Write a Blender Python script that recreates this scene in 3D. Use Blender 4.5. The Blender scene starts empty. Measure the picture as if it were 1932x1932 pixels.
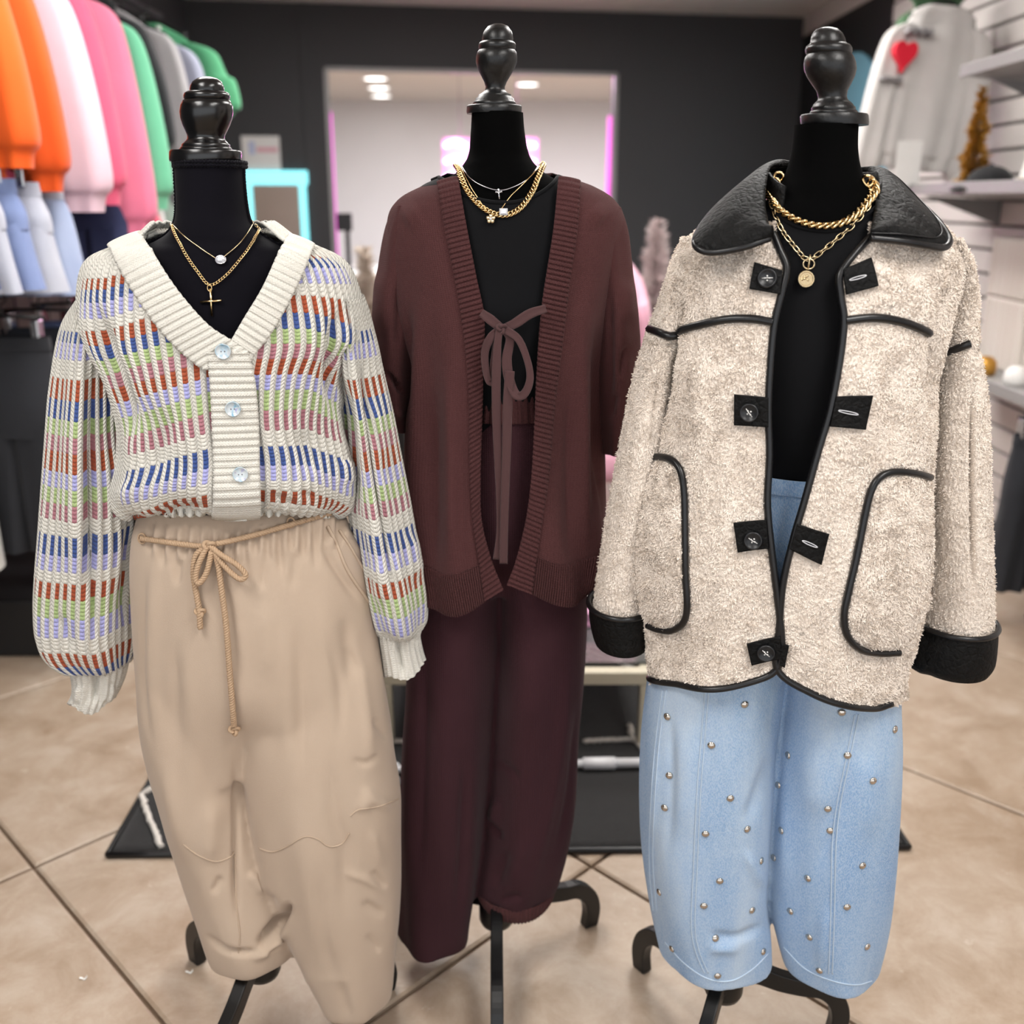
import bpy, math, random
import numpy as np
from mathutils import noise, Vector, Matrix

random.seed(7)
rng = np.random.default_rng(7)
scene = bpy.context.scene
col = scene.collection
R = math.radians

# ------------------------------------------------------------------ camera
FPX, PITCH, CAMZ = 1932.0, R(17.0), 1.45
cam_data = bpy.data.cameras.new('camera')
cam_data.sensor_width = 36.0
cam_data.lens = 36.0 * FPX / 1932.0
cam_data.clip_start = 0.05
cam_data.clip_end = 60
cam_data.dof.use_dof = True
cam_data.dof.focus_distance = 1.50
cam_data.dof.aperture_fstop = 2.6
cam = bpy.data.objects.new('camera', cam_data)
cam.location = (0, 0, CAMZ)
cam.rotation_euler = (R(90) - PITCH, 0, 0)
col.objects.link(cam)
scene.camera = cam

# ------------------------------------------------------------------ view, world
scene.view_settings.view_transform = 'Standard'
scene.view_settings.look = 'None'
scene.view_settings.gamma = 1.0
scene.view_settings.use_curve_mapping = False
scene.view_settings.exposure = 0.42
scene.cycles.max_bounces = 5
scene.cycles.diffuse_bounces = 2
scene.cycles.glossy_bounces = 2
scene.cycles.adaptive_threshold = 0.08
scene.cycles.adaptive_min_samples = 16
scene.cycles.transmission_bounces = 4
scene.cycles.caustics_reflective = False
scene.cycles.caustics_refractive = False
world = bpy.data.worlds.new('world')
scene.world = world
world.use_nodes = True
wb = world.node_tree.nodes['Background']
wb.inputs[0].default_value = (0.93, 0.96, 1.0, 1)
wb.inputs[1].default_value = 1.2

CEIL = 2.65
def area(name, loc, size, energy, color=(1, 1, 1), rot=(0, 0, 0), sy=None):
    l = bpy.data.lights.new(name, 'AREA')
    l.shape = 'RECTANGLE'
    l.size = size
    l.size_y = sy or size
    l.energy = energy
    l.color = color
    o = bpy.data.objects.new(name, l)
    o.location = loc
    o.rotation_euler = rot
    col.objects.link(o)
    return o
# shop ceiling troffers (fixtures built further down carry these lamps)
LAMPS = [(-0.95, 0.35), (0.95, 0.35), (-0.75, 2.75), (0.85, 2.75), (-0.6, 5.0), (0.9, 5.0)]
for i, (x, y) in enumerate(LAMPS):
    area('ceiling_lamp', (x, y, CEIL - 0.07), 0.58, 17 if i < 2 else 21, (1.0, 0.975, 0.945), sy=1.15)
# the bright room behind the opening in the back wall
area('back_room_lamp', (-0.8, 10.2, 2.55), 2.0, 150, (0.97, 0.98, 1.0))
area('back_room_lamp', (1.6, 10.6, 2.55), 2.0, 120, (1.0, 0.93, 0.97))
area('back_room_neon_light', (0.35, 8.6, 2.35), 0.5, 16, (1.0, 0.2, 0.75))

# ------------------------------------------------------------------ projection helpers
_fw = np.array([0, math.cos(PITCH), -math.sin(PITCH)])
_up = np.array([0, math.sin(PITCH), math.cos(PITCH)])
_rt = np.array([1.0, 0, 0])
_C = np.array([0, 0, CAMZ])
def at(px, py, Y):
    """world point at depth Y seen at photo position (px, py)"""
    px, py, Y = np.broadcast_arrays(np.asarray(px, float), np.asarray(py, float), np.asarray(Y, float))
    d = _fw + ((px - 966) / FPX)[..., None] * _rt - ((py - 966) / FPX)[..., None] * _up
    return _C + d * (Y / d[..., 1])[..., None]
def proj(P):
    q = np.asarray(P, float) - _C
    z = q @ _fw
    return np.stack([966 + FPX * (q @ _rt) / z, 966 - FPX * (q @ _up) / z], -1)

# ------------------------------------------------------------------ materials
def rgb(r, g, b):
    f = lambda c: (c / 12.92 if c <= 0.04045 else ((c + 0.055) / 1.055) ** 2.4)
    return (f(r / 255), f(g / 255), f(b / 255), 1)
class NT:
    """small helper for wiring shader nodes"""
    def __init__(s, name):
        s.m = bpy.data.materials.new(name)
        s.m.use_nodes = True
        s.t = s.m.node_tree
        s.b = s.t.nodes['Principled BSDF']
    def n(s, typ, **kw):
        nd = s.t.nodes.new(typ)
        for k, v in kw.items():
            setattr(nd, k, v)
        return nd
    def L(s, a, b):
        s.t.links.new(a, b)
    def put(s, sock, v):
        if hasattr(v, 'is_output') or isinstance(v, bpy.types.NodeSocket):
            s.L(v, sock)
        else:
            sock.default_value = v
    def math(s, op, a, b=None, c=None, clamp=False):
        nd = s.n('ShaderNodeMath', operation=op, use_clamp=clamp)
        s.put(nd.inputs[0], a)
        if b is not None: s.put(nd.inputs[1], b)
        if c is not None: s.put(nd.inputs[2], c)
        return nd.outputs[0]
    def mix(s, f, a, b):
        nd = s.n('ShaderNodeMix', data_type='RGBA')
        s.put(nd.inputs[0], f); s.put(nd.inputs[6], a); s.put(nd.inputs[7], b)
        return nd.outputs[2]
    def coord(s, which='Object'):
        return s.n('ShaderNodeTexCoord').outputs[which]
    def uv(s):
        sep = s.n('ShaderNodeSeparateXYZ')
        s.L(s.coord('UV'), sep.inputs[0])
        return sep.outputs[0], sep.outputs[1]
    def noise(s, scale, detail=4, rough=0.55, vec=None, dist=0.0):
        nd = s.n('ShaderNodeTexNoise')
        nd.inputs['Scale'].default_value = scale
        nd.inputs['Detail'].default_value = detail
        nd.inputs['Roughness'].default_value = rough
        nd.inputs['Distortion'].default_value = dist
        s.L(vec if vec is not None else s.coord(), nd.inputs['Vector'])
        return nd.outputs[0]
    def ramp(s, fac, stops, interp='LINEAR'):
        nd = s.n('ShaderNodeValToRGB')
        cr = nd.color_ramp
        cr.interpolation = interp
        while len(cr.elements) < len(stops):
            cr.elements.new(0.5)
        for e, (p, c) in zip(cr.elements, stops):
            e.position = p
            e.color = c
        s.L(fac, nd.inputs[0])
        return nd.outputs[0]
    def bump(s, h, strength=0.5, dist=0.002, chain=None):
        nd = s.n('ShaderNodeBump')
        nd.inputs['Strength'].default_value = strength
        nd.inputs['Distance'].default_value = dist
        s.L(h, nd.inputs['Height'])
        if chain is not None: s.L(chain, nd.inputs['Normal'])
        return nd.outputs[0]
    def fin(s, color=None, rough=0.8, metal=0.0, normal=None, spec=None, sheen=0.0, coat=0.0, emit=None, es=0.0, trans=0.0):
        if color is not None: s.put(s.b.inputs['Base Color'], color)
        s.put(s.b.inputs['Roughness'], rough)
        s.b.inputs['Metallic'].default_value = metal
        if normal is not None: s.L(normal, s.b.inputs['Normal'])
        if spec is not None: s.b.inputs['Specular IOR Level'].default_value = spec
        if sheen:
            s.b.inputs['Sheen Weight'].default_value = sheen
            s.b.inputs['Sheen Roughness'].default_value = 0.45
        if coat: s.b.inputs['Coat Weight'].default_value = coat
        if trans: s.b.inputs['Transmission Weight'].default_value = trans
        if emit is not None:
            s.b.inputs['Emission Color'].default_value = emit
            s.b.inputs['Emission Strength'].default_value = es
        return s.m
def shade(c, k):
    return (min(1, c[0] * k), min(1, c[1] * k), min(1, c[2] * k), 1)
def simple(name, c, rough=0.6, metal=0.0, var=0.12, nscale=25, bump=0.0, bscale=200, bdist=0.001, **kw):
    t = NT(name)
    n = t.noise(nscale)
    colr = t.mix(n, shade(c, 1 - var), shade(c, 1 + var))
    nm = None
    if bump:
        nm = t.bump(t.noise(bscale, 3), bump, bdist)
    return t.fin(colr, rough, metal, nm, **kw)

# ------------------------------------------------------------------ mesh helpers
def _uvset(me, uv, loopv):
    lay = me.uv_layers.new(name='UVMap')
    lay.data.foreach_set('uv', np.asarray(uv, np.float32)[loopv].ravel())
def mesh_obj(name, V, quads, mat, parent=None, uv=None, smooth=True, tris=None):
    V = np.asarray(V, np.float32).reshape(-1, 3)
    faces = []
    nq = 0 if quads is None else len(quads)
    nt = 0 if tris is None else len(tris)
    me = bpy.data.meshes.new(name)
    me.vertices.add(len(V))
    me.vertices.foreach_set('co', V.ravel())
    lv = []
    if nq: lv.append(np.asarray(quads, np.int32).ravel())
    if nt: lv.append(np.asarray(tris, np.int32).ravel())
    lv = np.concatenate(lv)
    me.loops.add(len(lv))
    me.loops.foreach_set('vertex_index', lv)
    me.polygons.add(nq + nt)
    st = np.concatenate([np.arange(nq) * 4, nq * 4 + np.arange(nt) * 3]).astype(np.int32)
    me.polygons.foreach_set('loop_start', st)
    if uv is not None:
        _uvset(me, uv, lv)
    me.update(calc_edges=True)
    me.validate()
    me.polygons.foreach_set('use_smooth', np.full(len(me.polygons), smooth))
    if mat is not None: me.materials.append(mat)
    o = bpy.data.objects.new(name, me)
    col.objects.link(o)
    if parent is not None:
        o.parent = parent
        o.matrix_parent_inverse = Matrix.Translation(-parent.location) if parent.type == 'EMPTY' and parent.rotation_euler[:] == (0, 0, 0) else Matrix.Identity(4)
    return o
def grid_faces(nv, nu, wrap=False, off=0, flip=False):
    i = np.arange(nv - 1)[:, None]
    j = np.arange(nu if wrap else nu - 1)[None, :]
    a = i * nu + j
    b = i * nu + (j + 1) % nu
    c = (i + 1) * nu + (j + 1) % nu
    d = (i + 1) * nu + j
    q = np.stack([a, b, c, d] if not flip else [a, d, c, b], -1).reshape(-1, 4)
    return q + off
def grid_obj(name, P, mat, parent=None, wrap=False, uv=None, thick=0.0, flip=False, smooth=True, sub=0, toff=0.0, nref=None):
    nv, nu = P.shape[:2]
    if nref is not None:      # faces look the way the cloth's outside does
        flip = np.sum(np.cross(np.gradient(P, axis=1), np.gradient(P, axis=0)) * nref) < 0
    o = mesh_obj(name, P.reshape(-1, 3), grid_faces(nv, nu, wrap, flip=flip), mat, parent, None if uv is None else uv.reshape(-1, 2), smooth)
    if thick:
        md = o.modifiers.new('solid', 'SOLIDIFY')
        md.thickness = thick
        md.offset = toff
    if sub:
        md = o.modifiers.new('sub', 'SUBSURF')
        md.levels = md.render_levels = sub
    return o
def box_vf(x0, x1, y0, y1, z0, z1):
    V = [(x0, y0, z0), (x1, y0, z0), (x1, y1, z0), (x0, y1, z0), (x0, y0, z1), (x1, y0, z1), (x1, y1, z1), (x0, y1, z1)]
    Fq = [(0, 3, 2, 1), (4, 5, 6, 7), (0, 1, 5, 4), (1, 2, 6, 5), (2, 3, 7, 6), (3, 0, 4, 7)]
    return V, Fq
def box(name, x0, x1, y0, y1, z0, z1, mat, parent=None, bev=0.0, seg=2):
    V, Fq = box_vf(x0, x1, y0, y1, z0, z1)
    o = mesh_obj(name, V, Fq, mat, parent, smooth=False)
    if bev:
        md = o.modifiers.new('bevel', 'BEVEL'); md.width = bev; md.segments = seg
    return o
class MB:
    """collects shapes of ONE part into one mesh"""
    def __init__(s): s.V = []; s.Q = []; s.T = []; s.n = 0
    def add(s, V, Q=None, T=None):
        V = np.asarray(V, float).reshape(-1, 3)
        if Q is not None and len(Q): s.Q.append(np.asarray(Q) + s.n)
        if T is not None and len(T): s.T.append(np.asarray(T) + s.n)
        s.V.append(V); s.n += len(V)
        return s
    def box(s, x0, x1, y0, y1, z0, z1):
        return s.add(*box_vf(x0, x1, y0, y1, z0, z1))
    def tube(s, pts, r, seg=8, closed=False, caps=True, twist=None, prof=None):
        V, Q, T = tube_vf(pts, r, seg, closed, caps, twist, prof)
        return s.add(V, Q, T)
    def lathe(s, prof, c=(0, 0, 0), seg=32):
        V, Q = lathe_vf(prof, c, seg)
        return s.add(V, Q)
    def obj(s, name, mat, parent=None, smooth=True):
        return mesh_obj(name, np.concatenate(s.V), np.concatenate(s.Q) if s.Q else None, mat, parent, None, smooth, np.concatenate(s.T) if s.T else None)
def lathe_vf(prof, c=(0, 0, 0), seg=32):
    prof = np.asarray(prof, float)
    a = np.linspace(0, 2 * np.pi, seg, endpoint=False)
    V = np.stack([prof[:, 0][:, None] * np.cos(a), prof[:, 0][:, None] * np.sin(a), np.repeat(prof[:, 1][:, None], seg, 1)], -1) + np.asarray(c)
    return V.reshape(-1, 3), grid_faces(len(prof), seg, True)
def frames(pts, closed=False):
    P = np.asarray(pts, float)
    if closed:
        T = np.roll(P, -1, 0) - np.roll(P, 1, 0)
    else:
        T = np.gradient(P, axis=0)
    T /= np.linalg.norm(T, axis=1)[:, None] + 1e-12
    ref = np.array([0, -1.0, 0]) if abs(T[0, 1]) < 0.9 else np.array([0, 0, 1.0])
    Nn = np.zeros_like(P)
    n = ref - T[0] * (ref @ T[0]); n /= np.linalg.norm(n)
    for i in range(len(P)):
        n = n - T[i] * (n @ T[i]); n /= np.linalg.norm(n) + 1e-12
        Nn[i] = n
    return T, Nn, np.cross(T, Nn)
def tube_vf(pts, r, seg=8, closed=False, caps=True, twist=None, prof=None):
    P = np.asarray(pts, float)
    T, N, B = frames(P, closed)
    a = np.linspace(0, 2 * np.pi, seg, endpoint=False)
    r = np.broadcast_to(np.asarray(r, float), (len(P),))
    A = np.repeat(a[None], len(P), 0)
    if twist is not None: A = A + np.asarray(twist)[:, None]
    if prof is None:
        rr = r[:, None] * np.ones_like(A); ca, sa = np.cos(A) * rr, np.sin(A) * rr
    else:   # prof: (w,h) flat bar
        ca = np.sign(np.cos(A)) * np.abs(np.cos(A)) ** 0.25 * prof[0]; sa = np.sign(np.sin(A)) * np.abs(np.sin(A)) ** 0.25 * prof[1]
        if np.ndim(prof[0]): pass
    V = P[:, None] + ca[..., None] * N[:, None] + sa[..., None] * B[:, None]
    n = len(P)
    Q = grid_faces(n, seg, True)
    V = V.reshape(-1, 3)
    if closed:
        i = np.arange(seg)
        Q = np.concatenate([Q, np.stack([(n - 1) * seg + i, (n - 1) * seg + (i + 1) % seg, (i + 1) % seg, i], -1)])
        return V, Q, None
    Tt = None
    if caps:
        V = np.concatenate([V, P[:1], P[-1:]])
        i = np.arange(seg)
        k = n * seg
        Tt = np.concatenate([np.stack([np.full(seg, k), (i + 1) % seg, i], -1), np.stack([np.full(seg, k + 1), (n - 1) * seg + i, (n - 1) * seg + (i + 1) % seg], -1)])
    return V, Q, Tt
def spline(pts, n, closed=False):
    """Catmull-Rom resampling by arc length"""
    P = np.asarray(pts, float)
    if closed: P = np.concatenate([P[-1:], P, P[:2]])
    else: P = np.concatenate([2 * P[:1] - P[1:2], P, 2 * P[-1:] - P[-2:-1]])
    out = []
    for i in range(1, len(P) - 2):
        t = np.linspace(0, 1, 24, endpoint=False)[:, None]
        a, b, c, d = P[i - 1], P[i], P[i + 1], P[i + 2]
        out.append(0.5 * (2 * b + (c - a) * t + (2 * a - 5 * b + 4 * c - d) * t ** 2 + (3 * b - a - 3 * c + d) * t ** 3))
    out.append(P[-2:-1])
    C = np.concatenate(out)
    s = np.concatenate([[0], np.cumsum(np.linalg.norm(np.diff(C, axis=0), axis=1))])
    q = np.linspace(0, s[-1], n, endpoint=not closed)
    return np.stack([np.interp(q, s, C[:, k]) for k in range(C.shape[1])], -1)
def empty(name, loc, label=None, cat=None, group=None):
    o = bpy.data.objects.new(name, None)
    o.location = tuple(float(v) for v in loc)
    o.empty_display_size = 0.05
    col.objects.link(o)
    if label: tag(o, label, cat, group)
    return o
def tag(o, label=None, cat=None, group=None, kind=None):
    if label: o['label'] = label
    if cat: o['category'] = cat
    if group: o['group'] = group
    if kind: o['kind'] = kind
    return o
def adopt(o, parent):
    o.parent = parent
    o.matrix_parent_inverse = Matrix.Translation(-parent.location) if parent.type == 'EMPTY' else Matrix.Identity(4)
    return o
def instance(src, name, M4, parent=None):
    """a copy that shares the mesh, placed by a world matrix"""
    o = src.copy()
    o.name = name
    col.objects.link(o)
    o.parent = None
    o.matrix_world = M4
    if parent is not None:
        adopt(o, parent)
        o.matrix_basis = M4
    return o

# ------------------------------------------------------------------ lofted cloth
def _cr(K, v):
    """Catmull-Rom through keys K (n, ...) at float index v"""
    n = len(K)
    v = np.clip(v, 0, n - 1 - 1e-9)
    i = np.floor(v).astype(int)
    t = (v - i)
    g = lambda k: K[np.clip(k, 0, n - 1)]
    a, b, c, d = g(i - 1), g(i), g(i + 1), g(i + 2)
    if K.ndim > 1: t = t[..., None]
    return 0.5 * (2 * b + (c - a) * t + (2 * a - 5 * b + 4 * c - d) * t ** 2 + (3 * b - a - 3 * c + d) * t ** 3)
class Loft:
    """closed cloth volume from rows (y_side, x_left, x_right, y_front|None, depth_front, depth_back, y_offset, pinch, exponent)
    the pixel columns are read off the photo at the garment's own depth Y0 and turned into metres there"""
    def __init__(s, Y0, rows):
        PL, PR, D, E = [], [], [], []
        for r in rows:
            r = list(r) + [None] * (9 - len(r))
            y, xl, xr, yf, df, db, yo, pin, ex = r
            if isinstance(y, tuple): yl, yr = y
            else: yl = yr = y
            Y = Y0 + (yo or 0)
            a, b = at(xl, yl, Y), at(xr, yr, Y)
            lift = 0.0
            if yf is not None:
                lift = at((xl + xr) / 2, yf, Y - df)[2] - (a[2] + b[2]) / 2
            PL.append(a); PR.append(b); D.append((df, db, lift)); E.append((pin or 0, ex or 1.0))
        s.PL, s.PR, s.D, s.E = map(np.array, (PL, PR, D, E))
        s.n = len(rows) - 1
        s._g = None
    def ev(s, v, t):
        v, t = np.broadcast_arrays(np.asarray(v, float), np.asarray(t, float))
        a, b, D, E = _cr(s.PL, v), _cr(s.PR, v), _cr(s.D, v), _cr(s.E, v)
        c, sn = np.cos(t), np.sin(t)
        e = np.clip(E[..., 1], 0.3, 1.5)
        ce = np.sign(c) * np.abs(c) ** e
        se = np.sign(sn) * np.abs(sn) ** e
        dep = np.where(sn > 0, D[..., 0], D[..., 1]) * se
        dep = dep * (1 - E[..., 0] * np.exp(-(c / 0.2) ** 2))
        P = (a + b) / 2 + (b - a) / 2 * ce[..., None]
        P[..., 1] -= dep
        P[..., 2] += D[..., 2] * np.clip(se, 0, None)
        return P
    def nrm(s, v, t, h=1e-3):
        v, t = np.broadcast_arrays(np.asarray(v, float), np.asarray(t, float))
        v = np.clip(v, 0.01, s.n - 0.01)
        dt = s.ev(v, t + h) - s.ev(v, t - h)
        dv = s.ev(v + h * 5, t) - s.ev(v - h * 5, t)
        N = np.cross(dt, dv)
        N /= np.linalg.norm(N, axis=-1)[..., None] + 1e-12
        c = (_cr(s.PL, v) + _cr(s.PR, v)) / 2
        sg = np.sign(np.sum(N * (s.ev(v, t) - c), -1))
        return N * sg[..., None]
    def locate(s, px, py):
        px, py = np.broadcast_arrays(np.asarray(px, float), np.asarray(py, float))
        sh = px.shape
        px, py = px.ravel(), py.ravel()
        if s._g is None:
            vv, tt = np.meshgrid(np.linspace(0, s.n, 90), np.linspace(0.06, np.pi - 0.06, 70), indexing='ij')
            s._g = (vv.ravel(), tt.ravel(), proj(s.ev(vv.ravel(), tt.ravel())))
        vv, tt, G = s._g
        v = np.empty_like(px); t = np.empty_like(px)
        for k in range(0, len(px), 2000):
            d = (G[None, :, 0] - px[k:k + 2000, None]) ** 2 + (G[None, :, 1] - py[k:k + 2000, None]) ** 2
            j = np.argmin(d, 1)
            v[k:k + 2000] = vv[j]; t[k:k + 2000] = tt[j]
        for _ in range(8):
            p0 = proj(s.ev(v, t))
            h = 1e-3
            pv = (proj(s.ev(v + h, t)) - p0) / h
            pt = (proj(s.ev(v, t + h)) - p0) / h
            rx, ry = px - p0[:, 0], py - p0[:, 1]
            det = pv[:, 0] * pt[:, 1] - pv[:, 1] * pt[:, 0]
            det = np.where(np.abs(det) < 1e-3, 1e-3, det)
            dv = np.clip((rx * pt[:, 1] - ry * pt[:, 0]) / det, -0.3, 0.3)
            dt = np.clip((pv[:, 0] * ry - pv[:, 1] * rx) / det, -0.15, 0.15)
            v = np.clip(v + dv, 0, s.n); t = np.clip(t + dt, 0.02, np.pi - 0.02)
        return v.reshape(sh), t.reshape(sh)
    def locate_c(s, X, Y, step=6):
        """locate for a smooth grid: solved on a coarse subset, interpolated between"""
        nv, nu = X.shape
        iv = np.unique(np.concatenate([np.arange(0, nv, step), [nv - 1]])); iu = np.unique(np.concatenate([np.arange(0, nu, step), [nu - 1]]))
        v, t = s.locate(X[np.ix_(iv, iu)], Y[np.ix_(iv, iu)])
        def up(A):
            B = np.stack([np.interp(np.arange(nu), iu, r) for r in A])
            return np.stack([np.interp(np.arange(nv), iv, B[:, j]) for j in range(nu)], 1)
        return up(v), up(t)
    def on(s, px, py, off=0.0):
        v, t = s.locate(px, py)
        return s.ev(v, t) + s.nrm(v, t) * (np.asarray(off)[..., None] if np.ndim(off) else off)
    def edge(s, v, poly):
        """t on the front where the surface at v crosses the photo line poly [(x, y)...] (x as a function of y)"""
        poly = np.asarray(poly, float)
        v = np.asarray(v, float)
        key = poly.tobytes()
        if not hasattr(s, '_e'): s._e = {}
        if key not in s._e:
            q = np.linspace(0, s.n, 400)
            lo = np.full(q.shape, 0.01); hi = np.full(q.shape, np.pi - 0.01)
            for _ in range(26):
                m = (lo + hi) / 2
                p = proj(s.ev(q, m))
                r = p[..., 0] > np.interp(p[..., 1], poly[:, 1], poly[:, 0])   # still right of the line -> larger t
                lo = np.where(r, m, lo); hi = np.where(r, hi, m)
            s._e[key] = (q, (lo + hi) / 2)
        return np.interp(v, *s._e[key])
    def hem(s, t, poly, v0=None):
        """v where the column t reaches the photo line poly (y as a function of x)"""
        poly = np.asarray(poly, float)
        poly = poly[np.argsort(poly[:, 0])]
        t = np.asarray(t, float)
        lo = np.full(t.shape, 0.0 if v0 is None else float(v0)); hi = np.full(t.shape, float(s.n))
        for _ in range(28):
            m = (lo + hi) / 2
            p = proj(s.ev(m, t))
            r = p[..., 1] < np.interp(p[..., 0], poly[:, 0], poly[:, 1])
            lo = np.where(r, m, lo); hi = np.where(r, hi, m)
        return (lo + hi) / 2
    def patch(s, tA, tB, va, vb, nu, nv, off=0.0):
        """grid of (P, N, v, t); tA,tB: floats or f(v); va,vb: floats or f(t)"""
        fA = tA if callable(tA) else (lambda v: np.full(np.shape(v), float(tA)))
        fB = tB if callable(tB) else (lambda v: np.full(np.shape(v), float(tB)))
        ga = va if callable(va) else (lambda t: np.full(np.shape(t), float(va)))
        gb = vb if callable(vb) else (lambda t: np.full(np.shape(t), float(vb)))
        S = np.linspace(0, 1, nu)[None, :]; Q = np.linspace(0, 1, nv)[:, None]
        T = np.repeat(fA(np.full((nv, 1), s.n * 0.5)) * (1 - S) + fB(np.full((nv, 1), s.n * 0.5)) * S, 1, 0)
        T = np.broadcast_to(T, (nv, nu)).copy()
        for _ in range(4):
            V = ga(T[0])[None, :] * (1 - Q) + gb(T[-1])[None, :] * Q
            T = fA(V) * (1 - S) + fB(V) * S
        P = s.ev(V, T); N = s.nrm(V, T)
        if np.ndim(off) or off: P = P + N * (off[..., None] if np.ndim(off) else off)
        return P, N, V, T
def gnormals(P, ref=None):
    du = np.gradient(P, axis=1); dv = np.gradient(P, axis=0)
    N = np.cross(du, dv)
    N /= np.linalg.norm(N, axis=-1)[..., None] + 1e-12
    if ref is not None:
        N *= np.sign(np.sum(N * ref, -1))[..., None] + 1e-9
    return N
def segdist(X, poly):
    poly = np.asarray(poly, float)
    best = np.full(X.shape[:-1], 1e9)
    for a, b in zip(poly[:-1], poly[1:]):
        d = b - a
        u = np.clip(((X - a) @ d) / (d @ d + 1e-9), 0, 1)
        best = np.minimum(best, np.linalg.norm(X - a - u[..., None] * d, axis=-1))
    return best
def sculpt(P, N, strokes):
    """push folds into cloth that faces the viewer side: stroke = (photo polyline, width px, depth m), fading out at both ends"""
    sh = P.shape
    P = P.reshape(-1, 3); N = N.reshape(-1, 3)
    X = proj(P)
    front = N[:, 1] < 0.25
    D = np.zeros(len(P))
    for poly, w, d in strokes:
        q = spline(poly, max(5, 4 * len(poly)))
        lo, hi = q.min(0) - 3 * w, q.max(0) + 3 * w
        k = np.nonzero(front & (X[:, 0] > lo[0]) & (X[:, 0] < hi[0]) & (X[:, 1] > lo[1]) & (X[:, 1] < hi[1]))[0]
        if not len(k): continue
        x = X[k]
        best = np.full(len(k), 1e9); par = np.zeros(len(k))
        L = np.concatenate([[0], np.cumsum(np.linalg.norm(np.diff(q, axis=0), axis=1))])
        for i in range(len(q) - 1):
            e = q[i + 1] - q[i]
            u = np.clip(((x - q[i]) @ e) / (e @ e + 1e-9), 0, 1)
            dd = np.linalg.norm(x - q[i] - u[:, None] * e, axis=1)
            m = dd < best
            best[m] = dd[m]; par[m] = ((L[i] + u * (L[i + 1] - L[i])) / L[-1])[m]
        tp = np.clip(np.minimum(par, 1 - par) / .35, 0, 1)
        tp = tp * tp * (3 - 2 * tp)
        D[k] += d * np.exp(-(best / w) ** 2) * tp
    return (P + N * D[:, None]).reshape(sh)
def wob(P, amp, sc, seed=0.0):
    """low smooth noise for every point of a grid (metres)"""
    sh = P.shape[:-1]
    f = np.empty(P.reshape(-1, 3).shape[0])
    for i, p in enumerate(P.reshape(-1, 3)):
        f[i] = noise.noise(Vector((p[0] * sc + seed, p[1] * sc, p[2] * sc)))
    return (f * amp).reshape(sh)
def dist_uv(P):
    """uv in metres along the grid"""
    du = np.linalg.norm(np.diff(P, axis=1), axis=-1); dv = np.linalg.norm(np.diff(P, axis=0), axis=-1)
    u = np.concatenate([[0], np.cumsum(du.mean(0))]); v = np.concatenate([[0], np.cumsum(dv.mean(1))])
    return np.stack(np.meshgrid(u, v), -1)

def fuse(name, grids, mat, parent, voxel=.003, smooth=8, strokes=(), disp=None):
    """several closed cloth tubes blended into one continuous skin"""
    mb = MB()
    for P in grids:
        nv, nu = P.shape[:2]
        Vv = np.concatenate([P.reshape(-1, 3), P[:1].mean(1), P[-1:].mean(1)])
        i = np.arange(nu); k = nv * nu
        Tt = np.concatenate([np.stack([np.full(nu, k), (i + 1) % nu, i], -1), np.stack([np.full(nu, k + 1), (nv - 1) * nu + i, (nv - 1) * nu + (i + 1) % nu], -1)])
        mb.add(Vv, grid_faces(nv, nu, True), Tt)
    o = mb.obj(name, mat, None)
    md = o.modifiers.new('r', 'REMESH'); md.mode = 'VOXEL'; md.voxel_size = voxel; md.use_smooth_shade = True
    md = o.modifiers.new('s', 'SMOOTH'); md.iterations = smooth; md.factor = .5
    dg = bpy.context.evaluated_depsgraph_get()
    me = bpy.data.meshes.new_from_object(o.evaluated_get(dg))
    bpy.data.objects.remove(o)
    n = len(me.vertices)
    co = np.empty(n * 3, np.float32); me.vertices.foreach_get('co', co); co = co.reshape(-1, 3).astype(float)
    no = np.empty(n * 3, np.float32); me.vertices.foreach_get('normal', no); no = no.reshape(-1, 3).astype(float)
    if strokes: co = sculpt(co, no, strokes)
    if disp is not None: co = co + no * disp(co)[:, None]
    me.vertices.foreach_set('co', co.astype(np.float32).ravel())
    me.update()
    me.polygons.foreach_set('use_smooth', np.full(len(me.polygons), True))
    if not me.materials: me.materials.append(mat)
    r = bpy.data.objects.new(name, me); col.objects.link(r)
    adopt(r, parent)
    return r
def ring_of(L, nu=160, nv=160, wave=0.0, nw=7, seed=0.0):
    T, V = np.meshgrid(np.linspace(0, 2 * np.pi, nu, endpoint=False), np.linspace(0, L.n, nv))
    P = L.ev(V, T)
    if wave:
        P = P + L.nrm(V, T) * (wave * np.sin(nw * T + .5 * V + seed) * np.clip(V / L.n * 1.6, .1, 1))[..., None]
    return P
def noemit(m):
    m.cycles.emission_sampling = 'NONE'
    return m

from mathutils.bvhtree import BVHTree
_bvhs = {}
def cast(o, pts, off=0.0):
    """points of the photo line on the finished surface of o, lifted by off"""
    if o.name not in _bvhs:
        me = o.data
        _bvhs[o.name] = BVHTree.FromPolygons([v.co[:] for v in me.vertices], [p.vertices[:] for p in me.polygons])
    out = []; nor = []
    for x, y in pts:
        d = Vector(at(x, y, 1.0) - _C).normalized()
        h = _bvhs[o.name].ray_cast(Vector(_C), d)
        if h[0] is None: continue
        out.append(np.array(h[0]) + np.array(h[1]) * off); nor.append(np.array(h[1]))
    return np.array(out), np.array(nor)
def surf_seam(o, pts, name, mat, par, r=.0013, off=.0006, n=70):
    C, _ = cast(o, spline(pts, n), off)
    if len(C) < 4: return None
    k = np.ones(5) / 5
    Cp = np.concatenate([C[:1], C[:1], C, C[-1:], C[-1:]])
    C = np.stack([np.convolve(Cp[:, i], k, 'valid') for i in range(3)], -1)
    return MB().tube(C, r, 6).obj(name, mat, par)
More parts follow.
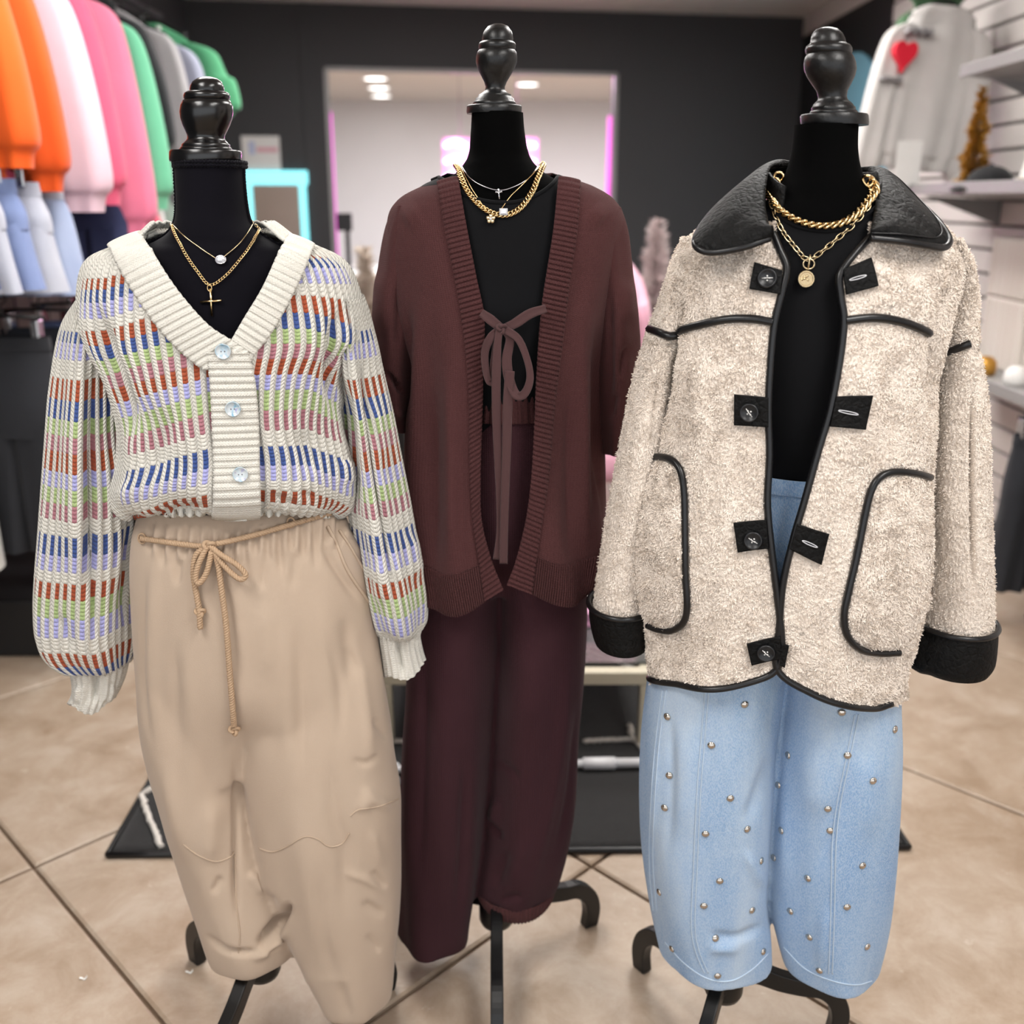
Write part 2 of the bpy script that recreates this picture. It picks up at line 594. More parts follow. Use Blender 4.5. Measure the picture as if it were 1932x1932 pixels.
# ================================================================== THE SETTING
m_wall_dark = simple('charcoal_wall_paint', rgb(62, 62, 64), 0.75, var=0.06, nscale=3, bump=0.15, bscale=180)
m_black = simple('black_paint', rgb(22, 22, 24), 0.55, var=0.1)
m_white_wall = simple('white_wall_paint', rgb(226, 226, 228), 0.7, var=0.03, nscale=3)
m_ceiling = simple('white_ceiling', rgb(214, 209, 203), 0.85, var=0.03, nscale=6)
m_white = simple('white_laminate', rgb(232, 230, 227), 0.45, var=0.03)
m_slat = simple('white_slatwall', rgb(222, 216, 212), 0.5, var=0.05, nscale=4)
m_groove = simple('grey_slat_groove', rgb(120, 116, 114), 0.7)
m_grey_metal = simple('grey_painted_metal', rgb(150, 148, 147), 0.4, var=0.05)
m_chrome = NT('chrome').fin(rgb(210, 210, 212), 0.18, 1.0)
m_blackplastic = simple('black_plastic', rgb(16, 16, 18), 0.35, var=0.1)

# concrete tiles
t = NT('stained_concrete_tile')
oc = t.coord('Object')
n1 = t.noise(1.7, 8, 0.65, oc, 0.6)
n2 = t.noise(7.0, 9, 0.7, oc, 0.4)
n3 = t.noise(60, 4, 0.6, oc)
c1 = t.ramp(n1, [(0.28, rgb(156, 132, 108)), (0.45, rgb(178, 156, 134)), (0.6, rgb(190, 171, 152)), (0.75, rgb(204, 190, 174))])
c2 = t.ramp(n2, [(0.3, rgb(142, 114, 86)), (0.5, rgb(182, 160, 138)), (0.7, rgb(212, 198, 182))])
cc = t.mix(0.55, c1, c2)
spk = t.ramp(t.noise(22, 5, 0.6, oc), [(0.66, (0, 0, 0, 1)), (0.74, (1, 1, 1, 1))])
cc = t.mix(t.math('MULTIPLY', spk, 0.45), cc, rgb(232, 222, 210))
obi = t.n('ShaderNodeObjectInfo')
cc = t.mix(t.math('MULTIPLY', obi.outputs['Random'], 0.18), cc, rgb(166, 144, 120))
hsv = t.n('ShaderNodeHueSaturation'); hsv.inputs['Saturation'].default_value = .95; hsv.inputs['Value'].default_value = .86; t.L(cc, hsv.inputs['Color']); cc = hsv.outputs[0]
rr = t.ramp(n2, [(0.3, (0.28,) * 3 + (1,)), (0.7, (0.5,) * 3 + (1,))])
m_tile = t.fin(cc, rr, 0.0, t.bump(t.math('ADD', n3, n2), 0.12, 0.002), spec=0.4)
m_joint = simple('tile_joint_mortar', rgb(120, 100, 82), 0.9)

floor = tag(box('floor', -4.5, 4.5, -3.0, 15.0, -0.12, -0.012, m_joint), kind='structure')
TH, SP = R(46), 0.915
e1 = np.array([math.cos(TH), math.sin(TH)]); e2 = np.array([math.cos(-TH), math.sin(-TH)])
nA = np.array([-math.sin(TH), math.cos(TH)]); nB = np.array([math.sin(TH), math.cos(TH)])
Mab = np.stack([nA, nB])
Minv = np.linalg.inv(Mab)
big = MB(); nbig = 0
tn = 0
g = 0.0042
for i in range(-8, 14):
    for j in range(-8, 14):
        a0, a1 = 1.255 + 0.908 * i + g, 1.255 + 0.908 * (i + 1) - g
        b0, b1 = 0.60 + 0.915 * j + g, 0.60 + 0.915 * (j + 1) - g
        q = [Minv @ np.array(v) for v in ((a0, b0), (a0, b1), (a1, b1), (a1, b0))]
        c = np.mean(q, 0)
        if not (-4.3 < c[0] < 4.3 and -2.6 < c[1] < 14.6): continue
        if c[1] > 7.9 or c[1] < 0.2 or abs(c[0]) > 0.62 * c[1] + 1.0:
            V = [(p[0], p[1], 0.0) for p in q]
            big.add(V, [(0, 3, 2, 1) if np.cross(q[1] - q[0], q[3] - q[0]) < 0 else (0, 1, 2, 3)])
            continue
        bv = 0.006
        qi = [p + (c - p) / np.linalg.norm(c - p) * bv * 1.4 for p in q]
        V = [(p[0], p[1], -0.012) for p in q] + [(p[0], p[1], -0.004) for p in q] + [(p[0], p[1], 0.0) for p in qi]
        Fq = [(8, 9, 10, 11)] + [(k, (k + 1) % 4, 4 + (k + 1) % 4, 4 + k) for k in range(4)] + [(4 + k, 4 + (k + 1) % 4, 8 + (k + 1) % 4, 8 + k) for k in range(4)]
        if np.cross(q[1] - q[0], q[3] - q[0]) < 0: Fq = [f[::-1] for f in Fq]
        mesh_obj('tile', V, Fq, m_tile, floor, smooth=False)
tag(big.obj('far_tiles', m_tile, floor, smooth=False), kind='stuff')

ceiling = tag(box('ceiling', -4.5, 4.5, -3.0, 15.0, CEIL, CEIL + 0.1, m_ceiling), kind='structure')
LWX, RWX = -2.05, 2.03
tag(box('wall_left', LWX - 0.1, LWX, -0.3, 7.2, 0, CEIL, m_wall_dark), kind='structure')
wr = tag(box('wall_right', RWX + 0.02, RWX + 0.12, -0.3, 7.9, 0, 2.53, m_groove), kind='structure')
tag(box('trim_1', RWX - 0.01, RWX + 0.12, -0.3, 7.9, 2.53, CEIL, m_ceiling), kind='structure')
box('black_panel', RWX, RWX + 0.02, 6.0, 7.9, 0, 2.53, m_black, wr)
z = 0.15
while z < 2.5:
    box('slat', RWX - 0.004, RWX + 0.02, 0.6, 5.98, z, min(z + 0.088, 2.53), m_slat, wr, bev=0.003, seg=1)
    z += 0.1
tag(box('baseboard_right', RWX - 0.035, RWX + 0.02, 0.2, 7.8, 0, 0.14, m_black), kind='structure')
tag(box('baseboard_left', LWX, LWX + 0.02, 0.2, 7.1, 0, 0.12, m_black), kind='structure')
# blue arch painted panel on the black part of the right wall
m_blue = simple('pale_blue_paint', rgb(130, 190, 214), 0.7, var=0.04)
yc, rad, ztop = 6.62, 0.78, 2.28
pr = [(yc - rad, 0.15)] + [(yc - rad * math.cos(a), ztop - rad + rad * math.sin(a)) for a in np.linspace(0, math.pi, 24)] + [(yc + rad, 0.15)]
n = len(pr)
V = [(RWX - 0.012, y, z) for y, z in pr] + [(RWX, y, z) for y, z in pr]
arch_me = bpy.data.meshes.new('arch_panel')
arch_me.from_pydata(V, [], [tuple(range(n))] + [(i, (i + 1) % n, n + (i + 1) % n, n + i) for i in range(n)])
arch_me.materials.append(m_blue)
arch = bpy.data.objects.new('arch_panel', arch_me); col.objects.link(arch)
adopt(arch, wr)

# back wall with its wide opening
WA = math.atan(0.166); wc, ws = math.cos(WA), math.sin(WA)
def wl(x, d, z):   # wall-frame (metres along the wall from X=0, in front of it) -> world
    return (x * wc + d * ws, 7.43 + x * ws - d * wc, z)
def wbox(mb, x0, x1, d0, d1, z0, z1):
    V = [wl(x, d, z) for z in (z0, z1) for (x, d) in ((x0, d1), (x1, d1), (x1, d0), (x0, d0))]
    return mb.add(V, [(0, 3, 2, 1), (4, 5, 6, 7), (0, 1, 5, 4), (1, 2, 6, 5), (2, 3, 7, 6), (3, 0, 4, 7)])
ox0, ox1, oz0, oz1 = -1.235, 0.725, 0.35, 2.262
mb = MB()
wbox(mb, -2.15, ox0, -0.14, 0, 0, CEIL); wbox(mb, ox1, 2.2, -0.14, 0, 0, CEIL)
wbox(mb, ox0, ox1, -0.14, 0, oz1, CEIL); wbox(mb, ox0, ox1, -0.14, 0, 0, oz0)
wbk = tag(mb.obj('wall_back', m_wall_dark, smooth=False), kind='structure')
for x0, x1 in ((-1.39, -1.33),):     # flat pilaster strip left of the opening
    wbox(MB(), x0, x1, 0, 0.012, 0, CEIL).obj('strip', m_wall_dark, wbk, smooth=False)
m_led = noemit(NT('magenta_led_strip').fin(rgb(214, 60, 190), 0.4, emit=rgb(226, 90, 205), es=1.1))
trim = MB()
wbox(trim, ox0 - 0.012, ox0 + 0.02, -0.02, 0.01, oz0, oz1); wbox(trim, ox1 - 0.02, ox1 + 0.012, -0.02, 0.01, oz0, oz1)
wbox(trim, ox0, ox1, -0.02, 0.01, oz1 - 0.012, oz1 + 0.012)
tag(trim.obj('window_1', m_grey_metal, smooth=False), kind='structure')
led = MB()
wbox(led, ox0 + 0.02, ox0 + 0.03, -0.1, -0.03, oz0, 2.0); wbox(led, ox1 - 0.03, ox1 - 0.02, -0.1, -0.03, oz0, 2.0)
tag(led.obj('trim_2', m_led, smooth=False), kind='structure')
# room beyond the opening
tag(box('wall_far', -4.4, 4.4, 14.0, 14.1, 0, CEIL, m_white_wall), kind='structure')
tag(box('wall_far_left', -4.4, -4.3, 7.2, 14.0, 0, CEIL, m_white_wall), kind='structure')
tag(box('wall_far_right', 4.3, 4.4, 8.3, 14.0, 0, CEIL, m_white_wall), kind='structure')
m_can = noemit(NT('lit_downlight_lens').fin(rgb(255, 252, 245), 0.5, emit=(1, 0.98, 0.95, 1), es=4.0))
for k, (px, py) in enumerate(((708, 147), (715, 165), (719, 180), (995, 158))):
    a = math.atan((966 - py) / FPX) - PITCH
    Y = (CEIL - CAMZ) / math.tan(a)
    P = at(px, py, Y)
    d = empty('downlight', (P[0], P[1], CEIL), ['round recessed ceiling downlight nearest the opening in back room', 'middle of the three downlights in a row in back room', 'farthest of the three downlights in a row in back room', 'lone recessed downlight on the right in back room'][k], 'light', 'downlights in the back room')
    MB().lathe([(0.15, CEIL - 0.012), (0.15, CEIL), (0.12, CEIL), (0.12, CEIL - 0.012), (0.15, CEIL - 0.012)], (P[0], P[1], 0), 20).obj('ring', m_white, d)
    MB().lathe([(0.0, CEIL - 0.006), (0.12, CEIL - 0.006)], (P[0], P[1], 0), 20).obj('lens', m_can, d)
# ceiling troffers over the sales floor (above the frame, they light the shop)
m_diff = noemit(NT('troffer_diffuser').fin(rgb(250, 248, 244), 0.5, emit=(1, 0.97, 0.92, 1), es=3.0))
for k, (x, y) in enumerate(LAMPS):
    f = empty('ceiling_light', (x, y, CEIL), ['white ceiling light panel over the front left of the shop', 'white ceiling light panel over the front right of the shop', 'white ceiling light panel above the left rack', 'white ceiling light panel above the right shelves', 'white ceiling light panel near the back left wall', 'white ceiling light panel near the back right wall'][k], 'light', 'ceiling light panels')
    mbf = MB()
    for (a0, a1, b0, b1) in ((-.32, -.29, -.6, .6), (.29, .32, -.6, .6), (-.29, .29, -.6, -.575), (-.29, .29, .575, .6)):
        mbf.box(x + a0, x + a1, y + b0, y + b1, CEIL - 0.06, CEIL)
    mbf.obj('frame', m_white, f, smooth=False)
    box('diffuser', x - .29, x + .29, y - .575, y + .575, CEIL - 0.045, CEIL - 0.03, m_diff, f)

# ================================================================== BACKGROUND FURNITURE
# rug
t = NT('black_rug_pile')
m_rug = t.fin(t.mix(t.noise(90, 3), rgb(16, 16, 17), rgb(40, 39, 39)), 0.95, normal=t.bump(t.noise(420, 2), 0.7, 0.004), sheen=0.1)
m_rugline = simple('cream_rug_yarn', rgb(214, 208, 200), 0.95, bump=0.8, bscale=300, bdist=0.003)
rug = empty('area_rug', (0, 2.9, 0), 'black area rug with thin cream lattice lines under the low table', 'rug')
ga, gb = np.array([-0.930, 2.022]), np.array([0.924, 2.052])
gd = np.array([-0.028, 1.0])
def rp(u, v, z):   # u across 0..1, v metres back
    p = ga + (gb - ga) * u + gd * v
    return (p[0], p[1], z)
RL = 1.75
nu_, nv_ = 60, 50
P = np.array([[rp(u, v, 0.009 + 0.0012 * noise.noise(Vector((u * 40, v * 20, 0)))) for u in np.linspace(0, 1, nu_)] for v in np.linspace(0, RL, nv_)])
grid_obj('pile', P, m_rug, rug, thick=0.007, toff=-1)
eb = [rp(0, 0, .007), rp(1, 0, .007), rp(1, RL, .007), rp(0, RL, .007)]
MB().tube(spline(np.array([eb[0], np.array(eb[0]) * .5 + np.array(eb[1]) * .5, eb[1]]), 20), 0.0075, 8).tube([eb[1], eb[2]], 0.0075, 8).tube([eb[2], eb[3]], 0.0075, 8).tube([eb[3], eb[0]], 0.0075, 8).obj('binding', m_blackplastic, rug)
def line(u0, v0, u1, v1):
    k = 40
    P = np.array([rp(u0 + (u1 - u0) * s, v0 + (v1 - v0) * s, 0.0125 + 0.002 * random.random()) for s in np.linspace(0, 1, k)])
    P[:, 0] += rng.normal(0, 0.0022, k); P[:, 1] += rng.normal(0, 0.0022, k)
    MB().tube(P, 0.006 + 0.002 * rng.random(k), 6).obj('yarn_line', m_rugline, rug)
def rpx(px, py):
    d = at(px, py, 1.0) - _C
    p = (_C + d * (-_C[2] / d[2]))[:2] - ga
    M2 = np.stack([gb - ga, gd], 1)
    return np.linalg.solve(M2, p)
for (a, b) in (((305, 1607), (268, 1510)), ((268, 1510), (310, 1478)), ((310, 1478), (420, 1415)), ((1102, 1406), (1195, 1402)), ((1195, 1402), (1235, 1440)), ((1195, 1402), (1186, 1375)), ((735, 1407), (830, 1404)), ((700, 1380), (735, 1407)), ((1235, 1440), (1330, 1607))):
    line(*rpx(*a), *rpx(*b))
for k in range(3):
    line(0.15 + 0.3 * k, 0.9, 0.3 + 0.3 * k, 1.15); line(0.3 + 0.3 * k, 1.15, 0.45 + 0.3 * k, 0.9); line(0.3 + 0.3 * k, 1.15, 0.3 + 0.3 * k, 1.6)

# low metal display table on the rug
m_beige = simple('beige_metal_tube', rgb(196, 188, 166), 0.4, var=0.05)
m_glass = NT('table_glass').fin(rgb(235, 240, 238), 0.05, trans=0.9, spec=0.5)
tbl = empty('display_table', (0.01, 2.9, 0.012), 'low beige metal tube display table with glass top on the black rug', 'table')
tx0, tx1, ty0, ty1, tz = -0.345, 0.365, 2.52, 3.3, 0.235
for x in (tx0, tx1):
    for y in (ty0, ty1):
        box('leg', x - .019, x + .019, y - .019, y + .019, 0.0135, tz - .038, m_beige, tbl, bev=0.004)
for y in (ty0, ty1):
    box('rail', tx0 - .019, tx1 + .019, y - .019, y + .019, tz - .038, tz, m_beige, tbl, bev=0.004)
for x in (tx0, 0.01, tx1):
    box('rail', x - .019, x + .019, ty0 + .0195, ty1 - .0195, tz - .038, tz, m_beige, tbl, bev=0.004)
box('glass_top', tx0 - .01, tx1 + .01, ty0 + .03, ty1 + .01, tz + .0005, tz + .007, m_glass, tbl)
m_pink = simple('pink_knit', rgb(214, 160, 190), 0.85, bump=0.4, bscale=300)
m_red = simple('red_fabric', rgb(196, 52, 74), 0.85)
def folded(name, x0, x1, y0, y1, z0, h, mat, label, layers=3, extra=None):
    e = empty(name, ((x0 + x1) / 2, (y0 + y1) / 2, z0), label, 'clothing', 'folded knits on the low table')
    for k in range(layers):
        dz = h / layers
        o = box('fold', x0 + .004 * (k % 2), x1 - .006 * (k % 2), y0 + .005 * (k % 2), y1, z0 + k * dz + .0004, z0 + (k + 1) * dz, mat, e, bev=dz * .42, seg=3)
    return e
e = folded('folded_sweater', 0.10, 0.35, 2.78, 3.2, tz + .0075, 0.05, m_pink, 'folded pink sweater with white lattice lines on the low table')
for (a, b) in (((0.12, 2.8), (0.33, 3.0)), ((0.12, 3.0), (0.33, 2.8)), ((0.22, 2.9), (0.22, 3.18))):
    MB().tube([(a[0], a[1], tz + .0585), ((a[0] + b[0]) / 2, (a[1] + b[1]) / 2, tz + .0585), (b[0], b[1], tz + .0585)], 0.006, 6).obj('stripe', m_white, e)
folded('folded_shirt', -0.18, 0.07, 2.8, 3.2, tz + .0075, 0.09, m_red, 'folded red shirt stack on the low table behind the brown trousers', 4)
folded('folded_shirt', -0.33, -0.2, 2.7, 3.1, tz + .0075, 0.06, m_pink, 'folded pink shirt on the left end of the low table', 3)
# white telescoping rod lying on the rug
m_rod = simple('white_plastic_rod', rgb(228, 228, 230), 0.35, var=0.02)
ry = 2.39
rod = empty('telescoping_rod', (0.0, ry, 0.03), 'white telescoping rod lying on the rug in front of the low table', 'rod')
MB().tube([(-0.35, ry - .035, 0.027), (0.19, ry - .003, 0.027)], 0.0105, 12).obj('thin_tube', m_rod, rod)
MB().tube([(0.27, ry, 0.027), (0.62, ry + .01, 0.027)], 0.0125, 12).obj('wide_tube', m_rod, rod)
MB().tube([(0.188, ry - .003, 0.027), (0.272, ry, 0.027)], 0.016, 12).obj('collar', m_rod, rod)
for k, (px, py) in enumerate(((741, 1462), (741, 1489))):
    d = at(px, py, 1.0) - _C; q = _C + d * (-_C[2] / d[2])
    b = empty('rod_bracket', (q[0], q[1], 0.02), ['white plastic rod bracket on the rug, the farther of two', 'white plastic rod bracket on the rug, the nearer of two'][k], 'bracket', 'rod brackets')
    MB().tube([(q[0] - .02, q[1], .028), (q[0] - .005, q[1], .036), (q[0] + .012, q[1], .03), (q[0] + .014, q[1], .018)], 0.007, 8).obj('clip', m_rod, b)
    MB().lathe([(0, .0135), (.018, .0135), (.018, .021), (0, .021)], (q[0] - .015, q[1], 0), 14).obj('base', m_rod, b)

# checkout counter, monitor
cnt = empty('checkout_counter', (-1.05, 6.0, 0), 'white checkout counter below the bright opening', 'counter')
box('counter_top', -1.38, -0.55, 5.6, 6.5, 0.985, 1.06, m_white, cnt, bev=0.005)
box('counter_body', -1.34, -0.6, 5.66, 6.46, 0.0, 0.984, m_black, cnt)
scr = empty('monitor', (-1.08, 6.1, 1.061), 'dark checkout monitor standing on the white counter', 'monitor')
V0 = at(634, 402, 6.0); V1 = at(664, 436, 6.0)
box('screen', V0[0], V1[0], 6.0, 6.03, V1[2], V0[2], m_blackplastic, scr, bev=0.004)
box('stand', V0[0] + .04, V1[0] - .02, 6.035, 6.055, 1.07, V1[2] + .04, m_blackplastic, scr)
box('foot', V0[0] + .0, V1[0] + .0, 5.98, 6.1, 1.061, 1.069, m_blackplastic, scr)
# LED framed mirror on the back wall with printed sign above it
m_cyan = noemit(NT('cyan_led_border').fin(rgb(120, 225, 235), 0.4, emit=rgb(140, 232, 240), es=1.0))
m_panel = simple('warm_grey_mirror_face', rgb(168, 150, 138), 0.3, var=0.04, nscale=2)
lm = empty('led_mirror', wl(-1.6, 0.02, 1.0), 'tall cyan LED framed mirror on the charcoal back wall', 'mirror')
a0, a1 = -1.80, -1.385
zt = 1.63
def wpart(name, x0, x1, z0, z1, d0, d1, mat, par):
    return wbox(MB(), x0, x1, d0, d1, z0, z1).obj(name, mat, par, smooth=False)
wpart('mirror_face', a0 + .05, a1 - .06, 0.5, zt - .09, 0.004, 0.03, m_panel, lm)
wpart('light_border', a0, a1, zt - .09, zt, 0.004, 0.032, m_cyan, lm); wpart('light_border', a1 - .06, a1 - .015, 0.5, zt - .0905, 0.004, 0.032, m_cyan, lm); wpart('light_border', a0, a0 + .0495, 0.5, zt - .0905, 0.004, 0.032, m_cyan, lm)
sg = empty('printed_sign', wl(-1.68, 0.03, 1.65), 'white printed card sign above the cyan mirror', 'sign')
sx0, sx1 = -1.80, -1.555
wpart('card', sx0, sx1, 1.635, 1.845, 0.008, 0.014, m_white, sg)
m_pblue = simple('blue_print', rgb(190, 198, 226), 0.6); m_ppink = simple('pink_print', rgb(226, 170, 182), 0.6)
wpart('print', sx0 + .045, sx0 + .085, 1.73, 1.81, 0.0142, 0.0152, m_pblue, sg); wpart('print', sx0 + .095, sx1 - .015, 1.745, 1.775, 0.0142, 0.0152, m_ppink, sg)
# neon sign in the back room
m_neon = noemit(NT('magenta_neon').fin(rgb(255, 120, 225), 0.4, emit=(1.0, 0.25, 0.8, 1), es=14.0))
nb = at(868, 300, 8.6)
ns = empty('neon_sign', (nb[0], 8.6, nb[2] - .15), 'glowing magenta neon bars hanging in the back room', 'sign')
for dz in (.1, -.02, -.14):
    MB().tube(spline([(nb[0] - .12, 8.6, nb[2] + dz), (nb[0] - .02, 8.6, nb[2] + dz + .03), (nb[0] + .1, 8.6, nb[2] + dz - .03), (nb[0] + .22, 8.6, nb[2] + dz + .02), (nb[0] + .6, 8.6, nb[2] + dz)], 60), 0.013, 8).obj('tube', m_neon, ns)
box('acrylic_back', nb[0] - .14, nb[0] + .62, 8.62, 8.63, nb[2] - .2, nb[2] + .16, m_white, ns)
for q in (0.0, .45):
    MB().tube([(nb[0] + q, 8.625, nb[2] + .16), (nb[0] + q, 8.625, CEIL)], 0.003, 6).obj('cord', m_grey_metal, ns)

# flocked little trees
def flock_tree(name, base, h, rad, mat, mtrunk, label, group, n=900, leafw=0.012, leafl=0.05):
    e = empty(name, base, label, 'tree', group)
    x, y, z = base
    MB().tube([(x, y, z), (x, y, z + h * .5), (x, y, z + h * .97)], [0.012, .008, .003], 8).obj('trunk', mtrunk, e)
    MB().lathe([(0, 0), (.05, 0), (.05, .02), (0.02, .03), (0, .03)], (x, y, z), 16).obj('stand', mtrunk, e)
    mb = MB()
    for k in range(n):
        s = random.random() ** 0.7
        zz = z + h * (0.08 + 0.92 * (1 - s))
        r = rad * s * (0.75 + 0.25 * math.sin(zz * 60)) * (0.4 + 0.6 * random.random())
        a = random.random() * 6.283
        p = np.array([x + r * math.cos(a), y + r * math.sin(a), zz])
        d = np.array([math.cos(a), math.sin(a), 0.25 + 0.5 * random.random() - s * .4]); d /= np.linalg.norm(d)
        w = np.cross(d, rng.normal(size=3)); w /= np.linalg.norm(w) + 1e-9
        L = leafl * (0.6 + 0.6 * random.random())
        u = np.cross(d, w)
        mb.add([p - w * leafw, p + w * leafw, p + d * L, p + u * leafw], None, [(0, 1, 2), (1, 3, 2), (3, 0, 2)])
    tag(mb.obj('needles', mat, e, smooth=False), kind='stuff')
    return e
m_flock = simple('flocked_pink_needles', rgb(206, 190, 188), 0.95, var=0.15, nscale=60)
m_flockb = simple('flocked_beige_needles', rgb(204, 190, 176), 0.95, var=0.15, nscale=60)
m_bark = simple('brown_bark', rgb(90, 70, 55), 0.9)
m_gold = simple('gold_tinsel', rgb(190, 140, 60), 0.35, 0.6, var=0.25, nscale=120)
# side plinths that carry the trees
pl = box('display_plinth', 0.50, 0.98, 4.75, 5.25, 0.0, 0.72, m_white, bev=0.01)
tag(pl, 'white display plinth carrying the pink flocked tree', 'plinth')
b = at(1232, 640, 5.0)
flock_tree('flocked_tree', (b[0], 5.0, 0.7205), at(1230, 418, 5.0)[2] - 0.72, 0.13, m_flock, m_bark, 'flocked pale pink tabletop tree between the brown cardigan and the sherpa coat', 'flocked tabletop trees', 1500)
pl = box('display_plinth', -0.98, -0.62, 4.75, 5.2, 0.0, 0.60, m_black, bev=0.01)
tag(pl, 'black display plinth carrying the beige flocked tree', 'plinth')
b = at(692, 600, 5.0)
flock_tree('flocked_tree', (b[0], 5.0, 0.6005), at(694, 468, 5.0)[2] - 0.60, 0.12, m_flockb, m_bark, 'flocked beige tabletop tree left of the brown cardigan', 'flocked tabletop trees', 1300)
# pink bucket armchair seen behind the brown cardigan
m_velvetpink = simple('pink_velvet', rgb(226, 168, 188), 0.8, var=0.05, sheen=0.3)
pcx, pcy = at(1120, 600, 4.3)[0], 4.3
arm = empty('armchair', (pcx, pcy, 0), 'pink velvet tub armchair standing behind the brown cardigan', 'chair')
aa = np.linspace(R(-30), R(210), 40)
zs = np.linspace(0.22, 1, 14)
P = np.array([[(pcx + (0.17 + .13 * math.sin(min(1, (1 - q) * 1.25 + .15) * 1.5)) * math.cos(a), pcy + 0.27 * math.sin(a), 0.22 + (0.72 + 0.22 * max(0, math.sin(a)) - .22) * (q - .22) / .78 + .32 * (q - .22) / .78) for a in aa] for q in zs])
grid_obj('shell', P, m_velvetpink, arm, thick=0.05)
MB().lathe([(0, .32), (.2, .32), (.235, .35), (.235, .43), (.2, .46), (0, .465)], (pcx, pcy, 0), 28).obj('seat', m_velvetpink, arm)
for sx in (-1, 1):
    for sy in (-1, 1):
        MB().tube([(pcx + .15 * sx, pcy + .14 * sy, 0), (pcx + .12 * sx, pcy + .11 * sy, .33)], [.009, .014], 8).obj('leg', m_chrome, arm)

# two scraps of paper on the tiles
m_paper = simple('white_paper', rgb(240, 238, 232), .8, var=.03)
for k, (px, py) in enumerate(((357, 1836), (157, 1848))):
    d = at(px, py, 1.0) - _C; q = _C + d * (-_C[2] / d[2])
    C = spline([(q[0] - .007, q[1], .0035), (q[0] - .003, q[1] + .002, .001), (q[0] + .003, q[1] - .001, .0012), (q[0] + .007, q[1] + .003, .005)], 14)
    P = np.stack([C + np.array([.001, -.002, 0]), C, C + np.array([-.001, .0025, .0004])])
    tag(grid_obj('paper_scrap', P, m_paper, thick=.0004), ['tiny white paper scrap on the tiles beside the left form foot', 'tiny curled white paper scrap on the tiles at lower left'][k], 'paper scrap', 'paper scraps on the floor')
# ================================================================== HANGING CLOTHES, LEFT RACK
def cloth(name, c, var=0.08, rough=0.9, sheen=0.15, b=0.3, bs=350):
    return simple(name, c, rough, var=var, nscale=9, bump=b, bscale=bs, sheen=sheen)
m_rail = simple('black_rail', rgb(24, 24, 26), 0.4)
def ring_grid(rows, nu=40, folds=0.0, nf=5, seed=0, rz=0.0, pivot=(0, 0)):
    """rows: (cx, cy, z, half width, half depth)"""
    rows = np.array(rows, float)
    nv = len(rows) * 5
    k = np.linspace(0, len(rows) - 1, nv)
    A = _cr(rows, k)
    t = np.linspace(0, 2 * np.pi, nu, endpoint=False)
    c, s = np.cos(t), np.sin(t)
    P = np.zeros((nv, nu, 3))
    q = np.linspace(0, 1, nv)[:, None]
    f = folds * q ** 0.8 * (np.sin(nf * c * 2.2 + seed * 1.7 + q * 1.3) + 0.5 * np.sin(nf * 1.9 * c + seed + 2 * q))
    P[..., 0] = A[:, 0:1] + A[:, 3:4] * np.sign(c) * np.abs(c) ** 0.8
    P[..., 1] = A[:, 1:2] + (A[:, 4:5]) * np.sign(s) * np.abs(s) ** 0.7 + f
    P[..., 2] = A[:, 2:3]
    if rz:
        x, y = P[..., 0] - pivot[0], P[..., 1] - pivot[1]
        P[..., 0] = pivot[0] + x * math.cos(rz) - y * math.sin(rz)
        P[..., 1] = pivot[1] + x * math.sin(rz) + y * math.cos(rz)
    return P
def hanger(e, x, y, z, w, rz, mat, hook=0.09):
    c, s = math.cos(rz), math.sin(rz)
    pts = [(-w, -0.045), (-w * .5, -.005), (0, 0.02), (w * .5, -.005), (w, -0.045)]
    P = spline([(x + a * c, y + a * s, z + b) for a, b in pts], 20)
    mb = MB().tube(P, 0.008, 6)
    mb.tube(spline([(x, y, z + .02), (x, y, z + .04), (x + .012 * c, y + .012 * s, z + .055), (x + .02 * c, y + .02 * s, z + .072), (x, y, z + hook), (x - .02 * c, y - .02 * s, z + .075)], 24), 0.0028, 6)
    mb.obj('hanger', mat, e)
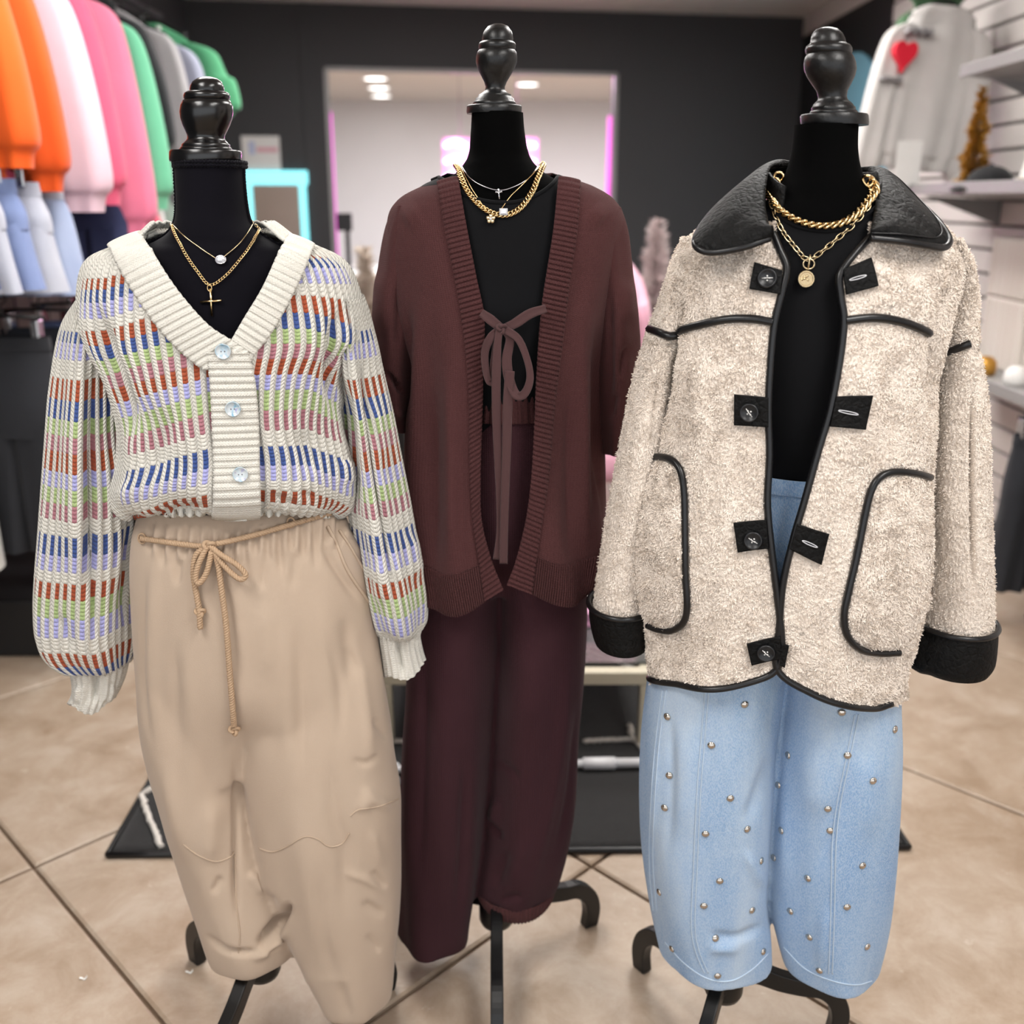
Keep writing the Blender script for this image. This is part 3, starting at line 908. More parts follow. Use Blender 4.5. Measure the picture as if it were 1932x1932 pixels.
def hung_top(name, label, cat, group, x, y, zs, w, length, mat, rz=0.0, sl=0.55, sw=0.085, seed=0, dep=0.05, hoodm=None, trim=None, spread=0.05, hem_m=None):
    """a top on its hanger, shoulders at zs"""
    e = empty(name, (x, y, zs - length), label, cat, group)
    zb = zs - length
    rows = [(x, y, zs + .035, .07, .03), (x, y, zs + .01, .12, .045), (x, y, zs - .03, w * .8, dep * .8), (x, y, zs - .09, w * .95, dep), (x, y, zs - .2, w, dep), (x, y, zs - length * .6, w * 1.02, dep * 1.1), (x, y, zb + .07, w * 1.0, dep * 1.15), (x, y, zb + .045, w * .93, dep), (x, y, zb, w * .9, dep * .95)]
    grid_obj('body', ring_grid(rows, 48, 0.014, 4, seed, rz, (x, y)), mat, e, wrap=True)
    for sgn in (-1, 1):
        sx = x + sgn * (w + .01)
        zz = zs - .05
        L = sl
        rs = [(sx - sgn * .05, y, zz + .005, .03, .04), (sx - sgn * .01, y, zz - .03, sw * .7, .05), (sx + sgn * spread * .3, y, zz - .12, sw * .85, .055), (sx + sgn * spread * .7, y, zz - L * .5, sw, .06), (sx + sgn * spread, y, zz - L * .85, sw * 1.02, .06), (sx + sgn * spread, y, zz - L * .93, sw * .75, .045), (sx + sgn * spread, y, zz - L, sw * .65, .04)]
        grid_obj('sleeve', ring_grid(rs, 28, 0.008, 3, seed + sgn, rz, (x, y)), mat, e, wrap=True)
    if hoodm is not None:
        rs = [(x, y + .02, zs - .06, .14, .05), (x, y + .03, zs + .01, .13, .07), (x, y + .04, zs + .05, .09, .06)]
        grid_obj('hood', ring_grid(rs, 28, 0.01, 3, seed, rz, (x, y)), hoodm, e, wrap=True)
    if trim is not None:
        MB().tube(spline([(x + .075 * math.cos(a), y - dep * .55 - .01, zs + .02 - .05 * math.sin(a)) for a in np.linspace(0, math.pi, 9)], 24), .012, 8).obj('neck_trim', trim, e)
    hanger(e, x, y, zs + .035, w * .8, rz, m_blackplastic)
    return e
GL = 'clothes hanging on the upper left rail'
ZS = 2.16
xr = -1.64
m_or = cloth('orange_fleece', rgb(244, 96, 20)); m_or2 = cloth('dark_orange_fleece', rgb(226, 84, 14))
m_pp = cloth('pale_pink_fabric', rgb(228, 196, 208)); m_pk = cloth('pink_fabric', rgb(236, 128, 158)); m_ro = cloth('rose_fabric', rgb(226, 96, 128))
m_mint = cloth('mint_fabric', rgb(112, 200, 158)); m_gr = cloth('grey_marl', rgb(164, 162, 164)); m_grb = cloth('blue_grey_fabric', rgb(150, 154, 172))
m_green = cloth('green_fabric', rgb(72, 146, 104)); m_dark = cloth('black_knit', rgb(28, 30, 34)); m_navy = cloth('navy_fabric', rgb(52, 60, 96))
tops = [
    ('sweatshirt', 'bright orange sweatshirt nearest on the upper left rail', 'sweatshirt', 2.95, m_or, dict(w=0.21, length=.50, sl=.58, sw=.075)),
    ('sweatshirt', 'deeper orange sweatshirt hanging second on the upper left rail', 'sweatshirt', 3.13, m_or2, dict(w=0.21, length=.56, sl=.62)),
    ('blouse', 'pale pink blouse next to the orange sweatshirts', 'blouse', 3.38, m_pp, dict(w=0.22, length=.52, sl=.66, sw=.10)),
    ('hoodie', 'rose pink hoodie hanging behind the pale pink blouse', 'hoodie', 3.62, m_ro, dict(w=0.20, length=.66, sl=.68)),
    ('sweatshirt', 'candy pink sweatshirt with long sleeve beside the mint top', 'sweatshirt', 3.78, m_pk, dict(w=0.22, length=.68, sl=.78, sw=.095)),
    ('dress', 'mint green dress with white neck trim on the upper left rail', 'dress', 4.08, m_mint, dict(w=0.20, length=.95, sl=.66, trim=m_white)),
    ('cardigan', 'black cardigan hanging behind the mint green dress', 'cardigan', 4.28, m_dark, dict(w=0.17, length=.92, sl=.5)),
    ('sweatshirt', 'light grey sweatshirt near the far end of the left rail', 'sweatshirt', 4.46, m_gr, dict(w=0.22, length=.72, sl=.66)),
    ('shirt', 'blue grey shirt beside the light grey sweatshirt', 'shirt', 4.7, m_grb, dict(w=0.23, length=.85, sl=.7)),
    ('t_shirt', 'dark green t-shirt farthest on the upper left rail', 't-shirt', 5.0, m_green, dict(w=0.23, length=.6, sl=.3, sw=.11, trim=m_white)),
]
for k, (nm, lb, ct, y, mt, kw) in enumerate(tops):
    hung_top(nm, lb, ct, GL, xr, y, ZS - 0.02 * (k % 3), mat=mt, seed=k * 1.3, rz=R(4 - 2 * (k % 4)), **kw)
rail = empty('clothes_rail', (xr, 4.1, ZS + .12), 'black wall rail holding the upper row of clothes on the left', 'rail')
zr = ZS + .107
MB().tube([(xr, 2.4, zr), (xr, 5.25, zr)], .012, 10).obj('tube', m_rail, rail)
for y in (2.5, 3.9, 5.2):
    MB().tube([(xr, y, zr), (LWX - .0, y, zr)], .01, 8).obj('arm', m_rail, rail)
# metal grid on the wall
gw = empty('grid_panel', (LWX + .02, 4.0, 0.15), 'black wire grid panel on the left wall behind the clothes', 'panel')
mb = MB()
for y in np.arange(2.6, 5.7, .15):
    mb.tube([(LWX + .018, y, .2), (LWX + .018, y, 2.5)], .0035, 5)
for z in np.arange(.25, 2.5, .15):
    mb.tube([(LWX + .024, 2.6, z), (LWX + .024, 5.65, z)], .0035, 5)
tag(mb.obj('wires', m_rail, gw), kind='stuff')
box('backing', LWX + .001, LWX + .006, 2.4, 5.75, .13, 2.6, simple('warm_grey_backing', rgb(116, 100, 96), .8), gw)

# lower left rail: denim shorts and skirts on clip hangers
def denim(name, light, dark, stripe=0.0):
    t = NT(name)
    n = t.noise(5, 6, .6)
    c = t.mix(n, dark, light)
    fine = t.noise(700, 2)
    c = t.mix(t.math('MULTIPLY', fine, .35), c, shade(light, 1.15))
    return t.fin(c, .9, normal=t.bump(fine, .3, .001), sheen=.1)
m_dn1 = denim('light_denim', rgb(176, 188, 214), rgb(128, 144, 182)); m_dn2 = denim('mid_denim', rgb(140, 156, 196), rgb(96, 112, 158)); m_dn3 = denim('pale_denim', rgb(196, 198, 206), rgb(150, 156, 178)); m_dn4 = denim('indigo_denim', rgb(76, 88, 122), rgb(44, 52, 82))
def hung_bottom(name, label, cat, group, x, y, zt, w, length, mat, rz=0, seed=0, flare=1.25, legs=True, band=None, dep=.05):
    e = empty(name, (x, y, zt - length), label, cat, group)
    rows = [(x, y, zt, w, dep * .5), (x, y, zt - .04, w * 1.01, dep * .55)]
    grid_obj('waistband', ring_grid(rows, 36, 0, 2, seed, rz, (x, y)), band or mat, e, wrap=True)
    if legs:
        rows = [(x, y, zt - .035, w * .98, dep * .5), (x, y, zt - length * .3, w * 1.1, dep), (x, y, zt - length * .45, w * 1.12, dep)]
        grid_obj('seat', ring_grid(rows, 36, .004, 3, seed, rz, (x, y)), mat, e, wrap=True)
        for sgn in (-1, 1):
            rows = [(x + sgn * w * .5, y, zt - length * .4, w * .58, dep), (x + sgn * w * .56, y, zt - length * .7, w * .6, dep), (x + sgn * w * .6, y, zt - length, w * .62 * flare * .9, dep)]
            grid_obj('leg', ring_grid(rows, 30, .008, 3, seed + sgn, rz, (x, y)), mat, e, wrap=True)
    else:
        rows = [(x, y, zt - .035, w * .98, dep * .5), (x, y, zt - length * .3, w * 1.1, dep), (x, y, zt - length * .7, w * 1.2 * flare, dep * 1.2), (x, y, zt - length, w * 1.3 * flare, dep * 1.3)]
        grid_obj('skirt', ring_grid(rows, 60, .014, 6, seed, rz, (x, y)), mat, e, wrap=True)
    c, s = math.cos(rz), math.sin(rz)
    mb = MB().tube([(x - w * .95 * c, y - w * .95 * s, zt + .055), (x, y, zt + .06), (x + w * .95 * c, y + w * .95 * s, zt + .055)], .006, 6)
    mb.tube(spline([(x, y, zt + .06), (x, y, zt + .09), (x + .018 * c, y, zt + .11), (x, y, zt + .13), (x - .018 * c, y, zt + .115)], 18), .0028, 6)
    mb.obj('hanger', m_blackplastic, e)
    for sgn in (-1, 1):
        q = x + sgn * w * .75 * c
        box('clip', q - .012, q + .012, y - .02, y + .02, zt - .015, zt + .05, m_chrome, e, bev=.004)
    return e
GB = 'bottoms hanging on the lower left rail'
zt = 1.52
bot = [('shorts', 'mid blue denim shorts nearest on the lower left rail', 2.75, m_dn4, True, .16, .30), ('shorts', 'pale washed denim shorts second on the lower left rail', 2.86, m_dn3, True, .16, .31), ('shorts', 'greyish denim shorts third on the lower left rail', 2.97, m_dn2, True, .165, .3),
       ('shorts', 'faded denim shorts beside the flared denim skirt', 3.08, m_dn3, True, .165, .31), ('skirt', 'light blue flared denim skirt with pale waistband', 3.22, m_dn1, False, .16, .32)]
for k, (nm, lb, y, mt, lg, w, L) in enumerate(bot):
    hung_bottom(nm, lb, nm, GB, -1.56 + .012 * k, y, zt - .008 * k, w, L, mt, R(6 - 3 * (k % 3)), k, 1.0 if not lg else 1.2, lg, band=m_dn3 if nm == 'skirt' else None)
far = [('shorts', 'dark navy shorts behind the denim skirt', 3.75, m_navy, True, .13, .34), ('t_shirt', 'coral pink t-shirt on the lower left rail', 3.95, cloth('coral_pink', rgb(226, 92, 116)), None, .14, .42), ('trousers', 'white trousers hanging left of the mint trousers', 4.2, m_white, True, .12, .5), ('trousers', 'pale mint trousers on the lower left rail', 4.45, cloth('pale_mint', rgb(196, 216, 204)), True, .12, .5), ('trousers', 'mauve grey trousers at the far end of lower left rail', 4.7, cloth('mauve_grey', rgb(160, 148, 154)), True, .13, .48), ('trousers', 'dusty pink trousers farthest on the lower left rail', 4.95, cloth('dusty_pink', rgb(190, 160, 168)), True, .13, .46)]
for k, (nm, lb, y, mt, lg, w, L) in enumerate(far):
    if lg is None:
        hung_top(nm, lb, 't-shirt', GB, -1.50, y, zt - .02, .13, .42, mt, sl=.22, sw=.06, seed=k)
    else:
        hung_bottom(nm, lb, nm, GB, -1.50, y, zt - .02, w, L, mt, R(5 - 3 * (k % 3)), k, 1.05, True)
rail = empty('clothes_rail', (-1.54, 4.0, 1.64), 'black wall rail holding the lower row of shorts on the left', 'rail')
MB().tube([(-1.545, 2.45, 1.628), (-1.50, 5.1, 1.628)], .011, 10).obj('tube', m_rail, rail)
for y in (2.5, 3.7, 5.0):
    MB().tube([(-1.52, y, 1.628), (LWX, y, 1.628)], .009, 8).obj('arm', m_rail, rail)
# lowest rail: dark jeans and white trousers
m_bj = denim('black_denim', rgb(44, 46, 52), rgb(22, 23, 27))
low = [('trousers', 'white trousers nearest on the bottom left rail', 2.9, m_white, .1, .68, -1.66), ('jeans', 'black jeans hanging on the bottom left rail beside white trousers', 3.05, m_bj, .13, .66, -1.5), ('jeans', 'charcoal jeans second on the bottom left rail', 3.25, denim('charcoal_denim', rgb(56, 60, 70), rgb(30, 32, 38)), .13, .66, -1.48), ('jeans', 'indigo jeans third on the bottom left rail', 3.45, m_dn4, .13, .64, -1.47), ('trousers', 'burgundy trousers behind the dark jeans', 3.8, cloth('burgundy', rgb(120, 40, 62)), .15, .5, -1.5), ('trousers', 'crimson trousers farthest on the bottom left rail', 4.1, cloth('crimson', rgb(150, 46, 70)), .15, .5, -1.5)]
for k, (nm, lb, y, mt, w, L, x) in enumerate(low):
    hung_bottom(nm, lb, nm, 'trousers hanging on the bottom left rail', x, y, 1.06, w, L, mt, R(4 - 3 * (k % 3)), k, 1.05, True, dep=.06)
rail = empty('clothes_rail', (-1.54, 3.5, 1.2), 'black wall rail holding dark jeans at the bottom left', 'rail')
MB().tube([(-1.62, 2.6, 1.168), (-1.46, 4.4, 1.168)], .011, 10).obj('tube', m_rail, rail)
for y in (2.8, 4.2):
    MB().tube([(-1.5, y, 1.168), (LWX, y, 1.168)], .009, 8).obj('arm', m_rail, rail)
bx = box('storage_box', -1.86, -1.35, 3.1, 3.9, 0.0, .2, m_black, bev=.01)
tag(bx, 'black storage box on the floor below the dark jeans', 'box')

# ================================================================== RIGHT WALL DISPLAY
m_greymarl = cloth('light_grey_marl', rgb(205, 201, 198))
sw = hung_top('sweatshirt', 'light grey sweatshirt with a red heart hanging by the white slatwall', 'sweatshirt', None, 1.70, 4.6, 2.17, .165, .60, m_greymarl, rz=R(-4), sl=.62, sw=.06, seed=2, dep=.05, spread=.02)
m_heart = simple('red_felt_heart', rgb(222, 24, 52), .85)
hc = at(1688, 108, 4.512)
hp = [(16 * math.sin(a) ** 3, 13 * math.cos(a) - 5 * math.cos(2 * a) - 2 * math.cos(3 * a) - math.cos(4 * a)) for a in np.linspace(0, 2 * math.pi, 40, endpoint=False)]
V = [(hc[0] + x * .0029, hc[1] - .0 + x * .00, hc[2] + y * .0040) for x, y in hp]
V2 = [(x, y + .05, z) for x, y, z in V]
n = len(V)
me = bpy.data.meshes.new('heart_patch'); me.from_pydata(V + V2, [], [tuple(range(n))[::-1]] + [(i, (i + 1) % n, n + (i + 1) % n, n + i) for i in range(n)])
me.materials.append(m_heart); o = bpy.data.objects.new('heart_patch', me); col.objects.link(o); adopt(o, sw)
lt = at(1668, 156, 4.505)
m_ink = simple('grey_print', rgb(146, 143, 144), .8)
for k in range(7):
    x0 = lt[0] - .045 + k * .0135
    box('letter', x0, x0 + (.009 if k % 3 else .005), 4.503, 4.56, lt[2] - .008, lt[2] + .006, m_ink, sw)
lt = at(1712, 62, 4.505)
for k in range(6):
    x0 = lt[0] - .05 + k * .018
    box('letter', x0, x0 + (.012 if k % 2 else .006), 4.505, 4.56, lt[2] - .012 - .004 * (k % 2), lt[2] + .012, m_ink, sw)
sw.rotation_euler = (0, R(6), 0)
gt = hung_top('t_shirt', 'green t-shirt layered inside the collar of the heart sweatshirt', 't-shirt', None, 1.78, 4.72, 2.25, .12, .4, cloth('moss_green', rgb(70, 104, 72)), sl=.15, sw=.05, dep=.03, spread=0)
fo = empty('face_out_bar', (1.85, 4.66, 2.36), 'grey face-out bar carrying the heart sweatshirt', 'bar')
MB().tube([(RWX, 4.66, 2.335), (1.62, 4.6, 2.285)], .01, 8).obj('arm', m_grey_metal, fo)
box('plate', RWX - .012, RWX - .004, 4.62, 4.7, 2.28, 2.39, m_grey_metal, fo)

def shelf(label, x0, x1, y0, y1, z, sag=.05):
    e = empty('wall_shelf', (RWX, (y0 + y1) / 2, z), label, 'shelf', 'grey shelves on the slatwall')
    V = [(x0, y0, z), (x1, y0, z - sag), (x1, y1, z - sag), (x0, y1, z)]
    V = V + [(a, b, c + .02) for a, b, c in V]
    mesh_obj('board', V, [(0, 3, 2, 1), (4, 5, 6, 7), (0, 1, 5, 4), (1, 2, 6, 5), (2, 3, 7, 6), (3, 0, 4, 7)], m_grey_metal, e, smooth=False)
    box('lip', x0 - .012, x0 - .0005, y0, y1, z - .008, z + .035, m_grey_metal, e, bev=.003)
    for y in (y0 + .08, y1 - .08):
        mesh_obj('bracket', [(RWX - .005, y, z - sag - .1), (RWX - .005, y, z - sag - .002), (x0 + .06, y, z - .012), (RWX - .005, y + .008, z - sag - .1), (RWX - .005, y + .008, z - sag - .002), (x0 + .06, y + .008, z - .012)], [(0, 1, 4, 3), (1, 2, 5, 4), (2, 0, 3, 5)], m_grey_metal, e, smooth=False, tris=[(0, 2, 1), (3, 4, 5)])
    return e
s1c = at(1815, 143, 4.05)
shelf('upper grey slatwall shelf carrying white and gold boxes', s1c[0], RWX - .005, 3.2, 4.05, s1c[2], .045)
s2c = at(1760, 355, 3.85)
zz2 = 1.475
shelf('middle grey slatwall shelf carrying caps and a small plaque', 1.64, RWX - .005, 3.1, 4.5, zz2, .03)
shelf('lower grey slatwall shelf carrying wrapped packages', 1.70, RWX - .005, 3.0, 4.3, .80, .0)
# boxes with gold pattern on the upper shelf
t = NT('white_gold_wrap')
m_wrap = t.fin(t.ramp(t.noise(26, 3, .6), [(.5, rgb(226, 220, 212)), (.56, rgb(206, 178, 120))]), .5)
for k, (x, y, w, d, h) in enumerate(((1.80, 3.72, .13, .16, .24), (1.80, 3.46, .13, .16, .30), (1.80, 3.28, .12, .12, .22))):
    zb = s1c[2] + .021
    g0 = box('gift_box', x, x + w, y, y + d, zb, zb + h, m_wrap, bev=.004)
    tag(g0, ['white and gold gift box at the far end of the upper shelf', 'tallest white and gold gift box on the upper shelf', 'nearest white and gold gift box on the upper shelf'][k], 'box', 'gift boxes on the upper shelf')
# items on the middle shelf
gt_b = at(1842, 268, 4.0)
flock_tree('tinsel_tree', (gt_b[0] - .0, 4.0, zz2 + .0125), at(1850, 165, 4.0)[2] - zz2 - .012, .062, m_gold, m_bark, 'gold tinsel bottle-brush tree on the middle slatwall shelf', None, 900, .006, .026)
m_wood = simple('light_wood', rgb(206, 164, 112), .6, var=.15, nscale=8)
pq = empty('leaning_plaque', (1.74, 3.55, zz2 + .02), 'white plaque leaning back on a small wooden base', 'plaque')
mesh_obj('card', [(1.655, 3.52, 1.515), (1.75, 3.50, 1.515), (1.83, 3.60, 1.685), (1.745, 3.62, 1.685), (1.66, 3.53, 1.51), (1.755, 3.51, 1.51), (1.835, 3.61, 1.68), (1.75, 3.63, 1.68)], [(0, 1, 2, 3), (7, 6, 5, 4), (0, 4, 5, 1), (1, 5, 6, 2), (2, 6, 7, 3), (3, 7, 4, 0)], m_white, pq, smooth=False)
box('wood_base', 1.65, 1.80, 3.48, 3.6, zz2 + .0205, 1.51, m_wood, pq, bev=.003)
def cap_(name, label, c, r, mat, ang=0):
    e = empty(name, (c[0], c[1], c[2]), label, 'cap', 'caps on the middle shelf')
    MB().lathe([(r * math.cos(a), c[2] + r * .85 * math.sin(a)) for a in np.linspace(0, math.pi / 2, 10)], (c[0], c[1], 0), 28).obj('crown', mat, e)
    aa = np.linspace(-1.1, 1.1, 14)
    P = np.array([[(c[0] + (r * .97 + q * .065 * math.cos(a) ** .5) * math.cos(a + ang), c[1] + (r * .97 + q * .065 * math.cos(a) ** .5) * math.sin(a + ang), c[2] + .006 - .02 * q * q) for a in aa] for q in np.linspace(0, 1, 5)])
    grid_obj('brim', P, mat, e, thick=.004)
    MB().lathe([(0, c[2] + r * .85 + .006), (.008, c[2] + r * .85 + .004), (.009, c[2] + r * .85 - .002)], (c[0], c[1], 0), 12).obj('button', mat, e)
m_capb = cloth('black_twill', rgb(24, 24, 27)); m_capg = cloth('grey_twill', rgb(132, 128, 126))
cap_('baseball_cap', 'grey baseball cap behind the leaning plaque', (1.80, 4.2, zz2 + .02), .085, m_capg, R(200))
cap_('baseball_cap', 'black baseball cap left of the leaning plaque', (1.745, 3.93, zz2 + .02), .085, m_capb, R(215))
bg = empty('handbag', (1.76, 3.3, zz2 + .02), 'black handbag with arched handle at the right edge of the middle shelf', 'bag')
box('body', 1.66, 1.70, 3.2, 3.4, zz2 + .0205, zz2 + .15, m_blackplastic, bg, bev=.02, seg=3)
MB().tube(spline([(1.68, 3.22, zz2 + .14), (1.68, 3.25, zz2 + .21), (1.68, 3.3, zz2 + .235), (1.68, 3.35, zz2 + .21), (1.68, 3.38, zz2 + .14)], 24), .008, 8).obj('handle', m_greymarl, bg)
cd = at(1715, 290, 4.42)
tg = empty('price_card', (cd[0], 4.42, zz2 + .02), 'white price card standing on the middle shelf under the sweatshirt', 'card')
box('card', cd[0] - .055, cd[0] + .045, 4.40, 4.405, zz2 + .0205, zz2 + .2, m_white, tg)
box('foot', cd[0] - .05, cd[0] + .04, 4.3905, 4.425, zz2 + .0185, zz2 + .024, m_grey_metal, tg)
# wrapped packages hanging below
t = NT('white_print_pack')
br = t.n('ShaderNodeTexBrick'); br.inputs['Scale'].default_value = 14
t.L(t.coord(), br.inputs['Vector'])
br.inputs[1].default_value = rgb(228, 222, 214); br.inputs[2].default_value = rgb(216, 206, 196); br.inputs[3].default_value = rgb(176, 160, 146)
m_pack = t.fin(br.outputs[0], .6)
for k in range(6):
    y0 = 3.05 + (k % 3) * .36
    z0 = 1.09 if k < 3 else .84
    g0 = box('package', 1.86, 1.99, y0, y0 + .33, z0 if k < 3 else .8205, z0 + .22 if k < 3 else 1.0895, m_pack, bev=.012)
    tag(g0, '%s white patterned package in the %s layer on the lower shelf' % (['nearest', 'middle', 'farthest'][k % 3], 'upper' if k < 3 else 'lower'), 'package', 'packages on the lower shelf')
for k in range(5):
    y0 = 3.1 + k * .24
    g0 = MB().lathe([(0, .8205), (.035, .8205), (.04, .84), (.038, .87), (.02, .888), (0, .89)], (1.77, y0, 0), 18).obj('candle_tin', [m_gold, m_blackplastic, m_white, m_gold, m_blackplastic][k])
    tag(g0, ['gold candle tin nearest on the lower shelf', 'black candle tin nearest on the lower shelf', 'white candle tin on the lower shelf', 'gold candle tin farther along the lower shelf', 'black candle tin at the far end of lower shelf'][k], 'tin', 'candle tins on the lower shelf')
for k in range(2):
    hung_bottom('trousers', ['black trousers hanging by the slatwall at the right edge', 'black trousers hanging farther back by the slatwall'][k], 'trousers', 'black trousers by the slatwall', 1.78, 3.05 + .3 * k, .70, .10, .55, m_bj, 0, k, 1.05, True)
fo = empty('face_out_bar', (1.85, 3.2, .83), 'grey bar below the lower shelf carrying black trousers', 'bar')
MB().tube([(1.78, 3.0, .788), (1.78, 3.55, .788)], .006, 8).obj('arm', m_grey_metal, fo)
for y in (3.02, 3.5):
    MB().tube([(1.78, y, .788), (RWX - .004, y, .788)], .006, 8).obj('stay', m_grey_metal, fo)
# ================================================================== DRESS FORMS
YL, YC, YR = 1.54, 1.68, 1.49
def frame_of(p, n, up=(0, 0, 1)):
    n = np.asarray(n, float); n = n / np.linalg.norm(n)
    u = np.asarray(up, float); x = np.cross(u, n); x /= np.linalg.norm(x) + 1e-9
    y = np.cross(n, x)
    return np.stack([x, y, n], 1), np.asarray(p, float)
def xf(V, fr):
    return np.asarray(V, float) @ fr[0].T + fr[1]
m_velvet = NT('black_velvet'); 
_n = m_velvet.noise(300, 3)
m_velvet = m_velvet.fin(m_velvet.mix(m_velvet.noise(6), rgb(8, 7, 11), rgb(16, 14, 22)), 0.9, normal=m_velvet.bump(_n, .3, .0006), sheen=0.06, spec=.1)
m_velvet2 = NT('black_velvet_matte'); m_velvet2 = m_velvet2.fin(m_velvet2.mix(m_velvet2.noise(6), rgb(3, 3, 3), rgb(6, 6, 6)), 0.95, normal=m_velvet2.bump(m_velvet2.noise(400, 2), .3, .0006), spec=.05)
t = NT('black_lacquered_wood')
m_lacq = t.fin(t.mix(t.noise(40), rgb(5, 5, 6), rgb(12, 12, 13)), 0.24, normal=t.bump(t.noise(60, 4), .12, .002), spec=.6)
t = NT('black_worn_wood')
m_worn = t.fin(t.mix(t.ramp(t.noise(70, 6, .7), [(.45, (0, 0, 0, 1)), (.7, (1, 1, 1, 1))]), rgb(9, 9, 10), rgb(34, 33, 33)), 0.36, normal=t.bump(t.noise(110, 4), .25, .002), spec=.45)
m_blk_leg = simple('black_painted_leg', rgb(14, 14, 15), .38, bump=.15, bscale=90)
def axis_x(y, pts):
    return np.interp(y, [p[1] for p in pts], [p[0] for p in pts])
def dress_form(label, Y, rows, fin, axis, base, angs, mfin, mv, R_=.215, trim=False):
    """fin: [(half width px, y px)] of cap and finial, top last"""
    e = empty('dress_form', (base[0], base[1], 0), label, 'dress form', 'black dress forms')
    torso = Loft(Y, rows)
    Tt = np.linspace(0, 2 * np.pi, 64, endpoint=False)[None]; Vv = np.linspace(0, torso.n, 110)[:, None]
    P = torso.ev(Vv, Tt)
    grid_obj('torso', P, mv, e, wrap=True)
    neck = at(axis_x(rows[0][0], axis), rows[0][0], Y)
    sc = np.linalg.norm((at(966 + 100, rows[0][0], Y) - at(966, rows[0][0], Y))) / 100
    cap = [f for f in fin if f[2] == 0]; fi = [f for f in fin if f[2] == 1]
    tx = at(axis_x(fin[-1][1], axis), fin[-1][1], Y)
    def lat(items, nm, close=False):
        prof = np.array([(hw * sc, at(900, y, Y)[2]) for hw, y, _ in items])
        V, Q = lathe_vf(prof, (0, 0, 0), 48)
        zz = V[:, 2]
        k = (zz - neck[2]) / (tx[2] - neck[2])
        V[:, 0] += neck[0] + (tx[0] - neck[0]) * k; V[:, 1] += neck[1]
        o = mesh_obj(nm, V, Q, mfin, e)
        md = o.modifiers.new('edge', 'EDGE_SPLIT'); md.split_angle = R(50)
        return o
    lat(cap, 'neck_cap'); lat(fi, 'finial')
    if trim:
        for yy, rr in ((rows[0][0] + 7, 1.0), (rows[0][0] + 14, 1.0)):
            v = np.interp(yy, [r[0] for r in rows], np.arange(len(rows)))
            a = np.linspace(0, 2 * np.pi, 140, endpoint=False)
            C = torso.ev(np.full_like(a, v), a) + torso.nrm(np.full_like(a, v), a) * .0015
            C[:, 2] += .0012 * np.sin(a * 60)
            MB().tube(C, .0022, 6, closed=True).obj('braid_trim', mv, e)
        for tt in (.12, np.pi - .12):
            k = np.linspace(0.05, 7.2, 120)
            C = torso.ev(k, np.full_like(k, tt)) + torso.nrm(k, np.full_like(k, tt)) * .001
            C[:, 0] += .0009 * np.sin(k * 60)
            MB().tube(C, .0022, 6).obj('seam_braid', mv, e)
    bz = torso.ev(np.array([torso.n]), np.array([0.0]))[0, 2]
    low = (torso.PL[-1] + torso.PR[-1]) / 2
    MB().tube([(base[0], base[1], .13), (base[0], base[1], .3), (low[0], low[1], bz + .03)], .013, 14).obj('pole', m_blk_leg, e)
    MB().lathe([(0, .1), (.03, .1), (.034, .11), (.034, .17), (.026, .19), (.02, .2), (0, .2)], (base[0], base[1], 0), 24).obj('hub', m_blk_leg, e)
    prof = np.array([(.02, .15), (.06, .142), (.105, .122), (.15, .108), (.185, .1), (.212, .075), (.222, .04), (.217, .0)]); prof[:, 0] *= R_ / .217
    for a in angs:
        d = np.array([math.cos(R(a)), math.sin(R(a))])
        C = spline([(base[0] + r * d[0], base[1] + r * d[1], z) for r, z in prof], 40)
        sd = np.array([-d[1], d[0], 0])
        T = np.gradient(C, axis=0); T /= np.linalg.norm(T, axis=1)[:, None]
        Nn = np.cross(T, sd)
        wdt = np.interp(np.linspace(0, 1, 40), [0, .5, .85, 1], [.017, .016, .0165, .0155])
        hw = .0115
        V = np.stack([C + sd * hw + Nn * wdt[:, None], C - sd * hw + Nn * wdt[:, None], C - sd * hw - Nn * wdt[:, None], C + sd * hw - Nn * wdt[:, None]], 1)
        V[..., 2] = np.maximum(V[..., 2], 0.0)
        Q = grid_faces(40, 4, True)
        Q = np.concatenate([Q, [[3, 2, 1, 0]], [[156, 157, 158, 159]]])
        o = mesh_obj('leg', V.reshape(-1, 3), Q, m_blk_leg, e, smooth=False)
        md = o.modifiers.new('bevel', 'BEVEL'); md.width = .0025; md.segments = 2
    return e, torso

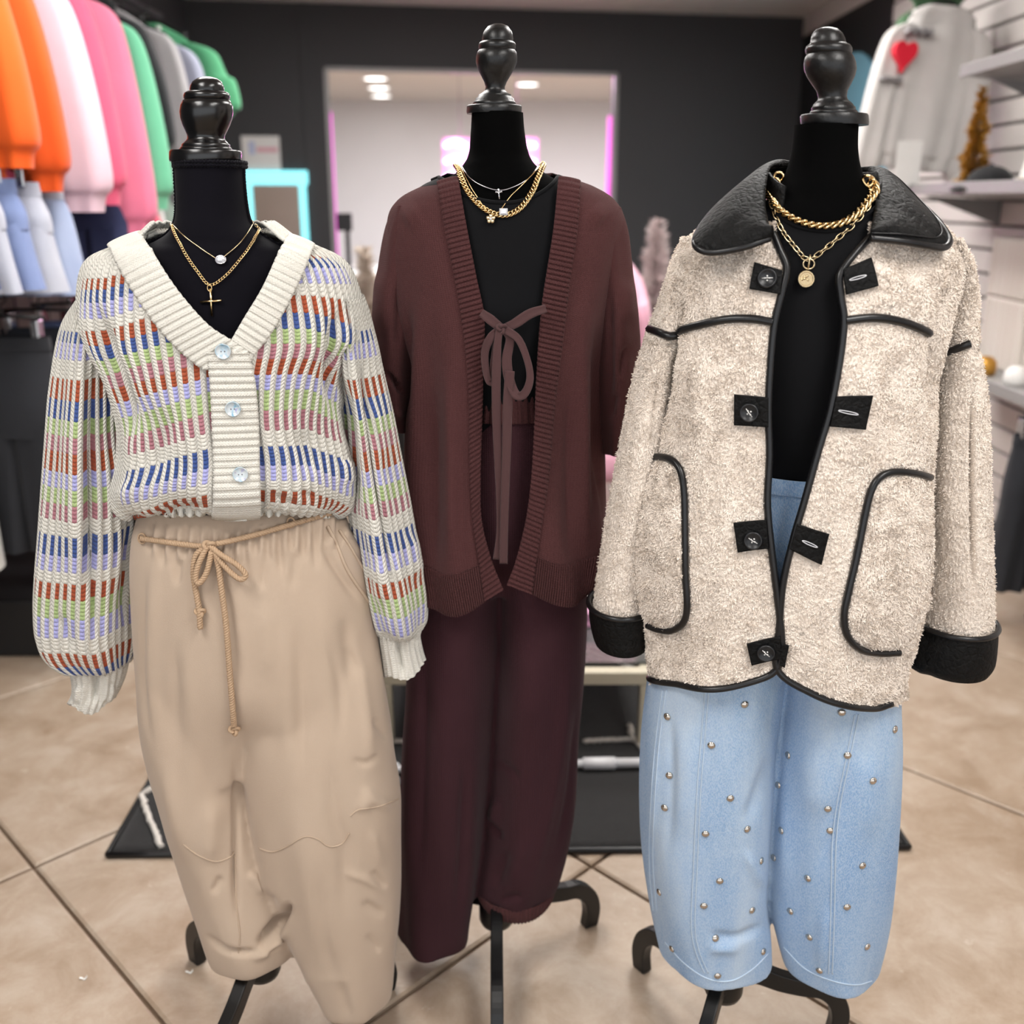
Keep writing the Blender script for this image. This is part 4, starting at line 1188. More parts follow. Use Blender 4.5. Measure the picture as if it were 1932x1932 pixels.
finL = [(1, 305, 0), (65, 305, 0), (66, 301, 0), (66, 287, 0), (64, 284, 0), (2, 284, 0),
        (47, 286, 1), (48, 282, 1), (46, 278, 1), (44, 277, 1), (44, 273, 1), (41, 270, 1), (40, 269, 1), (37, 266, 1), (34, 262, 1), (34, 256, 1), (38, 247, 1), (43, 236, 1), (47, 223, 1), (48.5, 211, 1), (47, 199, 1), (43, 190, 1), (40, 188.5, 1), (41.5, 186, 1), (42, 181, 1), (40, 176, 1), (36, 173.5, 1), (31, 172, 1), (31, 168, 1), (30, 162, 1), (26, 154, 1), (18, 148, 1), (8, 145, 1), (0.3, 144.5, 1)]
formL, torsoL = dress_form('black velvet dress form with short fat finial wearing the striped cardigan', YL,
    [(303, 331, 461, None, .05, .05), (340, 333, 462, None, .05, .05), (390, 335, 467, None, .052, .055), (420, 331, 475, None, .057, .06), (440, 318, 493, None, .06, .065), (455, 294, 516, None, .062, .068), (475, 252, 548, None, .07, .075), (520, 212, 595, None, .082, .085), (620, 208, 600, None, .095, .09), (720, 218, 595, None, .1, .09), (850, 245, 600, None, .085, .085), (950, 262, 600, None, .08, .08), (1010, 270, 610, None, .08, .08)],
    finL, [(391, 305), (388, 145)], (-0.455, YL), (139, 19, 259), m_lacq, m_velvet, .225, True)
finC = [(1, 215, 0), (51, 215, 0), (52, 211, 0), (52, 201, 0), (50, 199, 0), (2, 199, 0),
        (40, 200, 1), (41, 196, 1), (39, 192, 1), (37, 190, 1), (36, 186, 1), (32, 183, 1), (31, 179, 1), (25, 176, 1), (19, 171, 1), (18, 164, 1), (21, 155, 1), (28, 142, 1), (35, 129, 1), (38.5, 117, 1), (38.5, 107, 1), (36, 98, 1), (33, 94, 1), (34.5, 91, 1), (34.5, 84, 1), (32, 80, 1), (29, 78, 1), (29, 72, 1), (26, 60, 1), (19, 50, 1), (9, 45.5, 1), (.3, 45, 1)]
formC, torsoC = dress_form('black dress form with slender finial in the middle wearing the brown knit set', YC,
    [(213, 890, 987, None, .043, .043), (250, 888, 990, None, .044, .045), (290, 884, 998, None, .047, .05), (310, 874, 1010, None, .052, .055), (325, 862, 1026, None, .056, .06), (340, 835, 1052, None, .06, .065), (365, 790, 1098, None, .068, .07), (420, 760, 1135, None, .085, .08), (520, 765, 1128, None, .1, .085), (620, 785, 1110, None, .105, .085), (760, 820, 1080, None, .085, .08), (880, 810, 1095, None, .088, .085), (960, 805, 1100, None, .085, .085)],
    finC, [(940, 215), (932, 45)], (-0.03, YC), (31, 151, 271), m_worn, m_velvet2, .222)
finR = [(1, 237, 0), (61, 237, 0), (62, 232, 0), (62, 219, 0), (60, 216, 0), (2, 216, 0),
        (43, 218, 1), (44, 213, 1), (42, 209, 1), (40, 208, 1), (40, 203, 1), (37, 200, 1), (36, 197, 1), (32, 193, 1), (27, 188, 1), (26, 182, 1), (28, 172, 1), (36, 158, 1), (43, 145, 1), (47, 132, 1), (47, 120, 1), (44, 108, 1), (40, 102, 1), (42, 99, 1), (42, 92, 1), (39, 86, 1), (34, 83, 1), (32, 81, 1), (31, 74, 1), (27, 63, 1), (19, 55, 1), (9, 52, 1), (.3, 51.5, 1)]
formR, torsoR = dress_form('black dress form with slender finial on the right wearing the sherpa coat', YR,
    [(236, 1500, 1617, None, .045, .045), (280, 1496, 1616, None, .046, .048), (320, 1487, 1622, None, .05, .055), (350, 1472, 1636, None, .056, .06), (375, 1450, 1662, None, .06, .065), (400, 1410, 1700, None, .066, .07), (440, 1370, 1735, None, .075, .075), (520, 1350, 1745, None, .09, .08), (640, 1355, 1730, None, .1, .085), (760, 1375, 1700, None, .095, .08), (880, 1390, 1665, None, .08, .08), (1000, 1370, 1665, None, .085, .085), (1090, 1360, 1660, None, .085, .085)],
    finR, [(1560, 237), (1575, 52)], (0.375, YR + .0), (124, 4, 244), m_worn, m_velvet2, .212)

# ================================================================== STRIPED CARDIGAN (left)
CREAM = rgb(228, 224, 214)
RUST, NAVY, LAV, GRN, MAU = rgb(166, 68, 26), rgb(44, 76, 146), rgb(172, 172, 226), rgb(172, 194, 130), rgb(178, 116, 128)
def band_ramp(t, v, bands, lo, hi):
    """bands: (y_start, colour) in photo rows of the knit"""
    f = t.math('DIVIDE', t.math('SUBTRACT', v, lo), hi - lo)
    return t.ramp(f, [(0.0, CREAM)] + [((y - lo) / (hi - lo), c) for y, c in bands], 'CONSTANT')
def knit_mat(name, bands, lo, hi, rowpx=7.2):
    t = NT(name)
    u, v = t.uv()
    fu = t.math('FRACT', u)
    d = t.math('ABSOLUTE', t.math('SUBTRACT', fu, .5))          # 0 in the valley column .. .5 on the rib
    rowf = t.math('DIVIDE', v, rowpx)
    jit = t.math('MULTIPLY', d, 1.1)
    vq = t.math('MULTIPLY', t.math('FLOOR', t.math('ADD', rowf, jit)), rowpx)
    colr = band_ramp(t, vq, bands, lo, hi)
    val = t.math('LESS_THAN', d, .235)
    colr = t.mix(val, CREAM, colr)
    nv = t.noise(500, 3)
    colr = t.mix(t.math('MULTIPLY', nv, .12), colr, shade(CREAM, .82))
    # stitches: beads in the coloured valley, little v chains on the rib
    w = t.math('DIVIDE', d, .235)
    dom = t.math('SUBTRACT', 1.0, t.math('MULTIPLY', w, w), clamp=True)
    ph = t.math('FRACT', t.math('ADD', rowf, t.math('MULTIPLY', d, 1.0)))
    h1 = t.math('MULTIPLY', t.math('SINE', t.math('MULTIPLY', ph, math.pi)), t.math('ADD', t.math('MULTIPLY', dom, .7), .3))
    dd = t.math('SUBTRACT', .5, d)
    w2 = t.math('DIVIDE', dd, .265)
    dom2 = t.math('SUBTRACT', 1.0, t.math('MULTIPLY', w2, w2), clamp=True)
    ph2 = t.math('FRACT', t.math('SUBTRACT', rowf, t.math('MULTIPLY', dd, 3.2)))
    h2 = t.math('MULTIPLY', t.math('SINE', t.math('MULTIPLY', ph2, math.pi)), t.math('ADD', t.math('MULTIPLY', dom2, .6), .4))
    hh = t.math('ADD', t.math('MULTIPLY', h1, val), t.math('MULTIPLY', h2, t.math('SUBTRACT', 1.0, val)))
    hh = t.math('POWER', hh, .6)
    gr = t.math('MULTIPLY', t.math('LESS_THAN', t.math('ABSOLUTE', t.math('SUBTRACT', d, .235)), .035), -.6)
    eye = t.math('MULTIPLY', t.math('MULTIPLY', t.math('LESS_THAN', d, .06), t.math('LESS_THAN', ph, .35)), -.6)
    sl = t.math('MULTIPLY', t.math('LESS_THAN', dd, .018), -.35)
    hh = t.math('ADD', t.math('ADD', t.math('ADD', hh, gr), eye), sl)
    b = t.bump(hh, .85, .0022)
    b = t.bump(t.noise(900, 2), .25, .0006, b)
    return t.fin(colr, .95, normal=b, sheen=.12, spec=.2)
W = CREAM
bandsB = [(462, RUST), (486, NAVY), (508, LAV), (532, W), (556, RUST), (588, NAVY), (616, GRN), (644, MAU), (674, RUST), (704, LAV), (734, GRN), (766, MAU), (803, W), (832, NAVY), (868, LAV), (898, W), (918, RUST), (944, W)]
bandsS = [(610, NAVY), (640, LAV), (662, W), (700, RUST), (738, NAVY), (770, GRN), (800, MAU), (826, RUST), (868, LAV), (892, GRN), (922, MAU), (955, W), (984, NAVY), (1014, LAV), (1046, W), (1068, RUST), (1100, GRN), (1134, LAV), (1166, W), (1196, RUST), (1222, NAVY), (1250, W)]
m_knitB = knit_mat('striped_rib_knit_body', bandsB, 430, 960)
m_knitS = knit_mat('striped_rib_knit_sleeve', bandsS, 500, 1300)
t = NT('cream_rib_knit')
u, v = t.uv()
k = t.math('ABSOLUTE', t.math('SUBTRACT', t.math('FRACT', t.math('DIVIDE', u, .0042)), .5))
st = t.math('SINE', t.math('MULTIPLY', t.math('FRACT', t.math('ADD', t.math('DIVIDE', v, .0042), k)), math.pi))
b = t.bump(st, .6, .0012); b = t.bump(t.noise(900, 2), .2, .0006, b)
m_cream = t.fin(t.mix(t.math('MULTIPLY', t.noise(40), .5), CREAM, shade(CREAM, .93)), .95, normal=b, sheen=.12, spec=.2)

card = empty('striped_cardigan', (-0.455, YL, .95), 'cream chunky knit cardigan with rust, blue, green and mauve dashes on the left form', 'cardigan')
rowsB = [(434, 296, 512, None, .055, .06), (450, 258, 556, None, .068, .075), (468, 212, 600, None, .08, .085), (490, 172, 644, 486, .093, .095), (525, 156, 668, 520, .106, .1), (600, 152, 688, 600, .118, .1), (655, 166, 688, 657, .122, .105), (710, 196, 664, 714, .125, .11), (790, 226, 650, 796, .128, .11), (860, 232, 664, 868, .132, .12), (915, 224, 672, 922, .138, .125), (950, 224, 668, 952, .13, .125), (968, 238, 652, 968, .118, .115), (974, 256, 634, 966, .098, .1), (968, 266, 626, 958, .088, .09)]
LB = Loft(YL, rowsB)
ysB = np.array([r[0] for r in rowsB], float); ysB[-2:] = [990, 1004]
NCB = 72
vA = [(268, 440), (276, 470), (312, 540), (362, 610), (424, 662), (437, 1010)]         # image-left edge of the V
vB = [(545, 440), (537, 470), (509, 540), (478, 606), (446, 660), (438, 1010)]
nu, nv = 500, 240
fa = lambda v: LB.edge(v, vA) - 2 * np.pi
fb = lambda v: LB.edge(v, vB)
P, N, V, T = LB.patch(fb, fa, 0.0, float(LB.n), nu, nv)
uvB = np.stack([T / (2 * np.pi) * NCB, np.interp(V, np.arange(len(ysB)), ysB)], -1)
X = proj(P)
# the bands sag and tilt where the shoulder drapes over the sleeve
fr_ = np.sin(T) > 0
uvB[..., 1] -= np.where(fr_, 52 * np.clip((405 - X[..., 0]) / 175, 0, 1.2), 0)
uvB[..., 1] -= np.where(fr_, 34 * np.clip((X[..., 0] - 585) / 70, 0, 1) * np.clip((X[..., 1] - 540) / 120, 0, 1), 0)
rib = .0026 * np.cos(2 * np.pi * uvB[..., 0])
fold = .004 * np.sin(T * 9 + V * .6) * np.clip((V - 4) / 4, 0, 1)
P = P + N * fold[..., None]
P = sculpt(P, N, [([(178, 560), (200, 640), (232, 720), (246, 790), (238, 850)], 15, -.02), ([(205, 600), (258, 700), (300, 800)], 26, .008), ([(640, 560), (628, 640), (622, 720), (640, 800)], 13, -.017), ([(655, 640), (645, 760)], 10, -.01), ([(590, 560), (580, 700), (600, 850)], 22, .006), ([(330, 760), (300, 860), (262, 930)], 18, -.006), ([(560, 800), (590, 900)], 20, -.006),
    ([(400, 955), (330, 962), (270, 985)], 8, -.007), ([(500, 930), (540, 945), (560, 962)], 8, -.006), ([(600, 940), (560, 930)], 9, -.005), ([(240, 900), (238, 960), (260, 985)], 16, .007), ([(650, 860), (655, 920)], 14, .006)])
P = P + gnormals(P, N) * rib[..., None]
grid_obj('body', P, m_knitB, card, uv=uvB, thick=.004, toff=-1, nref=N)
# underarm hem band rolled under
rowsSL = [(545, 168, 228, None, .045, .06, .0), (575, 146, 236, None, .056, .065, .01), (610, 128, 240, None, .063, .07, .015), (660, 118, 243, None, .07, .07, .02), (740, 108, 245, None, .072, .07, .02), (830, 101, 247, None, .074, .07, .02), (920, 93, 252, None, .075, .07, .02), (1000, 86, 255, None, .076, .07, .02), (1070, 79, 255, None, .077, .07, .02), (1130, 75, 252, None, .076, .07, .02), (1185, 77, 249, None, .073, .07, .02), (1222, 92, 247, None, .066, .06, .02), (1246, 118, 243, None, .055, .05, .02), (1254, 134, 238, None, .045, .045, .02)]
rowsSR = [(560, 640, 682, None, .045, .06, .0), (590, 636, 694, None, .054, .06, .01), (625, 636, 704, None, .06, .065, .018), (660, 638, 711, None, .063, .065, .02), (700, 642, 717, None, .064, .065, .02), (780, 650, 735, None, .064, .065, .02), (860, 656, 750, None, .065, .065, .02), (940, 662, 766, None, .066, .065, .02), (1020, 672, 780, None, .066, .065, .02), (1080, 682, 791, None, .066, .065, .02), (1130, 692, 799, None, .065, .06, .02), (1165, 702, 800, None, .06, .055, .02), (1184, 712, 797, None, .05, .05, .02), (1190, 716, 792, None, .044, .045, .02)]
def knit_sleeve(rows, ncol, lobes, strokes, nm='sleeve'):
    L = Loft(YL, rows)
    ys = np.array([r[0] for r in rows], float)
    nu, nv = ncol * 7, 260
    Tt = np.linspace(-np.pi / 2, 1.5 * np.pi, nu, endpoint=False)[None]; Vv = np.linspace(0, L.n, nv)[:, None]
    T, V = np.broadcast_arrays(Tt, Vv)
    P = L.ev(V, T); N = L.nrm(V, T)
    uv = np.stack([T / (2 * np.pi) * ncol, np.interp(V, np.arange(len(ys)), ys)], -1)
    rib = .0022 * np.cos(2 * np.pi * uv[..., 0])
    q = np.clip((V - 1) / 3, 0, 1) * np.clip((L.n - V) / 1.5, 0.2, 1)
    P = P + N * (q * .005 * np.sin(lobes * T + .25 * V))[..., None]
    P = sculpt(P, N, strokes)
    P = P + gnormals(P, N) * rib[..., None]
    o = grid_obj(nm, P, m_knitS, card, uv=uv, wrap=False)
    return L, o
SLl, o = knit_sleeve(rowsSL, 32, 5, [([(182, 640), (172, 760), (168, 900), (170, 1040), (178, 1150), (196, 1250)], 11, -.026), ([(150, 700), (140, 900), (130, 1100)], 22, .008), ([(205, 800), (215, 1000), (220, 1150)], 18, .01), ([(240, 980), (235, 1200)], 10, -.012), ([(112, 1150), (140, 1240)], 10, -.006)])
SLr, o = knit_sleeve(rowsSR, 26, 4, [([(668, 640), (690, 760), (708, 900), (728, 1000), (738, 1100), (745, 1180)], 9, -.018), ([(700, 740), (720, 900)], 14, .005), ([(655, 700), (668, 860), (680, 980)], 9, -.01), ([(770, 1000), (785, 1100)], 12, .006), ([(715, 1050), (722, 1150)], 14, .006)])
# close the knit tubes at the back seam by one more column of faces: they meet at the back
def rib_tube(name, rows, Y, nrib, amp, mat, par, nvs=60, nus=None, hemw=0.0, strokes=()):
    L = Loft(Y, rows)
    nus = nus or nrib * 8
    Tt = np.linspace(0, 2 * np.pi, nus, endpoint=False)[None]; Vv = np.linspace(0, L.n, nvs)[:, None]
    T, V = np.broadcast_arrays(Tt, Vv)
    P = L.ev(V, T); N = L.nrm(V, T)
    q = V / L.n
    P = P + N * (amp * np.sign(np.sin(nrib * T)) * np.abs(np.sin(nrib * T)) ** .5)[..., None]
    if hemw: P[..., 2] += hemw * q ** 2 * np.sin(T * 3 + 1.0)
    if strokes: P = sculpt(P, N, strokes)
    per = np.linalg.norm(np.diff(P[nvs // 2], axis=0), axis=1).sum()
    uv = np.stack([T / (2 * np.pi) * per, P[..., 2] * 1.0], -1)
    return grid_obj(name, P, mat, par, uv=uv, wrap=True, thick=.004, toff=-1, nref=N), L
rib_tube('cuff', [(1250, 132, 240, None, .046, .046, .02), (1272, 138, 236, None, .042, .042, .02), (1300, 140, 226, None, .038, .038, .02), (1322, 131, 214, None, .036, .036, .02)], YL, 22, .0014, m_cream, card, hemw=.008, strokes=[([(180, 1262), (178, 1310), (172, 1335)], 9, -.014), ([(150, 1290), (146, 1330)], 8, .006), ([(214, 1290), (200, 1330)], 8, .006)])
rib_tube('cuff', [(1186, 714, 795, None, .044, .046, .02), (1205, 716, 792, None, .041, .042, .02), (1235, 720, 798, None, .039, .04, .02), ((1272, 1250), 724, 803, None, .038, .038, .02)], YL, 20, .0014, m_cream, card, hemw=.006, strokes=[([(752, 1190), (756, 1240), (762, 1285)], 8, -.012)])
# neckband and button placket
def band(L, A, B, name, mat, par, n=220, m=16, off=.004, ribs=0, amp=.0015, thick=.003, puff=.002, surf=None):
    """strip on the cloth L between the photo lines A and B (same count)"""
    a, b = spline(A, n), spline(B, n)
    s = np.linspace(0, 1, m)[:, None, None]
    G = a[None] * (1 - s) + b[None] * s
    v, t = L.locate_c(G[..., 0], G[..., 1], 5)
    P = L.ev(v, t); N = L.nrm(v, t)
    N = N / np.linalg.norm(N, axis=-1)[..., None]
    if surf is not None: P = surf(v, t, P, N)
    ss = np.linspace(0, 1, m)[:, None]
    h = off + puff * np.sin(np.pi * ss) ** .5
    if ribs:
        ph = np.linspace(0, 1, n)[None] * ribs * 2 * np.pi
        h = h + amp * np.tanh(3 * (np.cos(ph) + .25)) * np.ones((m, 1))
    P = P + N * (h * np.ones((m, n)))[..., None]
    uv = dist_uv(P)[..., ::-1]
    return grid_obj(name, P, mat, par, uv=uv, thick=thick, toff=-1, nref=N), P, N
band(LB, [(268, 444), (300, 492), (345, 556), (395, 612), (440, 642), (470, 662)], [(208, 470), (236, 520), (280, 590), (325, 645), (375, 690), (402, 700)], 'neckband', m_cream, card, ribs=21, off=.007, amp=.0012)
band(LB, [(542, 448), (520, 490), (492, 548), (462, 598), (440, 636), (428, 660)], [(592, 468), (565, 530), (535, 590), (510, 632), (482, 668), (470, 690)], 'neckband', m_cream, card, ribs=19, off=.0055, amp=.0012)
band(LB, [(392, 664), (398, 720), (402, 800), (405, 880), (404, 940), (400, 972)], [(470, 664), (482, 720), (488, 800), (490, 880), (492, 940), (494, 968)], 'button_placket', m_cream, card, ribs=23, off=.0085, amp=.0012)
tt_ = np.linspace(np.pi - .5, 2 * np.pi + .5, 120)[None]; vv_ = np.linspace(.05, 1.15, 14)[:, None]
P = LB.ev(vv_, tt_) + LB.nrm(vv_, tt_) * .007
P[..., 2] += .006 * np.cos(np.linspace(0, 1, 14) * np.pi)[:, None]
P = P + LB.nrm(vv_, tt_) * (.0012 * np.tanh(3 * np.cos(26 * tt_)))[..., None]
grid_obj('neckband', P, m_cream, card, uv=dist_uv(P)[..., ::-1], thick=.004, toff=-1, nref=LB.nrm(vv_, tt_))
t = NT('mother_of_pearl')
pe = t.noise(55, 3, .5, dist=1.5)
m_pearl = t.fin(t.ramp(pe, [(.3, rgb(120, 176, 206)), (.45, rgb(196, 214, 224)), (.6, rgb(214, 220, 222)), (.72, rgb(150, 150, 206))]), .18, normal=t.bump(pe, .2, .001), spec=.7, coat=.5)
m_hole = simple('thread_grey', rgb(120, 120, 128), .8)
def button(par, p, n, r, mat, name='button', rim=.2, th=.0028, thread=None, rot=0.0, holes=2):
    fr = frame_of(p, n)
    pr = [(0, th * .55), (r * (1 - rim * 1.4), th * .6), (r * (1 - rim), th), (r * .93, th), (r, th * .6), (r, 0.0), (0, 0)]
    V, Q = lathe_vf(pr, (0, 0, 0), 32)
    o = mesh_obj(name, xf(V, fr), Q, mat, par)
    mb = MB()
    for k in range(holes):
        a = rot + k * 2 * math.pi / holes
        V, Q = lathe_vf([(0, th * .75), (r * .09, th * .72), (r * .09, th * .4)], (r * .22 * math.cos(a), r * .22 * math.sin(a), 0), 10)
        mb.add(xf(V, fr), Q)
    if thread is not None:
        a = rot
        q = np.array([(-r * thread * math.cos(a), -r * thread * math.sin(a), th * .7), (0, 0, th * 1.05), (r * thread * math.cos(a), r * thread * math.sin(a), th * .7)])
        mb.tube(xf(q, fr), r * .05, 6)
    h = mb.obj('thread', m_hole if thread is None else m_white, o)
    return o
for (x, y) in ((424, 662), (441, 769), (455, 894)):
    v, t_ = LB.locate(x, y)
    p = LB.ev(v, t_); n = LB.nrm(v, t_)
    button(card, p + n * .0125, n, .0108, m_pearl, rim=.1)

# ================================================================== TAN DRAWSTRING TROUSERS (left)
t = NT('tan_french_terry')
m_tan = t.fin(t.mix(t.noise(4, 5, .6), rgb(188, 166, 146), rgb(203, 183, 163)), .95, normal=t.bump(t.noise(650, 3), .35, .0009), sheen=.2, spec=.15)
m_seam = simple('tan_seam', rgb(196, 174, 152), .95)
m_rope = simple('tan_cotton_rope', rgb(190, 160, 130), .9, bump=.4, bscale=600)
pants = empty('drawstring_trousers', (-0.455, YL, 0.1), 'tan balloon leg trousers with a rope drawstring on the left form', 'trousers')
HL = Loft(YL, [(940, 272, 622, None, .082, .085), (965, 264, 636, 985, .088, .09), (990, 256, 654, 1022, .096, .1), (1015, 251, 672, 1052, .102, .105), (1060, 248, 690, None, .108, .11), (1130, 250, 703, None, .112, .115), (1200, 254, 713, None, .113, .115), (1270, 259, 723, None, .112, .11), (1330, 266, 731, None, .108, .108, 0, .15), (1390, 276, 737, None, .103, .1, 0, .45), (1440, 290, 742, None, .096, .095, 0, .8)])
T, V = np.meshgrid(np.linspace(0, 2 * np.pi, 260, endpoint=False), np.linspace(0, HL.n, 160))
P = HL.ev(V, T); N = HL.nrm(V, T)
GH = P
LgL = Loft(YL, [(1200, 262, 458, None, .07, .08, 0, 0, .9), (1280, 264, 460, None, .085, .095, 0, 0, .9), (1360, 272, 462, None, .097, .1, 0, 0, .9), (1430, 287, 470, None, .102, .103, 0, 0, .95), (1500, 308, 486, None, .104, .1), (1580, 332, 510, None, .102, .1), (1650, 354, 535, None, .102, .1), (1710, 374, 556, None, .102, .1), (1752, 386, 566, None, .1, .1), (1782, 396, 562, None, .094, .1)])
LgR = Loft(YL - .012, [(1200, 455, 708, None, .06, .08, 0, 0, .9), (1280, 454, 722, None, .078, .095, 0, 0, .9), (1360, 454, 735, None, .094, .1, 0, 0, .9), (1430, 459, 744, None, .103, .103, 0, 0, .95), (1500, 466, 755, None, .106, .105), (1590, 482, 756, None, .106, .105), (1670, 506, 757, None, .102, .1), (1740, 536, 754, None, .098, .1), (1800, 566, 748, None, .095, .1), (1845, 590, 744, None, .09, .1), (1872, 602, 740, None, .085, .1)])
gst = []
for k, x in enumerate(np.linspace(285, 640, 17)):
    y0 = 985 - 20 * abs((x - 450) / 200) ** 2 - (x - 450) * .06
    gst.append(([(x, y0), (x - 2, y0 + 40), (x - 4 + 3 * (k % 3), y0 + 70 + 25 * (k % 3))], 6.5, -.0062 if k % 2 else -.0046))
    gst.append(([(x + 10, y0), (x + 9, y0 + 45), (x + 8, y0 + 80)], 6, .0042))
tb = fuse('trouser_body', [GH, ring_of(LgL, wave=.002), ring_of(LgR, wave=.002, seed=1)], m_tan, pants, .0034, 50, gst + [([(310, 1420), (330, 1560), (350, 1640)], 16, .006), ([(350, 1180), (360, 1380), (372, 1560)], 22, .005), ([(330, 1200), (338, 1400)], 12, -.004), ([(560, 1140), (568, 1300), (572, 1500)], 12, -.004), ([(532, 1160), (540, 1320), (545, 1500)], 18, .004), ([(665, 1180), (690, 1330), (705, 1480)], 12, .005), ([(610, 1180), (640, 1300), (640, 1420)], 10, -.004), ([(720, 1420), (690, 1440), (660, 1430)], 7, -.004), ([(600, 1620), (612, 1760), (640, 1880)], 14, -.005), ([(700, 1560), (720, 1640)], 10, .004), ([(640, 1650), (690, 1660), (735, 1690)], 8, .004), ([(480, 1850), (700, 1850)], 8, .001), ([(690, 1760), (720, 1800)], 8, -.004),
    ([(300, 1030), (290, 1100), (285, 1260), (300, 1400)], 14, .006), ([(275, 1060), (272, 1300), (290, 1430)], 7, -.005), ([(340, 1050), (332, 1110)], 7, -.005), ([(380, 1050), (374, 1120)], 7, -.004), ([(420, 1060), (440, 1200), (452, 1330)], 9, -.006), ([(500, 1050), (494, 1120)], 7, -.004), ([(560, 1030), (552, 1120)], 9, -.004), ([(600, 1010), (640, 1080), (690, 1150)], 9, -.008), ([(640, 990), (690, 1060)], 9, .005), ([(600, 1080), (620, 1250), (625, 1420)], 26, .006), ([(500, 1120), (505, 1300)], 18, .004), ([(650, 1150), (660, 1300)], 12, -.004), ([(690, 1280), (650, 1220)], 7, -.003),
    ([(443, 1420), (446, 1560), (444, 1660), (450, 1760)], 6, -.012), ([(400, 1500), (395, 1640)], 20, .008), ([(552, 1700), (522, 1745), (484, 1790)], 9, -.03), ([(548, 1750), (500, 1795), (465, 1808)], 9, .012), ([(385, 1760), (430, 1795), (500, 1795)], 6, -.012), ([(420, 1650), (400, 1690)], 7, -.006), ([(470, 1640), (500, 1690)], 12, .008), ([(500, 1800), (530, 1780)], 5, -.008),
    ([(620, 1400), (632, 1540), (650, 1600), (655, 1760)], 16, -.007), ([(700, 1480), (680, 1540)], 12, .006), ([(560, 1500), (590, 1700), (620, 1850)], 30, .008), ([(735, 1400), (700, 1350)], 8, -.005), ([(700, 1640), (730, 1680)], 8, -.006), ([(680, 1700), (730, 1730)], 8, -.006), ([(640, 1850), (660, 1932)], 10, -.005), ([(690, 1500), (740, 1530)], 10, .006), ([(500, 1680), (530, 1740)], 10, -.006)])
def seamline(L, pts, name, mat, par, r=.0013, off=.0012, n=80, m=None):
    a = spline(pts, n)
    C = L.on(a[:, 0], a[:, 1], off)
    return MB().tube(C, r, 6).obj(name, mat, par)
surf_seam(tb, [(345, 1592), (372, 1612), (405, 1625), (432, 1618), (443, 1606)], 'knee_seam', m_seam, pants)
surf_seam(tb, [(488, 1600), (515, 1607), (545, 1595), (575, 1578), (600, 1583), (620, 1597), (645, 1592), (660, 1570)], 'knee_seam', m_seam, pants)
surf_seam(tb, [(660, 1540), (675, 1528), (700, 1524), (725, 1518), (752, 1507)], 'knee_seam', m_seam, pants)
surf_seam(tb, [(444, 1610), (446, 1700), (452, 1760), (450, 1800)], 'inner_seam', m_seam, pants)
surf_seam(tb, [(640, 1000), (660, 1030), (685, 1075), (712, 1128)], 'pocket_edge', m_seam, pants, r=.0024)
surf_seam(tb, [(618, 992), (634, 1025), (655, 1075), (690, 1128), (704, 1148)], 'pocket_edge', m_seam, pants, r=.0028)
def rope(pts3, name, mat, par, r=.0043, pitch=.0125):
    n = max(60, int(np.linalg.norm(np.diff(pts3, axis=0), axis=1).sum() / .0013))
    C = spline(pts3, n)
    T, N, B = frames(C)
    s = np.linspace(0, np.linalg.norm(np.diff(C, axis=0), axis=1).sum(), n)
    mb = MB()
    for k in range(3):
        a = 2 * np.pi * (s / pitch + k / 3)
        mb.tube(C + (np.cos(a)[:, None] * N + np.sin(a)[:, None] * B) * r * .5, r * .56, 7)
    return mb.obj(name, mat, par)
def px_path(L, pts, off):
    a = np.asarray(pts, float)
    o = a[:, 2] if a.shape[1] > 2 else np.full(len(a), off)
    return L.on(a[:, 0], a[:, 1], o)
ds = rope(px_path(HL, [(272, 1016, .006), (330, 1024, .006), (382, 1030, .008), (398, 1028, .012), (420, 1024, .01), (470, 1012, .007), (520, 998, .006), (575, 982, .006), (620, 970, .004)], .005), 'drawstring', m_rope, pants)
rope(px_path(HL, [(398, 1030, .014), (378, 1045, .015), (372, 1080, .012), (376, 1120, .009), (381, 1150, .009), (382, 1182, .008)], .01), 'cord_end', m_rope, pants, r=.0044)
rope(px_path(HL, [(398, 1030, .016), (385, 1060, .02), (380, 1085, .02), (385, 1095, .018), (398, 1075, .017), (406, 1040, .016)], .01), 'bow_loop', m_rope, pants)
rope(px_path(HL, [(402, 1028, .016), (425, 1045, .018), (450, 1060, .019), (467, 1078, .019), (460, 1088, .018), (445, 1080, .016), (425, 1060, .015), (410, 1040, .015)], .01), 'bow_loop', m_rope, pants)
rope(px_path(HL, [(405, 1030, .014), (416, 1060, .012), (422, 1110, .01), (430, 1180, .008), (436, 1260, .008), (442, 1330, .009), (443, 1362, .009)], .01), 'cord_end', m_rope, pants, r=.0046)
def knot(c, r, name, mat, par):
    a = np.linspace(0, 2 * np.pi, 60, endpoint=False)
    C = np.stack([np.sin(a) + 2 * np.sin(2 * a), np.sin(3 * a) * 1.0, np.cos(a) - 2 * np.cos(2 * a)], -1) * r / 2.6 + np.asarray(c)
    return MB().tube(C, r * .42, 8, closed=True).obj(name, mat, par)
knot(px_path(HL, [(402, 1030, .015)], 0)[0], .0075, 'bow_knot', m_rope, pants)
knot(px_path(HL, [(382, 1152, .008)], 0)[0], .0062, 'end_knot', m_rope, pants)
pk = LgL.on(np.array([444.]), np.array([1374.]), .012)[0]
pk = HL.on(np.array([443.]), np.array([1370.]), .009)[0]
knot(pk, .0065, 'end_knot', m_rope, pants)
